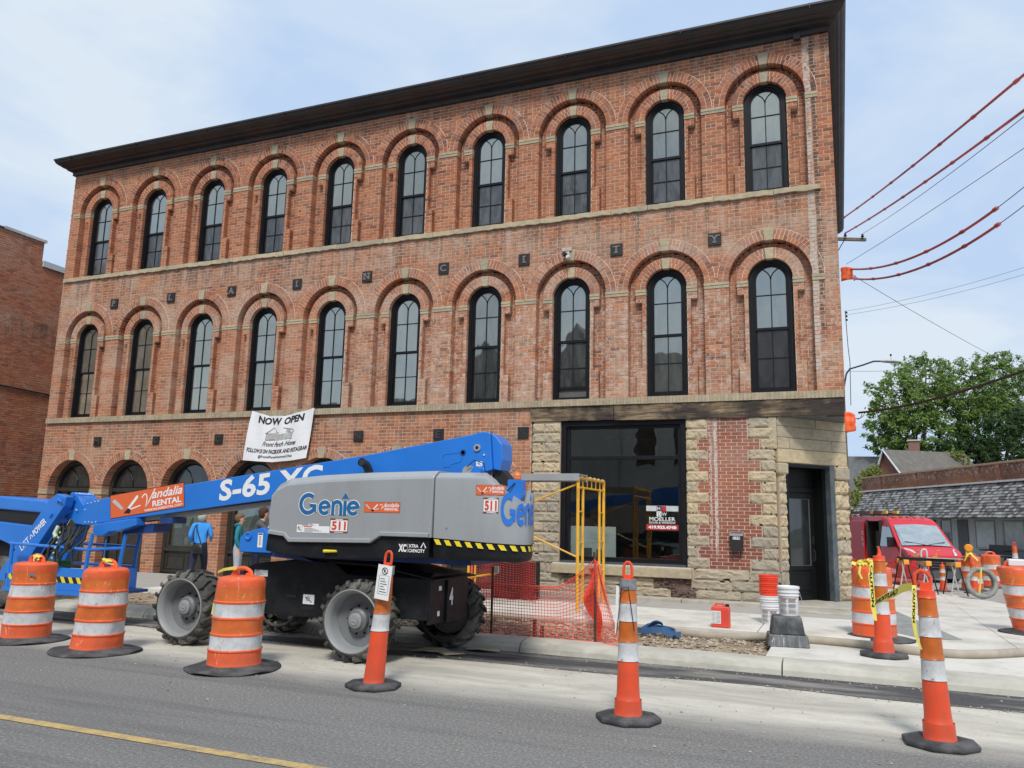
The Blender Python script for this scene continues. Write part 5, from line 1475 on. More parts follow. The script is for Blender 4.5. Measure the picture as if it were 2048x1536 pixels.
def barrel(name_label, loc, seed, lean=(0, 0), scale=1.0, base_rot=0, knot=False, collapsed=False):
    global RS
    RS = .87
    b0 = empty('traffic_barrel', loc, name_label, 'traffic barrel', 'orange and white construction barrels')
    H = [(.318, .045), (.315, .07), (.308, .12), (.306, .195), (.314, .200), (.314, .212), (.302, .218)]
    segs = [('barrel_body', orng, [(.325,.04),(.316,.07),(.312,.19),(.320,.196),(.320,.208),(.308,.215)]),
            ('white_band', wht_sheet, [(.308,.215),(.306,.225),(.304,.335),(.306,.345)]),
            ('barrel_body', orng, [(.306,.345),(.312,.352),(.312,.366),(.303,.374)]),
            ('orange_band', orng_sheet, [(.303,.374),(.301,.385),(.299,.50),(.301,.51)]),
            ('barrel_body', orng, [(.301,.51),(.307,.516),(.307,.530),(.297,.54)]),
            ('white_band', wht_sheet, [(.297,.54),(.295,.55),(.292,.66),(.294,.67)]),
            ('barrel_body', orng, [(.294,.67),(.299,.677),(.299,.692),(.290,.70)]),
            ('orange_band', orng_sheet, [(.290,.70),(.288,.71),(.286,.82),(.287,.83)]),
            ('barrel_body', orng, [(.287,.83),(.286,.885),(.278,.915),(.255,.933),(.20,.942),(.05,.947),(.001,.947)])]
    for nm, mt, pr in segs:
        # subdivide tall segments so dents can show
        pp = []
        for (a, b_) in zip(pr[:-1], pr[1:]):
            n = max(1, int(abs(b_[1]-a[1])/.03))
            for q in range(n): pp.append((a[0]+(b_[0]-a[0])*q/n, a[1]+(b_[1]-a[1])*q/n))
        pp.append(pr[-1])
        m_ = dented(pp, 40, seed, .017 if not collapsed else .032)
        m_.v = [(v[0]+lean[0]*v[2], v[1]+lean[1]*v[2], v[2]) for v in m_.v]
        m_.build(nm, mt, b0, smooth=True, local=True, recalc=False)
    m_ = MB(); ps = []
    for k in range(13):
        t = k/12; x = -.13+.26*t; z = .94+.085*math.sin(PI*min(1, max(0, (t*1.0))))**.45
        ps.append((x+lean[0]*z, lean[1]*z, z))
    for (pa, pb) in ((ps[0:3], 0), (ps[10:13], 0)): pass
    m_.tube(ps, .021, 8); m_.prism([(-.13+lean[0], .93), (-.055+lean[0], .93), (-.055+lean[0], .975), (-.10+lean[0], .985)], -.02+lean[1], .02+lean[1], 'y'); m_.prism([(.055+lean[0], .93), (.13+lean[0], .93), (.10+lean[0], .985), (.055+lean[0], .975)], -.02+lean[1], .02+lean[1], 'y')
    m_.build('handle', orng, b0, smooth=True, local=True)
    m_ = MB(); n = 48; rings = []
    for (r, z) in ((.30, .060), (.33, .052), (.38, .036), (.44, .024), (.52, .018), (.545, .012), (.54, .0), (.30, .0)):
        ring_ = []
        for k in range(n):
            a = 2*PI*k/n+base_rot; w = noise.noise(Vector((math.cos(a)*1.5+seed, math.sin(a)*1.5, 0)))
            lift_ = max(0, w)*.035*max(0, (r-.33)/.2)
            fl = 1+.05*w*(r > .35)
            ring_.append((r*.9*fl*math.cos(a), r*.9*fl*math.sin(a), z+lift_))
        rings.append(ring_)
    m_.loft(rings, cap=False); m_.build('rubber_base', rub, b0, smooth='all', local=True)
    if knot:
        m_ = MB(); kr = random.Random(seed)
        for k in range(knot):
            p = Vector((lean[0]+kr.uniform(-.02, .08)*(knot/6), lean[1]-.03, 1.0+kr.uniform(-.02, .03)))
            m_.tube([p, p+Vector((kr.uniform(-.04, .05), kr.uniform(-.03, .02), kr.uniform(-.02, .03))), p+Vector((kr.uniform(-.05, .08), kr.uniform(-.03, .02), kr.uniform(-.05, .02)))], [.013, .02, .008], 4)
        m_.build('tape_knot', tape_m, b0, local=True)
    RS = 1.0
    b0.scale = (scale,)*3
    return b0
barrel('leftmost barrel at the frame edge with a blue smudge on its top orange band', (6.93, -7.84, 0), 1.3, lean=(.04, 0), base_rot=.5, knot=6)
m_ = MB(); fb = lambda u, v, d: (6.93+.17+.03+u, -7.84-.205+u*.6, .79+v); quad(m_, fb, 0, .05, 0, .028); m_.build('paint_smudge', pm('blue_smudge', (.12,.18,.24), .6), bpy.data.objects['traffic_barrel'])
barrel('second barrel from the left with a crinkled lid edge and torn white bands, leaning right', (8.33, -8.02, 0), 4.7, lean=(.06, 0), base_rot=1.9, knot=3, collapsed=True)
barrel('third and nearest barrel standing in front of the lift chassis between two wheels', (10.36, -8.08, 0), 8.1, lean=(.03, 0), base_rot=3.3)
barrel('barrel heaped with yellow tape beside the corner of the stone entrance', (16.66, -3.05, .145), 2.2, lean=(0, 0), base_rot=.3)
barrel('barrel at the right edge of the frame with a white battery lamp on its lid', (18.86, -1.12, .145), 5.5, lean=(-.22, 0), base_rot=1.0)
barrel('left barrel of the pair behind the grey conduit coil, carrying the amber flasher', (19.5, 9.95, 0), 6.4, scale=.95)
barrel('right barrel of the pair behind the grey conduit coil, crumpled on one side', (20.2, 11.6, 0), 9.3, scale=.97, collapsed=True)
# heap of tape on the corner barrel
hp = empty('tape_heap', (16.66, -3.05, 1.09), 'crumpled heap of yellow caution tape piled on the corner barrel', 'caution tape')
m_ = MB(); hr = random.Random(17)
for k in range(46):
    p = Vector((16.66+hr.uniform(-.20, .16), -3.05+hr.uniform(-.16, .12), 1.10+abs(hr.gauss(0, .03))))
    q = [p + Vector((hr.uniform(-.05, .05), hr.uniform(-.05, .05), hr.uniform(-.02, .03))) for _ in range(4)]
    w = Vector((hr.uniform(-1, 1), hr.uniform(-1, 1), hr.uniform(.3, 1))).normalized()*.022
    m_.add([a+w*s for a in q for s in (-1, 1)], [(0,1,3,2), (2,3,5,4), (4,5,7,6)])
m_.tube([(16.52, -3.31, 1.10), (16.50, -3.335, 1.0), (16.53, -3.33, .93)], .014, 4)
m_.build('tape_loops', tape_m, hp, recalc=False)['kind'] = 'stuff'

# ================================================================ channelizer tubes
redor = pm('red_orange_plastic', (.78,.085,.028), .4, var=.06, scale=4, dirt=(.35,.09,.05), dirt_amt=.5, dscale=3.5, stretch=(1,1,.4), scratch=(.35,.12,.08))
amber_sheet = pm('amber_orange_sheet', (.55,.13,.018), .35, var=.15, scale=12, dirt=(.3,.1,.03), dirt_amt=.4, dscale=8)
duct = pm('grey_duct_tape', (.22,.235,.25), .35, var=.3, scale=20)
def channelizer(label, loc, lean=(0, 0), rot=0, h=1.0, bands=None, loop='loop', seed=0, taped=False):
    t0 = empty('channelizer_cone', loc, label, 'channelizer', 'tall thin orange channelizer cones')
    def rad(z): return .100-.036*min(z, 1.07)/1.07
    bands = bands or [(.0, .12, redor, 'cone_body', .014), (.12, .43, redor, 'cone_body', 0), (.43, .58, wht_sheet, 'white_band', 0), (.58, .745, amber_sheet, 'orange_band', 0), (.745, .895, wht_sheet, 'white_band', 0), (.895, 1.03, amber_sheet, 'orange_band', 0), (1.03, 1.08, redor, 'cone_body', 0)]
    for (z0, z1, mt, nm, ex) in bands:
        n = max(2, int((z1-z0)/.04)); pr = [(rad(z0)+.006+ex, z0+.045)]
        for q in range(n+1):
            z = z0+(z1-z0)*q/n; pr.append((rad(z)+ex+(.003 if q == 0 else 0), z+.05))
        m_ = dented(pr, 24, seed+loc[0], .003)
        if z1 > 1.02: m_.add([(0,0,z1+.055)]+[(v[0], v[1], v[2]) for v in m_.v[-24:]], [(0, k+1, (k+1) % 24+1) for k in range(24)])
        m_.v = [(v[0]+lean[0]*v[2], v[1]+lean[1]*v[2], v[2]) for v in m_.v]
        m_.build(nm, mt, t0, smooth=True, local=True, recalc=False)
    L = lambda x, z: (x+lean[0]*z, lean[1]*z, z)
    m_ = MB()
    if loop == 'loop':
        m_.prism([(L(-.028, 1.12)[0], 1.12), (L(.028, 1.12)[0], 1.12), (L(.034, 1.14)[0], 1.16), (L(-.034, 1.14)[0], 1.16)], -.02+lean[1], .02+lean[1], 'y')
        m_.tube([L(x, z) for x, z in [(-.034, 1.14), (-.036, 1.20), (-.030, 1.245), (-.012, 1.265), (.012, 1.265), (.030, 1.245), (.036, 1.20), (.034, 1.14)]], .013, 7)
    elif loop == 'round':
        m_.prism([(L(-.03, 1.12)[0], 1.12), (L(.03, 1.12)[0], 1.12), (L(.045, 1.14)[0], 1.15), (L(.035, 1.14)[0], 1.19), (L(-.035, 1.14)[0], 1.19), (L(-.045, 1.14)[0], 1.15)], -.02+lean[1], .02+lean[1], 'y')
        m_.tube([L(-.02+x, z) for x, z in [(-.048, 1.15), (-.054, 1.21), (-.045, 1.255), (-.01, 1.28), (.035, 1.265), (.058, 1.23), (.058, 1.17)]], .014, 7)
    else:
        m_.tube([L(0, 1.12), L(.01, 1.17), L(0, 1.24)], [.03, .018, .012], 7)
    m_.build('grip', redor, t0, smooth=True, local=True)
    m_ = MB()
    oct_ = [(.25*math.cos(R(22.5+45*k)+rot)*1.05, .25*math.sin(R(22.5+45*k)+rot)) for k in range(8)]
    m_.loft([[(p[0], p[1], 0) for p in oct_], [(p[0]*1.04, p[1]*1.04, .02) for p in oct_], [(p[0]*1.02, p[1]*1.02, .042) for p in oct_], [(p[0]*.6, p[1]*.6, .062) for p in oct_], [(p[0]*.5, p[1]*.5, .05) for p in oct_]])
    m_.build('rubber_base', rub, t0, smooth=True, local=True, bevel=.006)
    if taped:
        m_ = MB(); m_.lathe([(.072, 1.045), (.074, 1.06), (.071, 1.10), (.073, 1.13)], 18, cap=False)
        m_.v = [(v[0]+lean[0]*v[2], v[1]+lean[1]*v[2], v[2]) for v in m_.v]; m_.build('tape_wrap', duct, t0, smooth='all', local=True)
    return t0
ch1 = channelizer('cone in front of the lift wheel with grey tape and a white parking notice', (12.13, -8.20, 0), lean=(.085, 0), rot=.2, seed=1, taped=True, bands=[(.0, .48, redor, 'cone_body', .0), (.48, .64, wht_sheet, 'white_band', 0), (.64, .82, amber_sheet, 'orange_band', 0), (.82, 1.0, amber_sheet, 'orange_band', 0), (1.0, 1.08, redor, 'cone_body', 0)])
ch2 = channelizer('tall cone standing alone on the asphalt in front of the yellow scaffold frame', (14.63, -8.33, 0), rot=.5, seed=2, taped=True)
ch3 = channelizer('nearest cone at the lower right with a round grip and tied caution tape', (16.93, -7.98, 0), lean=(-.03, 0), rot=.1, seed=3, loop='round')
ch4 = channelizer('small looking cone on the pavement in front of the corner barrel', (16.70, -4.62, .145), rot=.8, seed=4, loop='stub')
ch5 = channelizer('distant cone by the far kerb near the bench at the right edge', (21.1, 13.3, 0), seed=5)
# notice hung on the first cone
nt_ = MB(); f = lambda u, v, d: (12.13+.055+u+v*.10, -8.30-.02-d, .83+v-u*.12)
quad(nt_, f, -.02, .135, 0, .32, .0); no = nt_.build('parking_notice', white, None)
tag(no, 'white no parking notice taped to the first cone in front of the lift', 'notice')
nt_ = MB(); stroke(nt_, f, arc2(.06, .265, .030, 0, 360, 20), .007, .003); put_text(nt_, 'P', f, h=.03, w=.018, bold=.05, u0=.05, v0=.25, depth=.003); stroke(nt_, f, [(.04, .285), (.08, .245)], .006, .004)
stroke(nt_, f, [(.01, .05), (.115, .05), (.115, .225), (.01, .225), (.01, .05)], .003, .003)
for k in range(6): quad(nt_, f, .025, .10-.015*(k % 3), .07+.024*k, .075+.024*k, .003)
nt_.build('notice_print', blk_d, no)
# notice and wire stake on the second cone
nb = MB(); f2 = lambda u, v, d: (14.535+u-v*.02, -8.40-d, .70+v)
poly2(nb, f2, [(0, -.02), (.012, .0), (.045, .36), (.02, .38)], 0); n2 = nb.build('parking_notice', white, None); tag(n2, 'white notice seen nearly edge on, hung beside the tall cone before the scaffold', 'notice')
nb = MB(); nb.tube([(14.555, -8.42, .70), (14.60, -8.43, 1.06), (14.655, -8.42, 1.07), (14.70, -8.40, .72)], .004, 5); nb.build('wire_holder', M['iron'], n2)
def capt(ob, pts, w, text, nm='caution_tape', label=None):
    m_ = MB(); P = [Vector(p) for p in pts]
    vs = []
    for i, p in enumerate(P):
        vs += [p + w[i]*.5, p - w[i]*.5]
    m_.add(vs, [(2*i, 2*i+1, 2*i+3, 2*i+2) for i in range(len(P)-1)])
    o = m_.build(nm, tape_m, None, smooth='all', recalc=False); tag(o, label, 'caution tape')
    def fn(u, v, d):
        t = u*(len(P)-1); k = min(int(t), len(P)-2); t -= k
        c = P[k].lerp(P[k+1], t); ww = w[k].lerp(w[k+1], t)
        n = (P[k+1]-P[k]).cross(ww).normalized()
        if n.y > 0: n = -n
        return tuple(c + ww*(v-.5) + n*d)
    if text:
        t = MB()
        for (s, u0, u1) in text: put_text(t, s, lambda u, v, d: fn(u, v, d), w=u1-u0, h=.62, bold=.04, u0=u0, v0=.19, depth=.004)
        t.build('tape_lettering', blk_d, o)
    return o
Vz = Vector
capt(None, [(16.80, -8.02, 1.16), (16.74, -7.85, 1.13), (16.70, -7.65, 1.08), (16.63, -7.4, 1.02), (16.56, -7.15, .95)], [Vz((0, 0, .05)), Vz((.01, 0, .07)), Vz((.02, 0, .075)), Vz((.03, 0, .075)), Vz((.03, 0, .07))], [('CAUTION', .42, .98)], label='yellow caution tape stretched away from the grip of the nearest cone')
capt(None, [(16.81, -8.06, 1.17), (16.80, -8.09, 1.05), (16.79, -8.10, .92), (16.80, -8.10, .80), (16.83, -8.09, .70)], [Vz((.03, 0, 0)), Vz((.03, 0, 0)), Vz((.028, 0, 0)), Vz((.024, 0, 0)), Vz((.015, 0, 0))], [('CAUTION', .05, .55)], label='loose end of yellow caution tape hanging down beside the nearest cone')
capt(None, [(16.62, -4.70, 1.20), (16.60, -4.72, 1.05), (16.61, -4.73, .88), (16.61, -4.72, .70), (16.63, -4.72, .55)], [Vz((.035, 0, .01)), Vz((.05, 0, 0)), Vz((.045, 0, 0)), Vz((.05, 0, 0)), Vz((.03, 0, 0))], [('CAUTION', .05, .75)], label='strip of yellow caution tape hanging on the left of the small looking cone')
capt(None, [(10.36, -8.15, 1.03), (10.15, -8.1, 1.0), (9.98, -8.0, .96), (9.90, -7.9, .90)], [Vz((0, 0, .035)), Vz((0, 0, .03)), Vz((0, 0, .03)), Vz((0, 0, .02))], None, label='short yellow tape trailing left from the handle of the nearest barrel')
capt(None, [(10.12, -8.12, .80), (10.09, -8.13, .66), (10.07, -8.13, .53)], [Vz((.045, 0, .01)), Vz((.04, 0, 0)), Vz((.035, 0, 0))], None, label='bit of yellow tape hanging between the nearest barrel and the lift wheel')
# ================================================================ neighbour building at the left
nb_ = empty('neighbour_brick_building', (-12, 1, 0), 'windowless red brick side wall with stepped parapet at the left edge', 'building')
m_ = MB(); m_.box(-20, -8.512, -9, 3.06, 0, 10.55); m_.box(-20, -8.512, 3.06, 14, 0, 9.72); m_.build('wall_mortar', pm('side_mortar', (.46,.36,.28), .95, var=.25, scale=2, dirt=(.2,.14,.1), dirt_amt=.5), nb_)
wbm = MB(); rn = random.Random(21)
z = 2.0; k = 0
while z < 10.5:
    y = -2.2 - (k % 2)*.1
    ymax = 3.04 if z+CO > 9.72 else 7.0
    while y < ymax:
        b_ = min(y+.205, ymax); e = rn.uniform(-.004, .004)
        wbm.add([(-8.5+e, y+.006, z+.007), (-8.5+e, b_-.006, z+.007), (-8.5+e, b_-.006, z+CO-.007), (-8.5+e, y+.006, z+CO-.007), (-8.53, y+.006, z+.007), (-8.53, b_-.006, z+.007), (-8.53, b_-.006, z+CO-.007), (-8.53, y+.006, z+CO-.007)],
                [(0,1,2,3), (0,4,5,1), (1,5,6,2), (2,6,7,3), (3,7,4,0)])
        y += .205
    z += CO; k += 1
wbm.build('wall_bricks', M['sidebrick'], nb_, recalc=False)['kind'] = 'stuff'
m_ = MB(); m_.box(-8.75, -8.46, -9, 1.6, 10.55, 10.60); m_.build('coping', pm('dark_metal_coping', (.06,.06,.065), .5), nb_)
m_ = MB(); m_.box(-8.8, -8.45, 1.6, 3.12, 10.55, 10.64); m_.build('coping', pm('whitewashed_coping', (.55,.53,.50), .9, var=.2, scale=6, dirt=(.3,.25,.2), dirt_amt=.6), nb_)
m_ = MB(); m_.prism([(3.08, 9.92), (3.08, 9.72), (14, 9.60), (14, 9.72)], -8.9, -8.44, 'x'); m_.build('coping', pm('pale_metal_coping', (.50,.53,.55), .5), nb_)
m_ = MB(); m_.tube([(-8.46, -3, 5.55), (-8.46, 1, 5.50), (-8.46, 4, 5.42)], .03, 6); m_.build('conduit', M['iron'], nb_)
# ================================================================ low shop with shingle mansard
W0 = Vector((23.4, 23.4)); WD = Vector((-.391, .920)); WN = Vector((-.920, -.391))
def sp(t, o, z): p = W0+WD*t+WN*o; return (p.x, p.y, z)
def sbox(mb, t0, t1, o0, o1, z0, z1, mi=0):
    v = [sp(t0,o0,z0), sp(t1,o0,z0), sp(t1,o1,z0), sp(t0,o1,z0), sp(t0,o0,z1), sp(t1,o0,z1), sp(t1,o1,z1), sp(t0,o1,z1)]
    mb.add(v, [(0,1,5,4),(1,2,6,5),(2,3,7,6),(3,0,4,7),(4,5,6,7),(3,2,1,0)], mi)
shop = empty('low_shop', tuple(sp(5, -2, 0)), 'low grey shop with weathered shingle mansard and brick parapet across the side street', 'shop')
graybd = pm('grey_board_wall', (.36,.37,.38), .7, var=.06)
m_ = MB(); sbox(m_, -9, 14.9, -9, 0, 0, 3.6); m_.build('wall', graybd, shop)
m_ = MB(); sbox(m_, -9, 14.95, -.35, .02, 3.6, 4.45); m_.build('parapet', M['mortar'], shop)
pb = MB(); z = 3.66
k = 0
while z < 4.40:
    t_ = -6 - (k % 2)*.12
    while t_ < 14.9:
        e = .03+rn.uniform(0, .006)
        sbox(pb, t_+.008, min(t_+.24, 14.94)-.008, .0, e, z+.008, z+.085-.006); t_ += .24
    z += .085; k += 1
pb.build('parapet_bricks', brick_mat('dark_parapet_brick', False, [(0, .1), (1, .1)], [(.11,.042,.03), (.16,.06,.042), (.20,.075,.05), (.13,.05,.035)]), shop)['kind'] = 'stuff'
m_ = MB(); sbox(m_, -9, 15.0, -.4, .09, 4.45, 4.53); m_.build('coping', pm('tile_coping', (.42,.27,.18), .8, var=.2), shop)
m_ = MB(); sbox(m_, -9, 14.95, .02, .20, 3.64, 3.72); m_.build('flashing', pm('pink_grey_flashing', (.62,.55,.52), .6), shop)
for t_ in (1.6, 3.1, 8.6, 12.5):
    m_ = MB(); sbox(m_, t_, t_+.3, .03, .075, 3.7, 4.44); m_.build('parapet_pier', bpy.data.materials['dark_parapet_brick'], shop)
# mansard slope and shingles
def man(t, s, h): # s 0..1 from eave to top, h off the slope
    o = .95-.87*s; z = 2.12+1.50*s
    return sp(t, o+h*.86, z+h*.5)
m_ = MB(); m_.add([man(-9, 0, 0), man(14.75, 0, 0), man(14.35, 1, 0), man(-9, 1, 0), sp(14.75, 0, 2.12), sp(-9, 0, 2.12), sp(14.35, 0, 3.62)], [(0,1,2,3), (0,5,4,1), (1,4,6,2)]); m_.build('mansard_deck', pm('deck_dark', (.05,.048,.045), .9), shop)
def shingle_mat():
    m, nt, b, P = new_mat('weathered_shingle')
    oi = nt.nodes.new('ShaderNodeNewGeometry')
    c = ramp(nt, oi.outputs['Random Per Island'], [(0, (.055,.052,.05)), (.35, (.14,.135,.13)), (.65, (.24,.235,.23)), (1, (.36,.355,.345))])
    nt.links.new(c, b.inputs['Base Color']); b.inputs['Roughness'].default_value = .9; return m
shm = shingle_mat()
def shingle_one(mb, t0, t1, s0, s1):
    mb.add([man(t0, s0, .05), man(t1, s0, .05), man(t1, s1, .012), man(t0, s1, .012), man(t0, s0, .02), man(t1, s0, .02)], [(0,1,2,3), (4,5,1,0), (0,3,4), (1,5,2)])
allsh = []
rows = 12
for r_ in range(rows):
    t_ = -6 + rn.uniform(0, .2)
    while t_ < 14.6-.4*r_/rows:
        w = rn.uniform(.12, .30); s0 = r_/rows + rn.uniform(-.006, .006)
        allsh.append((t_, min(t_+w-.012, 14.7-.4*r_/rows), s0, min(.985, s0+1.35/rows))); t_ += w
allsh.sort(key=lambda q: abs(q[0]-2.0))
for q in allsh[:298]:
    m_ = MB(); shingle_one(m_, *q); 
    o_ = m_.build('shingle', None, shop) if False else None
    me = m_.mesh('shingle'); me.materials.append(shm)
    ob = bpy.data.objects.new('shingle', me); C.objects.link(ob); ob.parent = shop; ob.location = -origin(shop)
m_ = MB()
for q in allsh[298:]: shingle_one(m_, *q)
m_.build('shingles', shm, shop, recalc=False)['kind'] = 'stuff'
# single shingles would all share one island value: give them a per-object variant
m2 = shm.copy(); m2.name = 'weathered_shingle_single'
for n_ in m2.node_tree.nodes:
    if n_.type == 'VALTORGB':
        oi = m2.node_tree.nodes.new('ShaderNodeObjectInfo'); m2.node_tree.links.new(oi.outputs['Random'], n_.inputs['Fac'])
for ob in shop.children:
    if ob.name.startswith('shingle') and not ob.get('kind'): ob.data.materials[0] = m2
# grooved board front, posts, windows, doors
k = 0; t_ = -6.0
while t_ < 14.8:
    m_ = MB(); sbox(m_, t_+.008, t_+.292, .0, .016, .15, 2.14); m_.build('wall_board', graybd, shop); t_ += .3
dkglass = M['glass_lo']
curtain = pm('pale_curtain', (.42,.46,.46), .9, var=.12, scale=4)
gtrim = pm('grey_trim', (.26,.27,.28), .6)
def shopwin(t0, t1, z0, z1, kind):
    m_ = MB()
    for (a, b_, c_, d_) in ((t0-.07, t0, z0-.07, z1+.07), (t1, t1+.07, z0-.07, z1+.07), (t0, t1, z1, z1+.07), (t0, t1, z0-.07, z0)): sbox(m_, a, b_, .017, .05, c_, d_)
    w_ = m_.build('window', gtrim, shop)
    m_ = MB(); sbox(m_, t0, t1, .0165, .022, z0, z1); m_.build('pane' if kind else 'curtain_pane', dkglass if kind else curtain, w_)
shopwin(5.75, 6.55, .55, 2.0, 1); shopwin(2.35, 3.7, .85, 1.95, 0); shopwin(.35, 1.65, .85, 1.95, 0); shopwin(-3.2, -1.0, .85, 1.95, 0)
m_ = MB(); sbox(m_, 7.0, 9.4, .017, .03, .15, 2.05); m_.build('dark_shopfront', pm('charcoal_front', (.03,.03,.032), .5), shop)
m_ = MB(); sbox(m_, 4.3, 5.15, .018, .045, .15, 2.05); m_.build('door', pm('dark_grey_door', (.06,.063,.066), .6), shop)
m_ = MB(); m_.prism([tuple(sp(-9, 0, 0)[:2]), tuple(sp(15, 0, 0)[:2]), tuple(sp(15, 2.4, 0)[:2]), tuple(sp(-9, 2.4, 0)[:2])], 0, .15, 'z'); tag(m_.build('far_pavement', walkd), kind='structure')
# bench
bn = empty('bench', tuple(sp(1.0, .8, .15)), 'dark bench on the far pavement under the curtained window', 'bench')
dk = pm('black_bench', (.012,.012,.013), .6)
m_ = MB(); sbox(m_, .2, 2.0, .55, .95, .50, .56); m_.build('seat', dk, bn)
m_ = MB(); sbox(m_, .25, 1.95, .50, .55, .60, 1.0); m_.build('backrest', dk, bn)
for t_ in (.3, 1.85):
    for o_ in (.58, .9):
        m_ = MB(); sbox(m_, t_, t_+.07, o_-.03, o_+.03, .15, .5); m_.build('leg', dk, bn)
    m_ = MB(); sbox(m_, t_, t_+.07, .5, 1.0, .74, .79); m_.build('armrest', dk, bn)
# ================================================================ houses behind
shroof = pm('grey_brown_asphalt_roof', (.16,.145,.125), .95, var=.2, scale=2.5, bump=.5, bscale=20, dirt=(.10,.10,.085), dirt_amt=.6, dscale=1.5)
hs = empty('gabled_house', (22, 52, 0), 'brick house with steep grey shingled roof and chimney behind the low shop', 'house')
A_, B_ = Vector((19.41, 50.9, 7.4)), Vector((26.2, 62.0, 8.0))
dirn = (B_-A_).normalized(); sd_ = Vector((.75, -.66, 0)).normalized()
m_ = MB()
f0, f1 = A_ + Vector((1.9, -1.7, -3.3)), B_ + Vector((1.9, -1.7, -3.3))
g0, g1 = A_ + Vector((-1.0, .9, -3.3)), B_ + Vector((-1.0, .9, -3.3))
m_.add([tuple(p) for p in (A_, B_, f1, f0)], [(0,1,2,3)]); m_.add([tuple(p+Vector((0,0,-.14))) for p in (A_, B_, f1, f0)], [(0,1,2,3)])
m_.add([tuple(p) for p in (A_, B_, g1, g0)], [(0,1,2,3)]); m_.add([tuple(A_), tuple(A_+Vector((0,0,-.14))), tuple(f0+Vector((0,0,-.14))), tuple(f0)], [(0,1,2,3)])
m_.build('roof', shroof, hs)
m_ = MB(); i_ = (B_-A_).normalized()*.25
m_.add([tuple(A_+i_+Vector((0,0,-.2))), tuple(f0+i_+Vector((-.05,.05,-.1))), tuple(g0+i_), (g0.x+i_.x, g0.y+i_.y, 0), (f0.x+i_.x, f0.y+i_.y, 0)], [(0,1,4,3,2)])
m_.add([tuple(f0+i_+Vector((-.1,.1,-.1))), tuple(f1+Vector((-.1,.1,-.1))), (f1.x-.1, f1.y+.1, 0), (f0.x+i_.x-.1, f0.y+i_.y+.1, 0)], [(0,1,2,3)])
m_.build('wall', pm('red_brown_brickwork', (.19,.08,.055), .9, var=.25, scale=8), hs)
m_ = MB(); m_.tube([tuple(g0+Vector((0,0,-.1))), tuple(A_+Vector((0,0,-.05))), tuple(f0+Vector((0,0,-.05)))], .09, 4); m_.build('bargeboard', pm('pale_trim', (.5,.52,.53), .6), hs)
m_ = MB(); m_.box(21.6, 22.4, 56.6, 57.2, 6.5, 8.55); ch_ = m_.build('chimney', pm('chimney_brick', (.22,.12,.09), .9, var=.3, scale=10), hs)
m_ = MB(); m_.box(21.52, 22.48, 56.5, 57.3, 8.55, 8.66); m_.build('chimney_cap', pm('cap_stone', (.45,.42,.38), .9), ch_)
h2 = empty('background_house', (17.5, 66, 0), 'plain grey roofed house just right of the brick corner', 'house')
m_ = MB(); m_.add([(14.5, 68.5, 8.35), (20.8, 66.5, 8.1), (20.3, 63.8, 3.5), (14, 65.5, 3.5), (21, 69, 3.5), (15, 71, 3.5)], [(0,1,2,3), (0,1,4,5)]); m_.build('roof', pm('slate_grey_roof', (.13,.13,.13), .9, var=.2, scale=3), h2)
m_ = MB(); m_.box(14.3, 20.2, 64.5, 69.5, 0, 3.8); m_.build('wall', pm('grey_siding', (.32,.32,.31), .8), h2)
# ================================================================ trees
def leaf_mat(name, stops):
    m, nt, b, P = new_mat(name); g_ = nt.nodes.new('ShaderNodeNewGeometry')
    c = ramp(nt, g_.outputs['Random Per Island'], stops)
    c = mixc(nt, ramp(nt, noise_(nt, P, .5, 3), [(.35, 0.0), (.65, .6)]), c, (stops[-1][1]))
    nt.links.new(c, b.inputs['Base Color']); b.inputs['Roughness'].default_value = .55
    b.inputs['Specular IOR Level'].default_value = .3
    b.inputs['Subsurface Weight'].default_value = 0
    tr = nt.nodes.new('ShaderNodeBsdfTranslucent'); nt.links.new(c, tr.inputs['Color'])
    mx = nt.nodes.new('ShaderNodeMixShader'); mx.inputs[0].default_value = .3
    nt.links.new(b.outputs[0], mx.inputs[1]); nt.links.new(tr.outputs[0], mx.inputs[2]); nt.links.new(mx.outputs[0], nt.nodes['Material Output'].inputs['Surface'])
    return m
leafA = leaf_mat('maple_leaves', [(0, (.05,.10,.02)), (.5, (.12,.20,.042)), (1, (.22,.32,.08))])
leafB = leaf_mat('dark_leaves', [(0, (.02,.045,.012)), (.5, (.035,.07,.018)), (1, (.055,.10,.03))])
leafC = leaf_mat('yellow_green_leaves', [(0, (.10,.14,.02)), (.5, (.17,.21,.035)), (1, (.25,.29,.06))])
bark = pm('bark', (.05,.04,.03), .9, var=.3)
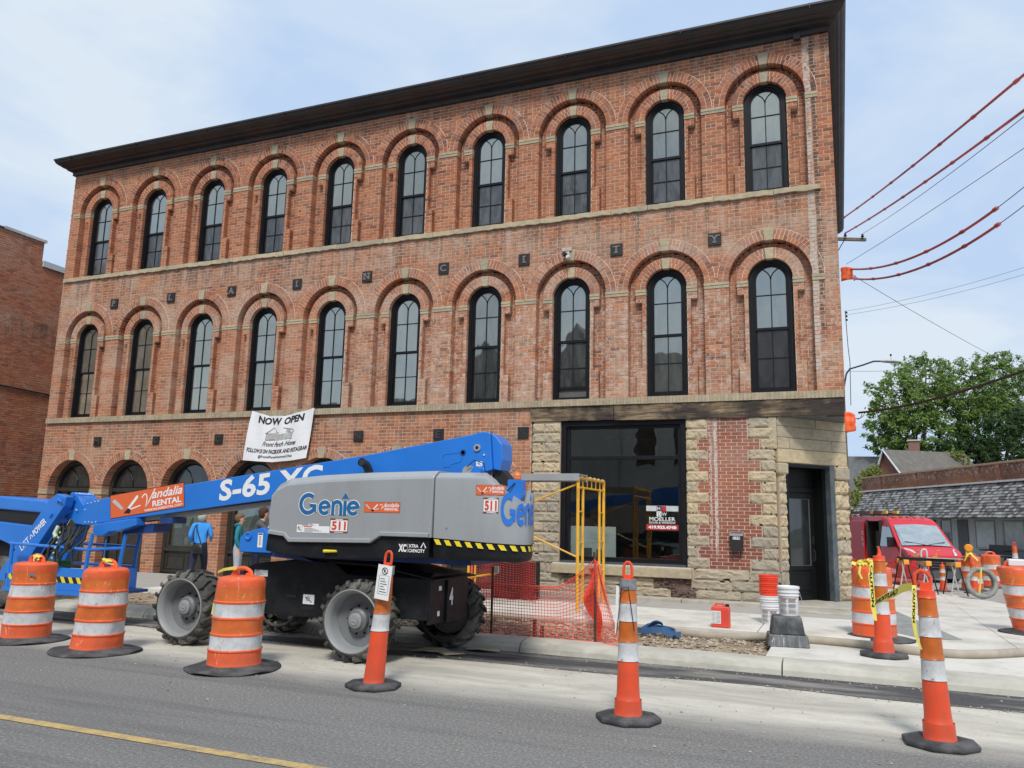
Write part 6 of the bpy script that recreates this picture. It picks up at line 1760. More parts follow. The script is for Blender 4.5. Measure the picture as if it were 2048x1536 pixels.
def tree(label, base, H, lobes, nleaf, mat, leaf=.22, seed=1, cat='tree', name='tree'):
    t0 = empty(name, base, label, cat, None)
    rt = random.Random(seed); bx, by, bz = base
    m_ = MB()
    cz = sum(l[2] for l in lobes)/len(lobes)
    m_.tube([(bx, by, bz), (bx+.1, by, bz+H*.25), (bx, by, bz+H*.5)], [H*.028, H*.02, H*.012], 8)
    for l in lobes:
        p0 = Vector((bx, by, bz+H*rt.uniform(.2, .4))); p2 = Vector((l[0], l[1], l[2]+l[3]*.5)); p1 = p0.lerp(p2, .5)+Vector((rt.uniform(-.4, .4), 0, .3))
        m_.tube([p0, p1, p2], [H*.012, H*.008, H*.003], 5)
        for q in range(5):
            d = Vector((rt.gauss(0, 1), rt.gauss(0, 1), rt.gauss(0, .7))).normalized(); m_.tube([p1.lerp(p2, rt.random()), Vector(l[:3])+Vector((d.x*l[3], d.y*l[3], d.z*l[4]))*.9], [H*.004, H*.0012], 4)
    m_.build('trunk', bark, t0)
    m_ = MB(); tot = sum(l[3]*l[3] for l in lobes)
    for l in lobes:
        nt_ = int(nleaf*l[3]*l[3]/tot); ncl = max(8, nt_//34)
        cl = []
        for q in range(ncl):
            d = Vector((rt.gauss(0, 1), rt.gauss(0, 1), rt.gauss(0, 1))).normalized()
            r_ = rt.uniform(.45, 1.12)**.6
            cl.append(Vector((l[0]+d.x*l[3]*r_, l[1]+d.y*l[3]*r_, l[2]+d.z*l[4]*r_)))
        for c_ in cl:
            out = (c_-Vector(l[:3])).normalized(); spike = out*rt.uniform(.1, .9)*l[3]*.28 + Vector((0, 0, rt.uniform(0, .5)))
            for q in range(34):
                u = rt.random()
                p = c_ + spike*u + Vector((rt.gauss(0, 1), rt.gauss(0, 1), rt.gauss(0, .7)))*l[3]*.085*(1.15-u*.8)
                a = Vector((rt.gauss(0, 1), rt.gauss(0, 1), rt.gauss(0, 1))).normalized(); b_ = a.orthogonal().normalized()
                s_ = leaf*rt.uniform(.6, 1.3)
                m_.add([p-a*s_, p+b_*s_*.5, p+a*s_, p-b_*s_*.5], [(0,1,2,3)])
    m_.build('crown', mat, t0, recalc=False)
    return t0
tree('large light green maple behind the gabled house, left of the dark trees', (23.5, 67.2, 0), 15, [(22.3, 67, 13.2, 3.0, 2.9), (20.9, 66.8, 10.6, 2.2, 2.8), (24.3, 67.8, 15.0, 2.6, 2.4), (23.2, 67.2, 9.8, 3.0, 2.6), (21.0, 66.6, 8.3, 1.6, 1.6)], 22000, leafA, leaf=.155, seed=3)
tree('tall green maple at the right edge above the shop parapet', (29.3, 69.5, 0), 16, [(28.2, 69, 14.6, 3.0, 2.6), (30.9, 69.8, 14.8, 2.7, 2.6), (29.3, 69.2, 11.2, 3.2, 2.6), (26.6, 68.4, 12.2, 2.2, 2.4), (33.2, 71, 13, 2.6, 3.2)], 24000, leafA, leaf=.155, seed=4)
tree('dark leafy tree low at the right edge behind the parapet', (30.5, 64.5, 0), 10, [(29.2, 64, 8.9, 2.2, 2.0), (31.9, 65, 9.6, 2.6, 2.6), (26.8, 63.5, 7.6, 2.0, 1.6), (34, 66, 9, 2.4, 3)], 13000, leafB, leaf=.17, seed=5)
tree('clump of dark shrubby foliage filling the gap beside the chimney', (24.5, 66, 0), 9, [(23.8, 65.5, 7.6, 2.4, 1.4), (26.6, 65.8, 8.2, 1.8, 1.4)], 6000, leafB, leaf=.17, seed=6)
tree('yellow green bush between the stone corner and the low shop', (17.9, 42, 0), 5.4, [(18.3, 43, 4.4, .85, .85), (17.7, 41.5, 3.2, .7, 1.0), (17.5, 40.5, 2.2, .7, 1.0), (18.6, 43.5, 3.8, .7, .9)], 6500, leafC, leaf=.12, seed=7, cat='bush', name='bush')
tree('green vine growing over the end of the gabled roof', (25.2, 60.5, 4.5), 3, [(25.0, 59.6, 7.5, .7, .35), (25.9, 60.0, 6.9, .6, .7), (26.3, 60.2, 6.0, .5, .7)], 2000, leafC, leaf=.12, seed=8, cat='vine', name='vine')
# ================================================================ street lamp, pole and wires
pole = empty('utility_pole', (16.52, 16.5, 0), 'utility pole crossarm with insulators showing past the upper brick corner', 'utility pole')
pw = pm('pole_wood', (.16,.12,.09), .9, var=.3)
m_ = MB(); m_.tube([(16.5, 16.6, 0), (16.5, 16.4, 12.8)], [.16, .11], 12); m_.build('pole', pw, pole)
m_ = MB(); m_.obox((16.9, 16.15, 12.26), (1.55, .10, .11), Matrix.Rotation(.4, 3, 'Z')); m_.build('crossarm', pw, pole)
m_ = MB(); m_.tube([(16.85, 16.14, 12.2), (16.52, 16.0, 11.6)], .018, 5); m_.build('brace', M['iron'], pole)
for (x, y) in ((16.9, 16.04), (17.5, 16.31)):
    m_ = MB(); m_.lathe([(.025, 0), (.07, .04), (.03, .08), (.05, .11), (.02, .14)], 10, (x, y, 12.31)); m_.build('insulator', M['iron'], pole)
for z in (10.0, 9.85, 9.7):
    m_ = MB(); m_.lathe([(.03, 0), (.05, .04), (.03, .08)], 8, (16.85, 18.6, z)); m_.build('insulator', M['iron'], pole)
m_ = MB(); m_.tube([(16.78, 16.5, 9.6), (16.82, 16.5, 8.2), (16.86, 16.5, 7.6), (16.82, 16.5, 6)], .012, 4); m_.build('down_lead', M['iron'], pole)
lamp = empty('street_lamp', (16.6, 16.8, 6.5), 'grey cobra head street lamp on a curved arm beside the brick corner', 'street lamp')
galv = pm('galvanised', (.25,.27,.28), .5, metal=.3)
m_ = MB(); m_.tube([(16.62, 16.9, 6.75), (16.72, 16.86, 7.25), (16.85, 16.8, 7.42), (17.3, 16.55, 7.50), (17.65, 16.35, 7.58), (17.95, 16.2, 7.54)], .032, 8); m_.build('arm', pm('dark_arm', (.07,.08,.09), .5), lamp, smooth=True)
m_ = MB(); d_ = Vector((.62, -.42, -.12)); c0 = Vector((17.9, 16.22, 7.54))
rg = []
for (t_, w_, h_) in ((0, .05, .04), (.12, .08, .05), (.45, .12, .065), (.8, .12, .055), (.97, .06, .03), (1, .02, .015)):
    p = c0+d_*t_; s_ = Vector((.56, .83, 0))
    rg.append([tuple(p + s_*w_*math.cos(2*PI*k/10) + Vector((0, 0, h_*math.sin(2*PI*k/10)))) for k in range(10)])
m_.loft(rg); m_.build('lamp_housing', pm('pale_housing', (.45,.46,.46), .5), lamp, smooth=True)
m_ = MB(); c1 = c0+d_*.62+Vector((0, 0, -.04)); m_.lathe([(.11, 0), (.105, -.05), (.07, -.09), (.001, -.10)], 14, tuple(c1), cap=False); m_.build('refractor', clear_glass('lamp_glass', .12, (.85,.87,.85)), lamp, smooth=True)
m_ = MB(); m_.lathe([(.03, 0), (.035, .06), (.001, .08)], 8, tuple(c0+d_*.5+Vector((0, 0, .2))), cap=False); m_.tube([c0+d_*.5, c0+d_*.5+Vector((0, 0, .2))], .006, 4); m_.build('photocell', M['iron'], lamp)
wire_m = pm('wire_grey', (.12,.125,.13), .6)
sleeve = pm('faded_red_line_hose', (.62,.13,.13), .5, var=.25, scale=1.5, dirt=(.28,.09,.09), dirt_amt=.5, dscale=2)
def wire(label, a, b_, r, mat=None, sag=.0, n=24, sleeve_to=None, step=2.1, ext=0, name='wire'):
    a, b_ = Vector(a), Vector(b_); L = (b_-a).length
    def P(t): p = a.lerp(b_, t); p.z -= 4*sag*t*(1-t); return p
    m_ = MB(); m_.tube([P((1+ext)*k/n) for k in range(n+1)], r, 5)
    o = m_.build(name, mat or wire_m, None, smooth=True)
    tag(o, label, 'wire')
    if sleeve_to:
        t = sleeve_to[0]
        k = 0
        while t < sleeve_to[1]-1e-4:
            dt = min(step/L, sleeve_to[1]-t); s = MB(); p0, p1 = P(t), P(t+dt)
            s.tube([P(t+dt*q/6) for q in range(7)], sleeve_to[2], 7)
            u = (p1-p0).normalized(); e = min(.22, L*dt*.3)
            s.tube([p1-u*e, p1-u*e*.8, p1-u*e*.2, p1], [sleeve_to[2]*1.05, sleeve_to[2]*1.5, sleeve_to[2]*1.5, sleeve_to[2]*1.05], 7)
            s.build('line_cover', sleeve, o, smooth=True); t += dt; k += 1
    return o
wire('topmost red covered wire running up right from the brick corner', (16.50, 16.5, 13.0), (19.6, .16, 9.47), .012, sag=.1, ext=.5, sleeve_to=(.0, 1.45, .028))
wire('second red covered wire, starting at the crossarm insulator', (16.9, 16.04, 12.46), (19.58, .26, 8.86), .012, sag=.1, ext=.5, sleeve_to=(.0, 1.45, .028))
wire('thin bare wire from the outer crossarm insulator', (17.5, 16.31, 12.46), (19.57, .45, 8.8), .008, sag=.1, ext=.5)
wire('thin grey wire rising above the two short red covered wires', (16.85, 14.1, 10.65), (20.1, 2.9, 9.3), .008, sag=.05, ext=.5)
wire('upper of the two short red covered wires ending in mid span', (16.97, 14.22, 10.50), (19.87, 4.78, 8.76), .010, sag=.42, ext=.35, sleeve_to=(.0, 1.0, .034))
wire('lower of the two short red covered wires ending in mid span', (17.04, 14.31, 10.17), (19.9, 4.86, 8.41), .010, sag=.42, ext=.35, sleeve_to=(.0, 1.0, .034))
wire('upper faint wire crossing the sky below the red covered ones', (16.84, 18.6, 10.1), (21.94, 13.13, 9.72), .006, sag=.12, ext=.3)
wire('lower faint wire crossing the sky below the red covered ones', (16.84, 18.6, 9.95), (21.93, 13.16, 9.5), .006, sag=.12, ext=.3)
wire('thin wire slanting down right from the orange wrap to the trees', (17.01, 13.6, 10.1), (25.2, 33.5, 10.15), .010, sag=.1, ext=.3)
wire('horizontal thin wire passing behind the street lamp', (16.6, 17.2, 7.42), (24.5, 30, 10.0), .008, sag=.2, ext=.2)
wire('thick black cable crossing in front of the trees', (16.78, 4.2, 4.12), (18.95, -1.3, 3.97), .024, mat=M['iron'], sag=.10, ext=.5)
lp_ = MB(); lp_.tube([(16.60, 4.3, 4.10), (16.66, 4.25, 4.02), (16.76, 4.15, 3.97), (16.86, 4.05, 4.02), (16.90, 4.0, 4.10)], .008, 4); lp_.tube([(16.60, 4.3, 4.08), (16.68, 4.2, 3.99), (16.80, 4.1, 3.98), (16.84, 4.1, 4.08)], .008, 4)
o = lp_.build('cable_loop', M['iron'], None); tag(o, 'small loops of black cable hanging beside the lower orange cover', 'cable')
orb = pm('orange_rubber_blanket', (.85,.13,.03), .5, var=.1, scale=2)
def blanket(label, c, w, h, d, seed):
    rb = random.Random(seed); m_ = MB()
    def fn(u, v):
        a = (u-.5)*2*1.2; r = w*.5
        return (c[0]+r*math.sin(a)+.03*noise.noise(Vector((u*4, v*4, seed))), c[1]-d*math.cos(a)+.05*noise.noise(Vector((u*3, v*3, seed+5))), c[2]+(v-.5)*h*(1-.25*(u-.2)**2*4*(.4))+.05*noise.noise(Vector((u*3, 2, seed))))
    m_.grid(fn, 12, 8); o = m_.build('line_blanket', orb, None, smooth='all'); s = o.modifiers.new('s', 'SOLIDIFY'); s.thickness = .01
    tag(o, label, 'line cover'); return o
blanket('orange rubber blanket wrapped on the pole beside the brick corner', (16.86, 14.2, 10.30), .42, .50, .15, 1)
m_ = MB(); 
for k in range(4): m_.tube([(16.98+.02*k, 14.1, 10.16-.02*k), (17.1+.01*k, 14.05, 10.02+.06*k)], .022, 5)
o = m_.build('clothes_pin_clamp', pm('white_red_clamp', (.7,.3,.28), .5), None); tag(o, 'small pale clamp at the lower corner of the orange blanket', 'clamp'); o['kind'] = 'stuff'
blanket('orange rubber cover clipped to the wall at the ledge of the stone corner', (16.58, 4.2, 3.90), .26, .46, .08, 2)
# ================================================================ red work van
RS = 1.0
van = empty('work_van', (18.95, 12.5, 0), 'red high roofed work van with open side door and ladders on the roof', 'van', rz=math.atan2(-.926, .377))
red = pm('van_red', (.62,.03,.045), .35, var=.03)
vgrey = pm('van_bumper_grey', (.085,.088,.092), .5, var=.1)
vblk = pm('van_black', (.012,.012,.013), .5)
def hw(z, x=-2): # half width by height
    w = .86 if z < 1.05 else .86-.15*((z-1.05)/.93)**1.3
    if x > -.55: w -= .10*((x+.55)/.55)**2
    return w
def vbody(profile, nm, mat, parent, ys=1.0, crown=.03, bevel=.03):
    m_ = MB(); L = [(x, hw(z, x)*ys, z) for x, z in profile]; Rr = [(x, -hw(z, x)*ys, z) for x, z in profile]
    Mi = [(x+(.05 if x > -.1 else 0), 0, z+(crown if z > 1.0 else 0)) for x, z in profile]
    n = len(profile)
    m_.loft([L, Mi, Rr]); return m_.build(nm, mat, parent, smooth=True, local=True, bevel=0)
front = [(-.03, .72), (-.06, .82), (-.25, .93), (-.62, 1.05), (-1.27, 1.68), (-1.42, 1.80), (-1.62, 1.90), (-1.95, 1.96), (-1.95, .36), (-.95, .36), (-.90, .62), (-.72, .74), (-.5, .74), (-.32, .62), (-.28, .36), (-.10, .36), (-.03, .5)]
vbody(front, 'cab', red, van)
vbody([(-1.95, 1.96), (-3.0, 1.97), (-3.0, 1.82), (-1.95, 1.82)], 'roof_section', red, van)
vbody([(-3.0, 1.97), (-4.6, 1.95), (-4.66, .40), (-4.2, .36), (-4.15, .62), (-3.95, .76), (-3.7, .76), (-3.5, .62), (-3.46, .36), (-3.0, .36)], 'cargo_body', red, van)
m_ = MB(); m_.box(-3.0, -1.95, .72, .84, .36, 1.85); m_.box(-3.0, -1.95, -.80, .72, .34, .42); m_.build('cargo_side', pm('van_inner_grey', (.12,.12,.12), .6), van, local=True)
m_ = MB(); m_.box(-2.02, -1.96, -.80, .72, .42, 1.85); m_.box(-2.995, -2.975, -.80, .72, .36, 1.86); m_.build('bulkhead', pm('cargo_shade_panel', (.03,.03,.032), .6), van, local=True)  # near-black panels stand in for the shade inside the open cargo bay
m_ = MB()
m_.box(-2.98, -2.75, -.5, .7, .42, 1.5)
for k in range(9): m_.box(-2.76, -2.3, .1, .7, .55+.11*k, .565+.11*k)
m_.build('shelving', pm('van_shelf_grey', (.17,.18,.19), .6), van, local=True)
m_ = MB(); m_.box(-2.9, -2.1, -.3, .5, 1.42, 1.55); m_.build('stored_goods', pm('ochre_goods', (.45,.22,.03), .7), van, local=True)
m_ = MB(); m_.tube([(-2.1, -.76, .45), (-2.25, -.76, .95), (-2.32, -.76, 1.0), (-2.36, -.76, .96)], .012, 5); m_.build('grab_rail', pm('pale_rail', (.5,.5,.5), .4), van, local=True)
m_ = MB(); m_.obox((-3.55, -.865, 1.1), (1.05, .04, 1.45)); m_.build('sliding_door', red, van, local=True, bevel=.02)
t = MB(); fv = lambda u, v, d: (-3.5+u, -.887-d, 1.35+v); put_text(t, 'D', fv, h=.14, bold=.03, u0=.35); put_text(t, 'R', fv, h=.14, bold=.03, v0=-.2, u0=.35); put_text(t, 'V', fv, h=.14, bold=.03, v0=-.4, u0=.35); t.build('van_lettering', white, van, local=True)
m_ = MB(); 
ws = [(-.62, hw(1.05)-.10, 1.065), (-.60, 0, 1.10), (-.62, -(hw(1.05)-.10), 1.065), (-1.26, -(hw(1.68)-.09), 1.69), (-1.25, 0, 1.725), (-1.26, hw(1.68)-.09, 1.69)]
m_.add([(p[0]+.015, p[1], p[2]+.012) for p in ws], [(0,1,4,5), (1,2,3,4)]); m_.build('windshield', glass_mat('van_windshield', .30, (.9,.95,.95), base=(.16,.18,.18), fres=.2)[0], van, local=True, recalc=False)
m_ = MB(); m_.tube([ws[0], ws[1], ws[2]], .018, 5); m_.build('cowl', vblk, van, local=True)
for (y0, y1) in ((.62, .05), (-.05, -.62)):
    m_ = MB(); m_.tube([(-.585, y1 if y0 > 0 else y0, 1.11), (-.66, (y0+y1)/2, 1.16), (-.70, y0 if y0 > 0 else y1, 1.20)], .010, 5); m_.build('wiper', vblk, van, local=True)
for s in (-1, 1):
    # side window of the cab
    m_ = MB(); q = [(-.85, 1.12), (-1.30, 1.62), (-1.82, 1.66), (-1.86, 1.02), (-1.0, 1.02)]
    m_.add([(x, s*(hw(z)+.006), z) for x, z in q], [(0,1,2,3,4)]); m_.build('side_window', M['glass_lo'], van, local=True)
    m_ = MB(); m_.box(-1.12, -1.0, s*.90-.09, s*.90+.09, 1.02, 1.32); m_.tube([(-1.05, s*.82, 1.12), (-1.05, s*.92, 1.12)], .02, 5); m_.build('mirror', vblk, van, local=True, bevel=.02)
    m_ = MB(); q = [(-.02, .86, .80), (-.05, .72, .82), (-.22, .62, .92), (-.42, .72, 1.0), (-.40, .80, .97), (-.15, .80, .86)]
    hl = [(-.045, .52, .80), (-.30, .60, .945), (-.50, .74, 1.0), (-.44, .83, .95), (-.14, .80, .80)]
    m_.add([(p[0]+.03, s*(p[1]+.01), p[2]+.015) for p in hl], [(0,1,2,3,4)]); m_.build('headlight', glass_mat('headlamp_glass', .35, base=(.45,.47,.48), fres=.1)[0] if not bpy.data.materials.get('headlamp_glass') else bpy.data.materials['headlamp_glass'], van, local=True)
    for x in (-.61, -3.82):
        m_ = MB(); m_.lathe([(.19, 0), (.26, .01*s), (.305, 0), (.32, -.04*s), (.32, -.2*s)], 28, (x, s*.85, .32), 'y'); w_ = m_.build('wheel', tyre_m, van, local=True, smooth=True)
        m_ = MB(); m_.lathe([(.2, .004*s), (.17, -.03*s), (.05, -.02*s), (.001, .0)], 20, (x, s*.85, .32), 'y', cap=False); m_.build('rim', rim_m, w_, local=True)
m_ = MB()
prof_b = [(-.55, -.83), (-.20, -.80), (.0, -.62), (.045, 0), (.0, .62), (-.20, .80), (-.55, .83), (-.55, 0)]
m_.loft([[(p[0]*(.96 if z in (.14, .76) else 1)-(.01), p[1], z) for p in prof_b] for z in (.14, .20, .68, .76)]); m_.build('bumper', vgrey, van, local=True, smooth=True)
m_ = MB()
for z in (.50, .58, .66): m_.box(.0, .055, -.42, .42, z-.022, z+.022)
m_.box(.0, .05, -.46, .46, .40, .70); gr_ = m_.build('grille', vblk, van, local=True)
for z in (.46, .545, .62):
    m_ = MB(); m_.tube([(.062, -.43, z), (.075, 0, z), (.062, .43, z)], .009, 5); m_.build('grille_bar', vgrey, gr_, local=True)
m_ = MB(); m_.box(.05, .062, -.5, -.36, .27, .42); m_.build('number_plate', white, van, local=True)
rk = empty('ladder', (18.0, 14.6, 2.05), 'red brown extension ladder with yellow end caps on the van roof', 'ladder', rz=math.atan2(-.926, .377))
fibre = pm('ladder_fibreglass', (.20,.045,.025), .5, var=.15)
for y in (-.55, -.20):
    m_ = MB(); m_.box(-2.6, .55, y-.02, y+.02, .02, .10); m_.build('rail', fibre, rk, local=True)
    m_ = MB(); m_.box(.25, .56, y-.026, y+.026, .012, .108); m_.box(-.62, -.45, y-.026, y+.026, .012, .108); m_.build('end_cap', yellow, rk, local=True)
for k in range(10):
    m_ = MB(); m_.tube([(-2.4+.3*k, -.55, .06), (-2.4+.3*k, -.20, .06)], .014, 6); m_.build('rung', galv, rk, local=True)
m_ = MB()
for x in (-1.6, -2.6, -3.6):
    m_.box(x-.02, x+.02, -.72, .72, 2.03, 2.06); m_.box(x-.015, x+.015, -.70, -.67, 1.95, 2.03)
m_.tube([(-1.3, -.70, 2.0), (-4.2, -.70, 2.0)], .012, 5); m_.build('roof_rack', vblk, van, local=True)
m_ = MB(); m_.tube([(-1.47, 0, 1.84), (-1.50, 0, 2.08)], .006, 4); m_.build('antenna', vblk, van, local=True)
for y in (-.45, -.2, 0.02, .24, .5):
    m_ = MB(); m_.box(-1.78, -1.70, y-.05, y+.05, 1.955, 1.985); m_.build('marker_light', pm('amber_marker', (.6,.25,.1), .4) if not bpy.data.materials.get('amber_marker') else bpy.data.materials['amber_marker'], van, local=True)
# ================================================================ mesh fencing
mesh_m = pm('orange_mesh', (.85,.085,.05), .5, var=.08)
mesh_m2 = pm('red_mesh', (.60,.05,.04), .55, var=.08)
def netting(parent, fn, nu, nv, r, mat, name='netting'):
    m_ = MB()
    for i in range(nu+1): m_.tube([fn(i/nu, j/nv) for j in range(nv+1)], r, 3, cap=False)
    for j in range(nv+1): m_.tube([fn(i/nu, j/nv) for i in range(nu+1)], r*(1.8 if j in (0, nv) else 1), 3, cap=False)
    o = m_.build(name, mat, parent, recalc=False); o['kind'] = 'stuff'; return o
def lerp(a, b_, t): return a+(b_-a)*t
fen = empty('mesh_fence', (12.6, -5.2, .13), 'sagging orange plastic mesh fence along the kerb right of the lift', 'mesh fence')
def fA(u, v):
    x = lerp(11.1, 13.42, u); y = -5.18 + .05*math.sin(u*7) + .03*math.sin(v*5)*(1-v)
    ztop = .77 + (.20*max(0, (.25-u)/.25)**1.3 if u < .25 else 0) + .38*max(0, (u-.78)/.22)**1.4
    fold = .0
    if v > .78:  # rolled-over top edge
        q = (v-.78)/.22; return (x+.02*q, y-.05*math.sin(q*2.6), lerp(.13, ztop, .84)+(ztop-lerp(.13, ztop, .84))*math.sin(q*1.57))
    return (x, y, lerp(.13, ztop, v/.78*.84))
netting(fen, fA, 58, 18, .0038, mesh_m)
def fB(u, v):  # triangular flap falling away from the last post
    a = Vector((13.43, -5.20, 1.13)); b_ = Vector((13.43, -5.20, .13)); c = Vector((13.83, -5.45, .145)); d = Vector((13.50, -5.22, 1.05))
    p = b_.lerp(a, v); q = c.lerp(d, v); r = p.lerp(q, u); r.y += .03*math.sin(u*9+v*4)
    return tuple(r)
netting(fen, fB, 12, 20, .0038, mesh_m)
def fC(u, v):  # return panel running back to the scaffold
    a = Vector((13.46, -5.16, .13)); b_ = Vector((12.55, -2.6, .2)); p = a.lerp(b_, u); p.z = lerp(p.z, lerp(1.02, .86, u), v); p.x += .06*math.sin(v*6+u*3)
    return tuple(p)
netting(fen, fC, 44, 18, .0038, mesh_m)
rust = pm('rusty_post', (.07,.035,.022), .8, var=.3)
for (x, y, zt, nm) in ((12.04, -5.2, .98, 0), (13.44, -5.2, 1.22, 1)):
    m_ = MB(); m_.tube([(x, y, .05), (x, y, zt*.8), (x-(.02 if nm else 0), y, zt)], .016, 6); m_.build('post', rust, fen)
for (x, z) in ((12.62, .34), (12.72, .27)):
    m_ = MB(); m_.box(x-.018, x+.018, -5.16, -5.12, .1, z); m_.build('stake', pm('purple_brown_stake', (.12,.07,.07), .8) if not bpy.data.materials.get('purple_brown_stake') else bpy.data.materials['purple_brown_stake'], fen)
m_ = MB(); m_.box(12.07, 12.13, -5.22, -5.2, .90, .99); m_.build('post_tag', white, fen)
fen2 = empty('mesh_fence', (11.5, -1.6, .19), 'darker bunched mesh barrier against the brick pier behind the lift counterweight', 'mesh fence')
def fD(u, v):
    x = lerp(10.0, 11.35, u); return (x, -1.6+.12*math.sin(u*11), lerp(.22, .95-.12*math.sin(u*2.5), v)+.02*math.sin(u*17))
netting(fen2, fD, 30, 15, .0035, mesh_m2)
m_ = MB(); m_.tube([(10.05, -1.55, .19), (10.05, -1.55, 1.05)], .022, 6); m_.build('post', mesh_m, fen2)
m_ = MB(); m_.box(10.35, 11.2, -1.35, -1.05, .19, .85); m_.build('dark_tub', vblk, fen2, bevel=.03)
fen3 = empty('mesh_fence', (17.2, 9.6, .145), 'red mesh fence with pink tarp skirt in front of the van', 'mesh fence')
def fE(u, v):
    a = Vector((16.5, 9.4, .1)); b_ = Vector((17.3, 9.7, .1)); c = Vector((18.35, 8.6, .1))
    p = a.lerp(b_, u*2) if u < .5 else b_.lerp(c, (u-.5)*2); zt = .62+.12*math.cos(u*9); p.z = lerp(.12, zt, v); p.y += .05*math.sin(u*14)
    return tuple(p)
netting(fen3, fE, 64, 14, .008, mesh_m2)
m_ = MB(); m_.tube([(16.5, 9.3, .2), (17.0, 9.2, .22), (17.6, 9.1, .2), (18.2, 8.4, .2)], .09, 8); m_.build('skirt', pm('pink_tarp', (.48,.11,.10), .6, var=.2), fen3)
for (x, y) in ((17.3, 9.7), (18.35, 8.6)):
    m_ = MB(); m_.tube([(x, y, .1), (x, y, .78)], .02, 6); m_.build('post', mesh_m, fen3)
# ================================================================ scaffold and plank
scf = empty('scaffold', (12.36, -1.8, .19), 'yellow ladder type scaffold end frame standing in front of the shop window', 'scaffold')
yel = pm('scaffold_yellow', (.80,.43,.025), .4, var=.08, scale=4, dirt=(.35,.17,.05), dirt_amt=.5, dscale=6)
def tb(pts, r, nm='tube', n=8, mat=None): m_ = MB(); m_.tube(pts, r, n); return m_.build(nm, mat or yel, scf, smooth=True)
ya, yb = -2.55, -1.02
xs_ = 12.37
for y in (ya, yb): tb([(xs_, y, .0 if y == ya else .19), (xs_, y, 2.32)], .027, 'leg')
for (y, s) in ((ya+.27, 1), (yb-.27, -1)):
    tb([(xs_, y, .30), (xs_, y, 2.16)], .023, 'inner_leg')
    for z in (.75, 1.25, 1.75): tb([(xs_, y, z), (xs_, ya if s == 1 else yb, z)], .011, 'tie')
tb([(xs_, ya, 2.30), (xs_, yb, 2.30)], .026, 'top_bar'); tb([(xs_, ya+.02, 2.14), (xs_, yb-.02, 2.14)], .017, 'lower_bar')
for k in range(1, 6): tb([(xs_, lerp(ya, yb, k/6), 2.14), (xs_, lerp(ya, yb, k/6), 2.30)], .010, 'rung')
ropes = pm('canvas_wrap', (.55,.40,.22), .9)
for k in range(6):
    y = lerp(ya+.12, yb-.12, k/5); m_ = MB(); m_.lathe([(.028, 0), (.034, .03), (.028, .08)], 8, (xs_, y, 2.31), 'y'); m_.build('rope_wrap', ropes, scf)
tb([(xs_, ya+.02, 2.20), (11.0, ya-.02, 1.67)], .014, 'brace'); tb([(xs_, ya+.02, 1.02), (11.0, ya-.02, 1.58)], .014, 'brace')
# second frame of the bay, hidden mostly behind the lift
x2 = 10.45
for y in (ya, yb): tb([(x2, y, .1), (x2, y, 2.25)], .021, 'leg')
tb([(x2, ya+.27, .3), (x2, ya+.27, 2.1)], .017, 'inner_leg')
tb([(x2, ya, 2.25), (x2, yb, 2.25)], .021, 'top_bar'); tb([(11.0, ya-.02, 1.67), (x2, ya, 1.46)], .014, 'brace'); tb([(11.0, ya-.02, 1.58), (x2, ya, 1.80)], .014, 'brace')
tb([(x2, ya, .62), (x2, yb, .62)], .017, 'lower_bar')
pk = empty('scaffold_plank', (11.4, -2.2, 2.33), 'pale aluminium plank laid across the yellow scaffold, running behind the lift', 'plank')
alu = pm('aluminium_plank', (.42,.43,.43), .45, metal=.3, var=.08, dirt=(.25,.24,.22), dirt_amt=.4)
m_ = MB(); m_.box(10.2, 12.40, -2.60, -2.57, 2.245, 2.36); m_.box(10.2, 12.40, -2.15, -2.12, 2.245, 2.36); m_.build('side_rail', alu, pk)['kind'] = 'stuff'
m_ = MB(); m_.box(10.2, 12.40, -2.57, -2.15, 2.335, 2.355); m_.build('deck', alu, pk)
# ================================================================ small things on the walk
jug = empty('plastic_jug', (14.70, -3.30, .185), 'red plastic jug with a white label standing on the walk edge', 'jug')
redpl = pm('faded_red_plastic', (.70,.075,.045), .45, var=.08)
m_ = MB()
bq = [(-.125, -.07), (.125, -.07), (.125, .07), (-.125, .07)]
m_.loft([[(14.70+p[0]*s, -3.30+p[1]*s, .185+z) for p in bq] for (z, s) in ((0, .94), (.015, 1), (.24, 1), (.285, .93))]); m_.build('jug_body', redpl, jug, bevel=.018, seg=3)
m_ = MB(); m_.tube([(14.62, -3.30, .46), (14.64, -3.30, .50), (14.73, -3.30, .505), (14.76, -3.30, .465)], .015, 6); m_.build('handle', redpl, jug)
m_ = MB(); m_.lathe([(.025, .46), (.03, .50), (.001, .505)], 12, (14.79, -3.30, 0)); m_.build('cap', vblk, jug)
t = MB(); f = planeY(14.58, .24, -3.372); quad(t, f, 0, .13, 0, .17); lb = t.build('label', white, jug); t = MB()
for k in range(9):
    quad(t, f, .01, .055, .012+.017*k, .018+.017*k, .003); quad(t, f, .065, .12, .012+.017*k, .018+.017*k, .003)
t.build('label_print', pm('grey_print', (.25,.25,.25), .6), lb)
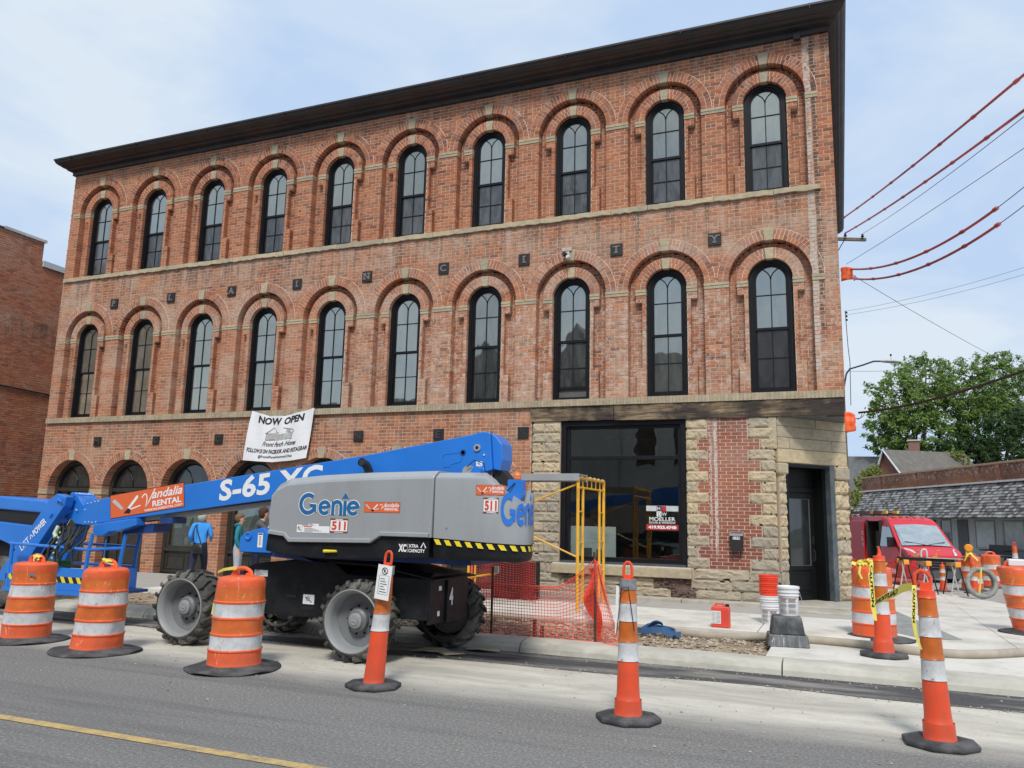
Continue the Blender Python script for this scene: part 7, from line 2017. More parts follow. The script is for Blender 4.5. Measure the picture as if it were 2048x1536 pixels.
def bucket(label, x, y, z, mat, h=.34, r=.135, lid=False, parentlabel=True, print_=False, handle=True):
    b0 = empty('bucket', (x, y, z), label, 'bucket')
    m_ = MB(); m_.lathe([(.001, .0), (r*.88, 0), (r*.89, .01), (r*.97, h*.70), (r*1.06, h*.71), (r*1.06, h*.74), (r*.985, h*.75), (r*.99, h*.82), (r*1.07, h*.83), (r*1.07, h*.86), (r, h*.87), (r*1.01, h*.95), (r*1.05, h*.96), (r*1.05, h)] + ([] if lid else [(r*.98, h), (r*.86, .02), (.001, .02)]), 28, (x, y, z), cap=False)
    m_.build('bucket_body', mat, b0, smooth=True)
    if lid:
        m_ = MB(); m_.lathe([(r*1.09, h*.965), (r*1.09, h+.012), (r*1.0, h+.02), (r*.95, h+.008), (.001, h+.008)], 28, (x, y, z), cap=False); m_.build('lid', mat, b0, smooth=True)
    if handle:
        m_ = MB(); m_.tube([(x+r*1.06, y, z+h*.83), (x+r*1.25, y-.03, z+h*.6), (x+r*1.15, y-.06, z+h*.42)], .004, 5); m_.build('handle', galv, b0)
    if print_:
        f = lambda u, v, d: (x+(r*.97+.003+d)*math.sin((u-.5)*1.9), y-(r*.97+.003+d)*math.cos((u-.5)*1.9), z+h*.12+v*h*.52)
        t = MB()
        for k in range(11):
            for (a, b_) in ((.05, .45), (.52, .95)):
                e = ((k*7) % 5)*.02
                if (k % 4) != 3:
                    for q in range(4): t.add([f(a+(b_-e-a)*q/4, k/11, .001), f(a+(b_-e-a)*(q+1)/4, k/11, .001), f(a+(b_-e-a)*(q+1)/4, k/11+.05, .001), f(a+(b_-e-a)*q/4, k/11+.05, .001)], [(0,1,2,3)])
        t.build('bucket_print', bpy.data.materials['grey_print'], b0)
        t = MB()
        for (a, b_, v) in ((.02, .98, .97), (.55, .95, .02)):
            for q in range(6): t.add([f(a+(b_-a)*q/6, v, .001), f(a+(b_-a)*(q+1)/6, v, .001), f(a+(b_-a)*(q+1)/6, v+.03, .001), f(a+(b_-a)*q/6, v+.03, .001)], [(0,1,2,3)])
        t.build('print_stripe', red_d, b0)
    return b0
whp = pm('white_bucket_plastic', (.70,.71,.72), .4, var=.05, dirt=(.5,.49,.46), dirt_amt=.4)
rdp = pm('red_bucket_plastic', (.80,.07,.03), .4, var=.06)
bucket('lower white bucket of the stack against the stone wall', 15.29, -2.42, .185, whp, h=.30, print_=True)
bucket('white bucket supporting the orange red buckets', 15.28, -2.42, .30, whp, h=.28, handle=False)
for k, lb_ in enumerate(('lowest orange red bucket nested on the white ones', 'middle orange red bucket of the nested stack', 'topmost orange red bucket of the nested stack')):
    bucket(lb_, 15.28, -2.42, .47+.085*k, rdp, h=.235, handle=False)
base = empty('sign_base_block', (15.63, -4.28, .145), 'black stepped rubber block with dried white drips supporting the white bucket', 'rubber block')
blk = pm('dusty_black_rubber', (.035,.038,.042), .6, var=.3, dirt=(.22,.23,.235), dirt_amt=.6, dscale=3)
drip = pm('drip_stained_rubber', (.10,.105,.11), .7, var=.3, scratch=(.6,.6,.6), dirt=(.30,.31,.31), dirt_amt=.7, dscale=5, stretch=(3, 3, .5))
def sq(cx, cy, a, b_, z, rot=.15): return [(cx+a*c_*math.cos(rot)-b_*s_*math.sin(rot), cy+a*c_*math.sin(rot)+b_*s_*math.cos(rot), z) for c_, s_ in ((-1,-1), (1,-1), (1,1), (-1,1))]
m_ = MB(); m_.loft([sq(15.63, -4.28, .245, .21, .147), sq(15.63, -4.28, .225, .195, .285)]); m_.build('lower_step', drip, base, bevel=.01)
m_ = MB(); m_.loft([sq(15.63, -4.28, .20, .17, .285), sq(15.63, -4.28, .165, .14, .50)]); m_.build('upper_step', blk, base, bevel=.015)
bucket('white lidded bucket with printed text standing on the black rubber block', 15.66, -4.25, .502, whp, h=.335, r=.125, lid=True, print_=True)
hose_m = pm('grey_brown_hose', (.36,.315,.25), .85, var=.2, scale=5, dirt=(.40,.36,.30), dirt_amt=.5, bump=.2)
def sm(pts, n=8):
    out = []
    for i in range(len(pts)-1):
        p0, p1, p2, p3 = [Vector(pts[max(0, min(len(pts)-1, i+k))]) for k in (-1, 0, 1, 2)]
        for q in range(n):
            t = q/n; out.append(.5*((2*p1)+(-p0+p2)*t+(2*p0-5*p1+4*p2-p3)*t*t+(-p0+3*p1-3*p2+p3)*t**3))
    out.append(Vector(pts[-1])); return out
m_ = MB(); m_.tube(sm([(9.5, -3.62, .17), (10.6, -3.58, .17), (11.5, -3.62, .17), (12.4, -3.72, .17), (13.3, -3.80, .16), (14.0, -3.85, .155), (14.6, -4.10, .16), (15.0, -4.20, .185), (15.4, -4.02, .195), (16.0, -3.98, .19), (16.6, -4.10, .19), (17.1, -4.30, .19), (17.6, -4.25, .19), (18.1, -3.85, .19), (18.8, -3.1, .19), (19.6, -2.2, .19)]), .052, 12)
tag(m_.build('concrete_hose', hose_m, None, smooth='all'), 'long grey brown hose snaking over the soil and pavement past the corner', 'hose')
lf = empty('layflat_hose', (14.0, -4.35, .12), 'coiled blue lay flat hose lying on the soil behind the tall cone', 'hose')
blh = pm('blue_layflat', (.05,.13,.28), .5, var=.15)
m_ = MB(); pts = []
for k in range(30):
    a = k*.42; r = .10+.006*k; pts.append((14.02+r*1.3*math.cos(a), -4.33+r*.8*math.sin(a), .15+.010*(k % 7)))
V = [Vector(p) for p in pts]; m_.add([p+Vector((0, 0, s)) for p in V for s in (0, .07)], [(2*i, 2*i+2, 2*i+3, 2*i+1) for i in range(29)])
m_.grid(lambda u, v: (13.86+.22*u, -4.30+.10*v, .24+.10*math.sin(u*2.2)-.05*v), 6, 3); c_ = m_.build('hose_coil', blh, lf, recalc=False)
s = c_.modifiers.new('s', 'SOLIDIFY'); s.thickness = .012
m_ = MB(); m_.tube([(14.22, -4.42, .20), (14.30, -4.5, .15), (14.34, -4.53, .14)], [.02, .025, .028], 8); m_.build('coupling', vblk, lf)
for (lb_, pts) in (('torn brown cardboard piece on the patch beside the rear wheel', [(11.42, -6.25), (11.55, -6.05), (11.75, -5.98), (11.95, -6.12), (12.18, -6.28), (11.95, -6.33), (11.80, -6.25), (11.7, -6.33)]), ('flat cardboard piece at the kerb behind the torn one', [(11.95, -5.72), (12.35, -5.66), (12.42, -5.80), (12.2, -5.92), (11.98, -5.85)])):
    m_ = MB(); m_.prism(pts, .012, .018, 'z'); m_.v = [(v[0], v[1], v[2]+.03*math.sin((v[0]-11.4)*6)**2) for v in m_.v]
    tag(m_.build('cardboard', pm('cardboard', (.42,.34,.25), .9) if not bpy.data.materials.get('cardboard') else bpy.data.materials['cardboard'], None), lb_, 'cardboard')
mb_ = empty('mailbox', (14.57, -.09, 1.2), 'small black wall mailbox numbered 114 on the red brick panel', 'mailbox')
m_ = MB(); m_.prism([(-.0, 1.14), (-.13, 1.14), (-.13, 1.40), (-.06, 1.46), (0, 1.46)], 14.46, 14.67, 'x'); m_.build('box', M['iron'], mb_, bevel=.006)
m_ = MB(); m_.prism([(-.0, 1.475), (-.145, 1.42), (-.15, 1.40), (-.145, 1.40), (0, 1.46)], 14.445, 14.685, 'x'); m_.build('lid', pm('scuffed_lid', (.25,.24,.23), .6, var=.3), mb_)
for x in (14.50, 14.62):
    m_ = MB(); m_.tube([(x, -.03, 1.15), (x+.005, -.05, 1.02), (x-.02, -.08, .985), (x-.02, -.10, 1.01)], .006, 5); m_.build('hook', M['iron'], mb_)
t = MB()
for k in range(3): quad(t, planeY(14.505+.042*k, 1.335, -.131), 0, .038, 0, .062, .002)
tl_ = t.build('number_tile', white, mb_)
t = MB()
for k, ch_s in enumerate('114'): put_text(t, ch_s, planeY(14.505+.042*k, 1.335, -.131), h=.048, w=.012 if ch_s == '1' else .028, bold=.03, u0=.012 if ch_s == '1' else .005, v0=.007, depth=.0035)
t.build('number', blk_d, tl_)
# sawhorses with tools
shr = None
def sawhorse(label, x, y, rz):
    s0 = empty('sawhorse', (x, y, .145), label, 'sawhorse', 'folding sawhorses on the corner pavement', rz=rz)
    silver = pm('sawhorse_silver', (.50,.50,.49), .45) if not bpy.data.materials.get('sawhorse_silver') else bpy.data.materials['sawhorse_silver']
    m_ = MB(); m_.box(-.05, .05, -.30, .30, .66, .72); m_.build('top_beam', silver, s0, local=True)
    for sx in (-1, 1):
        for sy in (-1, 1):
            m_ = MB(); m_.tube([(sx*.03, sy*.24, .68), (sx*.17, sy*.27, .0)], .016, 5); m_.build('leg', silver if sx*sy > 0 else vblk, s0, local=True)
    for sy in (-1, 1):
        m_ = MB(); m_.obox((0, sy*.27, .68), (.12, .08, .11)); m_.build('bracket', pm('saw_orange', (.85,.35,.04), .4) if not bpy.data.materials.get('saw_orange') else bpy.data.materials['saw_orange'], s0, local=True, bevel=.01)
    return s0
sawhorse('left sawhorse of the row in front of the van', 17.62, 6.35, .2)
sawhorse('middle sawhorse under the black beam, in front of the van', 18.05, 5.95, .2)
sawhorse('right sawhorse of the row beside the grey conduit coil', 18.62, 5.80, .2)
bm_ = empty('work_beam', (18.1, 6.0, .88), 'black beam and pale board laid across the sawhorses with small tools on top', 'beam')
m_ = MB(); m_.obox((18.10, 6.05, .90), (1.15, .12, .07), Matrix.Rotation(-.25, 3, 'Z')); m_.build('beam', vblk, bm_)
m_ = MB(); m_.obox((18.45, 5.86, .945), (.75, .05, .02), Matrix.Rotation(-.28, 3, 'Z')); m_.build('pale_board', pm('pale_board', (.55,.50,.40), .8), bm_)
for (lb_, x, y, col, h, w) in (('clamp and cutter heap left end of the beam', 17.90, 6.12, (.45,.20,.08), .16, .07), ('orange power tool standing on the beam', 18.30, 5.98, (.75,.22,.03), .17, .05)):
    m_ = MB(); m_.obox((x, y, .94+h*.3), (w, w, h*.6)); m_.tube([(x, y, .94+h*.5), (x+.03, y, .94+h), (x+.09, y, .94+h)], .02, 6); m_.lathe([(.035, 0), (.04, .03), (.02, .05)], 10, (x-.05, y, .94))
    o = m_.build('power_tool', pm('tool_'+lb_[:5], col, .5), None, bevel=.004); tag(o, lb_, 'tool'); o['kind'] = 'stuff'
m_ = MB(); pv = []
m_.tube(sm([(18.0, 6.1, .94), (18.0, 6.1, 1.05), (18.04, 6.1, 1.12), (18.10, 6.1, 1.12), (18.12, 6.1, 1.05), (18.12, 6.1, .94)], 4), .022, 8); tag(m_.build('pipe_elbow', pm('white_pipe', (.6,.62,.62), .4), None, smooth='all'), 'white plastic pipe elbow standing on the beam before the van', 'pipe')
m_ = MB(); m_.tube([(17.55, 6.2, .75), (17.58, 6.2, 1.12)], .012, 6); m_.tube([(17.58, 6.2, 1.12), (17.58, 6.2, 1.25)], .018, 6); tag(m_.build('broom_handle', pm('tool_handle', (.3,.28,.26), .5), None), 'upright tool handle at the left end of the sawhorses', 'tool handle')
sc1 = channelizer('short cone between the sawhorses and the conduit coil', (18.35, 6.6, .145), seed=9, loop='stub'); sc1.scale = (1.0, 1.0, .62)
sc1.scale = (.62,)*3; sc1.location = (18.50, 6.9, .145); sc1.scale = (.8, .8, .55)
sc2 = channelizer('orange cone seen through the ring of the conduit coil', (19.12, 6.7, .145), seed=10, loop='stub'); sc2.scale = (.9, .9, .62)
cl = empty('conduit_coil', (19.05, 5.05, .145), 'upright coil of ribbed grey conduit leaning at the pavement edge', 'conduit coil')
m_ = MB(); cg = pm('grey_corrugated', (.24,.245,.235), .8, var=.25, scale=12, dirt=(.38,.37,.34), dirt_amt=.5, dscale=6)
for lay_ in range(3):
    pts = []; rr_ = .285-.01*lay_
    for k in range(72):
        a = 2*PI*k/72; pts.append(Vector((19.05+rr_*math.cos(a)*.96, 5.05+.07*lay_+rr_*math.cos(a)*.25+.10*math.sin(a)*.6, .145+.34+rr_*math.sin(a))))
    m_.tube(pts, [.045+(.006 if k % 2 else 0) for k in range(72)], 8, closed=True)
m_.build('conduit_loops', cg, cl, smooth='all')['kind'] = 'stuff'
m_ = MB(); m_.tube([(19.05, 4.98, .80), (19.03, 4.97, .62), (19.0, 4.98, .40), (18.98, 4.98, .25)], .018, 4); m_.build('tie_tape', tape_m, cl)
fl_ = empty('amber_flasher', (19.42, 9.7, .9), 'round amber warning light clipped on the left far barrel with yellow tape', 'warning light')
m_ = MB(); m_.lathe([(.001, -.05), (.08, -.045), (.105, -.01), (.105, .01), (.08, .04), (.001, .045)], 20, (19.42, 9.6, 1.12), 'y', cap=False); m_.build('lens', pm('amber_disc', (.85,.30,.02), .3, coat=.3), fl_, smooth=True)
m_ = MB(); m_.box(19.35, 19.49, 9.6, 9.68, .93, 1.03); m_.build('battery_case', yellow, fl_)
m_ = MB(); m_.tube([(19.45, 9.58, 1.0), (19.36, 9.56, .9), (19.30, 9.6, .78)], .02, 4); m_.tube([(19.45, 9.58, .98), (19.55, 9.5, .86), (19.6, 9.5, .8)], .025, 4); m_.build('tape_tail', tape_m, fl_)
bl_ = empty('barrel_lamp', (18.64, -1.14, 1.09), 'white battery box sitting on the lid of the barrel at the right edge', 'lamp')
m_ = MB(); m_.box(18.56, 18.78, -1.22, -1.05, 1.09, 1.19); m_.build('case', whp, bl_, bevel=.015)
# ================================================================ banner
bnp = [[(3.56, 3.985), (4.02, 3.86), (4.55, 3.83), (4.95, 3.90), (5.33, 4.00)], [(3.42, 2.82), (3.87, 2.79), (4.33, 2.765), (4.76, 2.80), (5.20, 2.86)]]
def bf(u, v, d=0):
    k = min(int(u*4), 3); t = u*4-k; t = t*t*(3-2*t)*.35+t*.65
    a = (lerp(bnp[0][k][0], bnp[0][k+1][0], t), lerp(bnp[0][k][1], bnp[0][k+1][1], t)); b_ = (lerp(bnp[1][k][0], bnp[1][k+1][0], t), lerp(bnp[1][k][1], bnp[1][k+1][1], t))
    x = lerp(b_[0], a[0], v); z = lerp(b_[1], a[1], v)
    fold = .045*math.sin((u-.5)*9*(1-.25*v))*(v**.6)*math.cos((u-.5)*2) + .05*math.exp(-((u-.5)/.2)**2)*(1-v) + .02*math.sin(u*23+v*4)*v - .06*abs(u-.5)*v
    return (x, -.13-fold-d, z)
m_ = MB(); m_.grid(lambda u, v: bf(u, v), 40, 26); ban = m_.build('banner', pm('white_vinyl', (.76,.76,.77), .5, var=.02), None, smooth='all', recalc=False)
tag(ban, 'white sagging vinyl banner reading now open, hung below the second floor ledge', 'banner')
def bt(s, u0, u1, v0, v1, bold, mat, nm='banner_lettering', shear=0):
    t = MB(); put_text(t, s, lambda u, v, d: bf(u, v, .006), w=u1-u0, h=v1-v0, bold=bold, shear=shear, u0=u0, v0=v0); t.build(nm, mat, ban)
bt('NOW  OPEN', .13, .85, .80, .955, .04, blk_d)
bt('Front Porch Home', .27, .80, .325, .43, .012, blk_d, shear=.4); bt('FOLLOW US ON FACEBOOK AND INSTAGRAM', .05, .97, .175, .265, .03, blk_d); bt('@FrontPorchHomeOhio', .23, .78, .06, .135, .015, blk_d)
fbn = lambda u, v, d: bf(u, v, .004+d)
cols = {'sk': (.42,.43,.42), 'li': (.25,.25,.25), 'ye': (.65,.45,.1), 'pk': (.5,.36,.33)}
bm2 = {k: pm('banner_'+k, v, .6) for k, v in cols.items()}
t = MB()
for (a, b_, c_, d_) in ((.30, .70, .47, .60),): 
    for q in range(8): t.add([fbn(a+(b_-a)*q/8, c_, .001), fbn(a+(b_-a)*(q+1)/8, c_, .001), fbn(a+(b_-a)*(q+1)/8, d_, .001), fbn(a+(b_-a)*q/8, d_, .001)], [(0,1,2,3)])
t.build('house_picture', bm2['sk'], ban)
t = MB(); stroke(t, fbn, [(.28, .60), (.38, .74), (.45, .62), (.55, .73), (.70, .66), (.72, .60)], .014, .002); stroke(t, fbn, [(.29, .60), (.71, .60)], .01, .002); stroke(t, fbn, [(.30, .46), (.71, .46)], .012, .002)
for u in (.30, .36, .42, .5, .56, .63, .70): stroke(t, fbn, [(u, .46), (u, .60)], .007, .002)
t.build('house_outline', bm2['li'], ban)
t = MB(); quad(t, fbn, .45, .55, .50, .57, .002); t.build('lit_window', bm2['ye'], ban); t = MB(); quad(t, fbn, .60, .66, .62, .68, .002); quad(t, fbn, .33, .41, .49, .56, .002); t.build('picture_patch', bm2['pk'], ban)
m_ = MB(); m_.tube([(3.56, -.13, 3.985), (3.5, -.02, 4.05)], .004, 4); m_.tube([(5.33, -.13, 4.0), (5.38, -.02, 4.05)], .004, 4); m_.build('tie_cord', M['iron'], ban)
# ================================================================ shop window contents and decal
dec = MB(); fw = planeY(12.885, 1.465, .133)
quad(dec, fw, 0, .61, .35, .45, .001); dcl = dec.build('window_decal', pm('frosted_white', (.50,.54,.54), .6), sw)
t = MB(); quad(t, fw, .20, .29, .345, .445, .003); quad(t, fw, .29, .38, .25, .345, .003); t.build('logo_black', blk_d, dcl)
t = MB(); quad(t, fw, .29, .38, .345, .445, .003); quad(t, fw, 0, .61, -.0, .10, .002); t.build('logo_red', pm('decal_red', (.40,.03,.035), .5), dcl)
t = MB(); quad(t, fw, .20, .29, .25, .345, .003)
put_text(t, 'M', fw, h=.06, u0=.21, v0=.365, depth=.005); put_text(t, 'W', fw, h=.06, u0=.30, v0=.265, depth=.005)
put_text(t, 'MOELLER', fw, w=.49, h=.075, bold=.01, u0=.06, v0=.165, depth=.004); put_text(t, 'DOOR & WINDOW', fw, w=.50, h=.036, bold=.015, u0=.055, v0=.118, depth=.004)
put_text(t, '419.925.4748', fw, w=.53, h=.06, bold=.05, u0=.04, v0=.02, depth=.004); t.build('decal_lettering', white, dcl)
t = MB(); put_text(t, 'D', fw, h=.06, u0=.225, v0=.265, depth=.005); t.build('decal_initial', blk_d, dcl)
bd = empty('display_board', (11.75, .38, .94), 'white board with two small dark pictures leaning inside the shop window', 'board')
m_ = MB(); m_.box(11.30, 12.22, .40, .42, .81, 1.50); m_.build('board', pm('board_white', (.45,.48,.46), .7, var=.05), bd)
t = MB(); f = planeY(11.30, .82, .40); quad(t, f, .22, .44, .08, .26); quad(t, f, .53, .70, .10, .24); t.build('picture', pm('dark_photo', (.06,.07,.075), .6), bd)
t = MB()
for k in range(6): quad(t, f, .40, .78, .36+.035*k, .365+.035*k)
t.build('board_text', bpy.data.materials['grey_print'], bd)
for (lb_, x, c_, h, w) in (('white tub on the sill inside the shop window', 12.33, (.6,.6,.6), .10, .035), ('upturned white bowl on the inner sill of the shop window', 12.50, (.6,.6,.6), .06, .05), ('small white jar on the inner sill near the yellow tin', 12.90, (.5,.5,.48), .06, .04), ('yellow tin on the inner sill of the shop window', 13.10, (.55,.30,.04), .09, .04)):
    m_ = MB(); m_.lathe([(.001, 0), (w, 0), (w, h*.8), (w*.6, h), (.001, h)], 14, (x, .34, .80), cap=False); m_.tube([(x+w*.2, .34, .80+h), (x+w*.5, .34, .80+h+.03)], .006, 4); tag(m_.build('paint_pot', pm('pot_%d' % int(x*100), c_, .5), None, smooth=True), lb_, 'pot')
# donkey picture in the third arch window, painting in the fourth
dn = empty('donkey_picture', (1.6, .30, .8), 'large grey picture of a donkey displayed in the third arched shop window', 'picture')
m_ = MB(); m_.box(1.08, 2.0, .30, .32, .79, 1.50); m_.build('canvas', pm('misty_grey', (.50,.50,.51), .8, var=.35, scale=2.2), dn)
m_ = MB(); m_.box(1.04, 1.08, .295, .33, .78, 1.51); m_.build('frame_strip', pm('light_wood', (.35,.25,.15), .7), dn)
_f = planeY(1.00, .80, .298)
f = lambda u, v, d: _f(.08+u*.85, v*.85, d)
dk_ = pm('donkey_grey', (.07,.065,.065), .8, var=.3, scale=9); lt_ = pm('donkey_pale', (.45,.43,.42), .8, var=.1); gf = pm('donkey_grass', (.16,.15,.15), .9, var=.5, scale=14)
t = MB(); poly2(t, f, [(.02, 0), (1.06, 0), (1.06, .50), (.75, .56), (.3, .5), (.02, .46)], .0012); t.build('picture_grass', gf, dn)
t = MB(); poly2(t, f, [(.44, .46), (.34, .52), (.30, .66), (.31, .78), (.35, .76), (.42, .66), (.47, .56)], .003); poly2(t, f, [(.60, .56), (.64, .68), (.70, .80), (.74, .76), (.73, .62), (.68, .50), (.62, .47)], .003)
poly2(t, f, [(.40, .02), (.36, .3), (.41, .50), (.52, .56), (.64, .50), (.69, .32), (.66, .02)], .0035); t.build('picture_donkey', dk_, dn)
t = MB(); poly2(t, f, arc2(.53, .13, .085, 0, 350, 14, .12), .005)
for x in (.42, .63): poly2(t, f, arc2(x, .34, .03, 0, 350, 10, .022), .005)
t.build('picture_muzzle', lt_, dn)
t = MB()
for x in (.425, .625): poly2(t, f, arc2(x, .338, .013, 0, 350, 8), .007)
for x in (.50, .56): poly2(t, f, arc2(x, .08, .012, 0, 350, 8), .007)
t.build('picture_eye', blk_d, dn)
pt = empty('abstract_painting', (3.55, .3, .8), 'pale green and rust painting in the fourth arched shop window', 'picture')
m_ = MB(); m_.box(3.05, 4.1, .30, .32, .80, 1.72); m_.build('canvas', pm('pale_green_canvas', (.33,.38,.32), .8, var=.4, scale=2, dirt=(.30,.12,.08), dirt_amt=.7, dscale=1.5), pt)
t = MB(); f = planeY(3.05, .8, .298); poly2(t, f, [(.3, .3), (.42, .6), (.5, .9), (.7, .9), (.66, .5), (.8, .2), (.55, .1)], .002); t.build('dark_figure', pm('painting_dark', (.07,.09,.08), .8, var=.5, scale=5), pt)
# ================================================================ far side of the street (seen in the panes)
def gable_house(label, x0, x1, y, d, ez, rz_, col, roofc, axis, wins):
    h0 = empty('street_house', ((x0+x1)/2, y, 0), label, 'house')
    m_ = MB(); m_.box(x0, x1, y-d, y, 0, ez); m_.build('wall', pm('h_'+label[:6], col, .85, var=.08, scale=2), h0)
    m_ = MB()
    if axis == 'y': m_.prism([(x0-.3, ez-.1), ((x0+x1)/2, rz_), (x1+.3, ez-.1)], y-d-.2, y+.3, 'y')
    else: m_.prism([(y-d-.3, ez-.1), (y-d/2, rz_), (y+.3, ez-.1)], x0-.2, x1+.2, 'x')
    m_.build('roof', pm('r_'+label[:6], roofc, .9, var=.15), h0)
    for (wx, wz, ww, wh) in wins:
        m_ = MB(); m_.box(wx-ww/2-.12, wx+ww/2+.12, y, y+.06, wz-.12, wz+wh+.12); w_ = m_.build('window', pm('trim_w', (.55,.54,.50), .8) if not bpy.data.materials.get('trim_w') else bpy.data.materials['trim_w'], h0)
        m_ = MB(); m_.box(wx-ww/2, wx+ww/2, y+.061, y+.07, wz, wz+wh); m_.build('pane', M['glass_lo'], w_)
gable_house('cream two storey front with tall narrow windows facing the brick building', 1.5, 11.5, -27, 9, 8.6, 11.6, (.50,.48,.43), (.05,.055,.05), 'x', [(2.8+2.0*k, 4.6, .95, 2.3) for k in range(5)] + [(3.2, .6, 1.6, 2.2), (6.4, .6, 2.4, 2.2), (9.8, .6, 1.6, 2.2)])
gable_house('dark gabled cross wing rising over the cream front across the street', .6, 5.4, -26.6, 4, 8.3, 12.6, (.42,.40,.36), (.03,.035,.03), 'y', [])
gable_house('dark gabled house facing the street across from the brick building', -7, .5, -28, 9, 7.4, 12.2, (.28,.29,.27), (.05,.055,.05), 'y', [(-5+2.0*k, 4.2, .9, 1.7) for k in range(3)])
gable_house('grey hipped house farther left across the street', -19, -9.5, -29, 9, 6.6, 9.8, (.35,.34,.32), (.07,.07,.075), 'x', [(-17+2.5*k, 3.8, .9, 1.6) for k in range(3)])
gable_house('low brick shop across the street behind the viewer', 12.5, 24, -27.5, 9, 5.2, 5.8, (.22,.10,.07), (.08,.08,.08), 'x', [(14.5+3*k, .8, 2, 2.2) for k in range(3)])
# ================================================================ people
skin_m = pm('skin', (.58,.33,.23), .55, var=.06)
def person(label, loc, rz, H, J, colors, hair, sh=1.0, extra=None):
    """J: joints in body units of height 1 (x right of body, y forward, z up); colours per region"""
    p0 = empty('person', loc, label, 'person', None, rz)
    names = list(J.keys())
    V = {k: Vector(J[k][0])*H for k in names}; Rr = {k: J[k][1]*H for k in names}
    bones = J_BONES(J)
    me = bpy.data.meshes.new('body'); idx = {k: i for i, k in enumerate(names)}
    me.from_pydata([V[k] for k in names], [(idx[a], idx[b_]) for a, b_ in bones], [])
    ob = bpy.data.objects.new('body', me); C.objects.link(ob)
    md = ob.modifiers.new('skin', 'SKIN')
    for k in names:
        r = Rr[k]; r = r if isinstance(r, float) else r
        sx, sy = (J[k][2] if len(J[k]) > 2 else (1, 1))
        me.skin_vertices[0].data[idx[k]].radius = (r*sx, r*sy)
    me.skin_vertices[0].data[idx['pelvis']].use_root = True
    sb_ = ob.modifiers.new('sub', 'SUBSURF'); sb_.levels = 2; sb_.render_levels = 2
    dg = bpy.context.evaluated_depsgraph_get(); dg.update()
    m2 = bpy.data.meshes.new_from_object(ob.evaluated_get(dg)); m2.name = 'body'
    bpy.data.objects.remove(ob)
    mats = {}
    for k, m in colors.items():
        if m not in mats: mats[m] = len(mats); m2.materials.append(m)
    seg = [(V[a], V[b_], colors[region(a, b_)]) for a, b_ in bones]
    for f in m2.polygons:
        c = f.center; best = None
        for (a, b_, m) in seg:
            t = max(0, min(1, (c-a).dot(b_-a)/max((b_-a).length_squared, 1e-9))); d = (c-(a+(b_-a)*t)).length
            if best is None or d < best[0]: best = (d, m)
        f.material_index = mats[best[1]]; f.use_smooth = True
    b0 = bpy.data.objects.new('body', m2); C.objects.link(b0); b0.parent = p0
    # hair and face
    hc = V['head']; r = H*.052
    m_ = MB(); n = 18
    rings = []
    for (t, s_) in ((-.9, .5), (-.55, .92), (-.1, 1.10), (.35, 1.10), (.75, .86), (1.05, .45), (1.18, .05)):
        ring_ = []
        for k in range(n):
            a = 2*PI*k/n; fr = math.sin(a)   # forward +y
            s2 = s_*(1+.06*math.sin(5*a+t*4)); 
            fx = r*s2*math.cos(a)*.98*hair[1]; fy = r*s2*math.sin(a)*1.12*hair[1]
            if fr > .25 and t < .75: fy *= .35 if t < .3 else .8; fx *= .98
            ring_.append((hc.x+fx, hc.y+fy-.012*H, hc.z+r*(t*1.12*hair[1])+.010*H - (.03*H*hair[2] if (t < -.5 and fr < .2) else 0)))
        rings.append(ring_)
    m_.loft(rings); m_.build('hair', hair[0], p0, smooth='all', local=True)
    m_ = MB(); m_.prism([(hc.y+r*.85, hc.z-.004*H), (hc.y+r*1.28, hc.z-.018*H), (hc.y+r*.9, hc.z-.022*H)], hc.x-.006*H, hc.x+.006*H, 'x'); m_.build('nose', skin_m, p0, local=True)
    for s in (-1, 1):
        m_ = MB(); m_.lathe([(.001, -.004*H), (.006*H, 0), (.001, .004*H)], 8, (hc.x+s*.018*H, hc.y+r*.90, hc.z+.002*H), 'y', cap=False); m_.build('eye', blk_d, p0, local=True)
        m_ = MB(); m_.lathe([(.001, -.004*H), (.012*H, 0), (.001, .006*H)], 8, (hc.x+s*r*.98, hc.y-.002*H, hc.z-.006*H), 'x', cap=False); m_.build('ear', skin_m, p0, local=True, smooth=True)
    m_ = MB(); m_.box(hc.x-.012*H, hc.x+.012*H, hc.y+r*.80, hc.y+r*.90, hc.z-.034*H, hc.z-.030*H); m_.build('mouth', pm('lips', (.4,.15,.12), .6) if not bpy.data.materials.get('lips') else bpy.data.materials['lips'], p0, local=True)
    return p0
def J_BONES(J):
    B = [('pelvis','waist'), ('waist','chest'), ('chest','neck'), ('neck','jaw'), ('jaw','head'), ('head','crown')]
    for s in 'LR':
        B += [('chest','sh'+s), ('sh'+s,'el'+s), ('el'+s,'wr'+s), ('wr'+s,'pm'+s), ('pelvis','hp'+s), ('hp'+s,'kn'+s), ('kn'+s,'an'+s), ('an'+s,'ft'+s)]
        for k in range(5): B += [('pm'+s if k else 'wr'+s, 'f%da%s' % (k, s)), ('f%da%s' % (k, s), 'f%db%s' % (k, s))]
    return B
def region(a, b_):
    if a in ('neck', 'jaw', 'head'): return 'skin'
    if a.startswith('sh'): return 'sleeve'
    if a.startswith('el'): return 'forearm'
    if a.startswith('wr') or a.startswith('pm') or (a.startswith('f') and not a.startswith('ft')): return 'skin'
    if a in ('waist', 'chest'): return 'top'
    if a == 'pelvis' and b_ == 'waist': return 'hem'
    if a.startswith('an'): return 'shoe'
    if a.startswith('kn'): return 'calf'
    return 'legs'
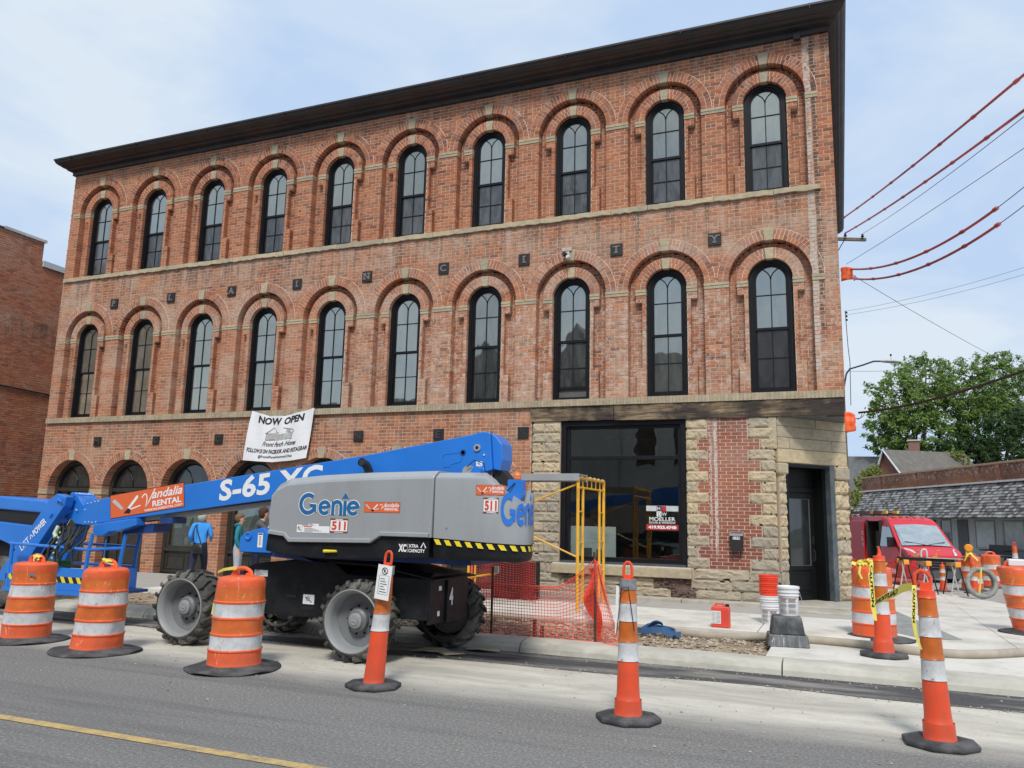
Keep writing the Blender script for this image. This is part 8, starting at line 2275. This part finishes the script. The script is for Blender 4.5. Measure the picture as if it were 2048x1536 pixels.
def pose(lean=0, turn=0, arms=None, legs=None, bulk=1.0, child=0):
    L = lean
    J = {'pelvis': ((0, 0, .53), .075*bulk, (1.1, .85)), 'waist': ((0, .02*L, .61), .072*bulk, (1.1, .8)), 'chest': ((0, .07*L, .735), .085*bulk, (1.2, .8)),
         'neck': ((0, .12*L+.0, .835), .030, ), 'jaw': ((0, .15*L+.012, .872), .040), 'head': ((0, .16*L+.008, .920), .052, (.95, 1.1)), 'crown': ((0, .16*L-.002, .958), .040)}
    for s, sx in (('L', -1), ('R', 1)):
        a = (arms or {}).get(s) or ((.125, 0, .79), (.155, -.02, .63), (.15, .03, .50))
        sh, el, wr = [Vector((sx*p[0] , p[1]+.09*L, p[2])) for p in a]
        J['sh'+s] = (tuple(sh), .040*bulk); J['el'+s] = (tuple(el), .029*bulk); J['wr'+s] = (tuple(wr), .019)
        d = (wr-el).normalized(); side = d.cross(Vector((0, 1, 0))); side = side.normalized() if side.length > .1 else Vector((1, 0, 0)); side2 = d.cross(side).normalized()
        pm_ = wr+d*.035; J['pm'+s] = (tuple(pm_), .019, (1.2, .7))
        for k in range(5):
            if k == 0: fa = wr+d*.02+side2*.022; fb = fa+d*.018+side2*.006
            else:
                o_ = (k-2.5)*.0095; l_ = (.026, .030, .028, .022)[k-1]; fa = pm_+d*(l_*.8)+side2*o_; fb = fa+d*l_*.6+side*.012
            J['f%da%s' % (k, s)] = (tuple(fa), .0058); J['f%db%s' % (k, s)] = (tuple(fb), .0048)
        g_ = (legs or {}).get(s) or ((.05, 0, .50), (.06, .01, .28), (.06, -.01, .05))
        hp, kn, an = [(sx*p[0], p[1], p[2]) for p in g_]
        J['hp'+s] = (hp, .068*bulk); J['kn'+s] = (kn, .045*bulk); J['an'+s] = (an, .030*bulk); J['ft'+s] = ((an[0]+sx*.012, an[1]+.085, .018), .022)
    return J
def cloth(nm, c, var=.12): return pm(nm, c, .85, var=var, scale=6, bump=.3, bscale=25)
sky_blue = cloth('bright_blue_shirt', (.045,.30,.78)); navy = cloth('navy_trousers', (.012,.018,.045))
teal = cloth('teal_hoodie', (.015,.20,.25)); ltgrey = cloth('light_grey_trousers', (.36,.39,.43)); char = cloth('charcoal_tee', (.085,.085,.09)); shoe = cloth('dark_shoe', (.03,.03,.03))
H1 = 1.50
w1 = person('grey haired person in a bright blue top and navy trousers walking past the donkey picture', (3.92, -1.8, .13), R(24), H1,
    pose(lean=.15, arms={'L': ((.11, 0, .79), (.135, -.04, .655), (.12, .03, .56)), 'R': ((.11, 0, .79), (.145, -.01, .655), (.11, .10, .61))},
         legs={'L': ((.05, 0, .50), (.065, -.06, .28), (.07, -.17, .07)), 'R': ((.05, 0, .50), (.055, .08, .28), (.05, .07, .04))}, bulk=1.02),
    {'skin': skin_m, 'top': sky_blue, 'hem': sky_blue, 'sleeve': sky_blue, 'forearm': sky_blue, 'legs': navy, 'calf': navy, 'shoe': shoe}, (cloth('silver_blond_hair', (.55,.51,.43)), 1.22, .3))
bag = empty('shoulder_bag', (4.02, -2.02, .85), 'black shoulder bag with a long strap worn by the person in blue', 'bag')
m_ = MB(); m_.loft([[(4.05+.15*math.cos(2*PI*k/16)*s, -2.00+.06*math.sin(2*PI*k/16)*s, z) for k in range(16)] for (z, s) in ((.76, .6), (.79, .95), (.86, 1), (.93, .85), (.97, .55))]); m_.build('bag_body', pm('black_leather', (.015,.015,.016), .45), bag, smooth='all')
m_ = MB(); m_.tube(sm([(4.14, -2.0, .94), (4.08, -2.02, 1.12), (3.98, -2.0, 1.28), (3.90, -1.92, 1.34), (3.86, -1.80, 1.34)]), .010, 5); m_.tube(sm([(3.96, -2.0, .94), (3.96, -2.03, 1.10), (3.93, -2.0, 1.26), (3.87, -1.9, 1.33)]), .010, 5); m_.build('strap', bpy.data.materials['black_leather'], bag)
b1 = person('child in a teal hooded top and light grey trousers facing the shop window', (4.92, -1.8, .13), R(-60), 1.47,
    pose(lean=0, arms={'L': ((.105, 0, .78), (.13, -.02, .64), (.12, .02, .52)), 'R': ((.105, 0, .78), (.13, -.01, .64), (.10, .05, .53))}, bulk=.92),
    {'skin': skin_m, 'top': teal, 'hem': teal, 'sleeve': teal, 'forearm': teal, 'legs': ltgrey, 'calf': ltgrey, 'shoe': shoe}, (cloth('sandy_brown_hair', (.16,.09,.04)), 1.10, .1))
m_ = MB(); m_.tube([(-.07, -.05, .845*1.47), (0, -.085, .83*1.47), (.07, -.05, .845*1.47), (.05, .03, .835*1.47)], .03, 8); m_.build('hood', teal, b1, smooth='all', local=True)
a1 = person('person in a charcoal tee raising a hand to shade the shop glass', (4.72, -1.02, .13), R(-55), 1.60,
    pose(lean=.5, arms={'L': ((.12, 0, .79), (.14, .06, .66), (.12, .13, .75)), 'R': ((.12, 0, .79), (.16, .10, .70), (.10, .19, .865))}, bulk=1.0),
    {'skin': skin_m, 'top': char, 'hem': char, 'sleeve': char, 'forearm': skin_m, 'legs': navy, 'calf': navy, 'shoe': shoe}, (cloth('dark_brown_hair', (.055,.025,.015)), 1.18, .5))
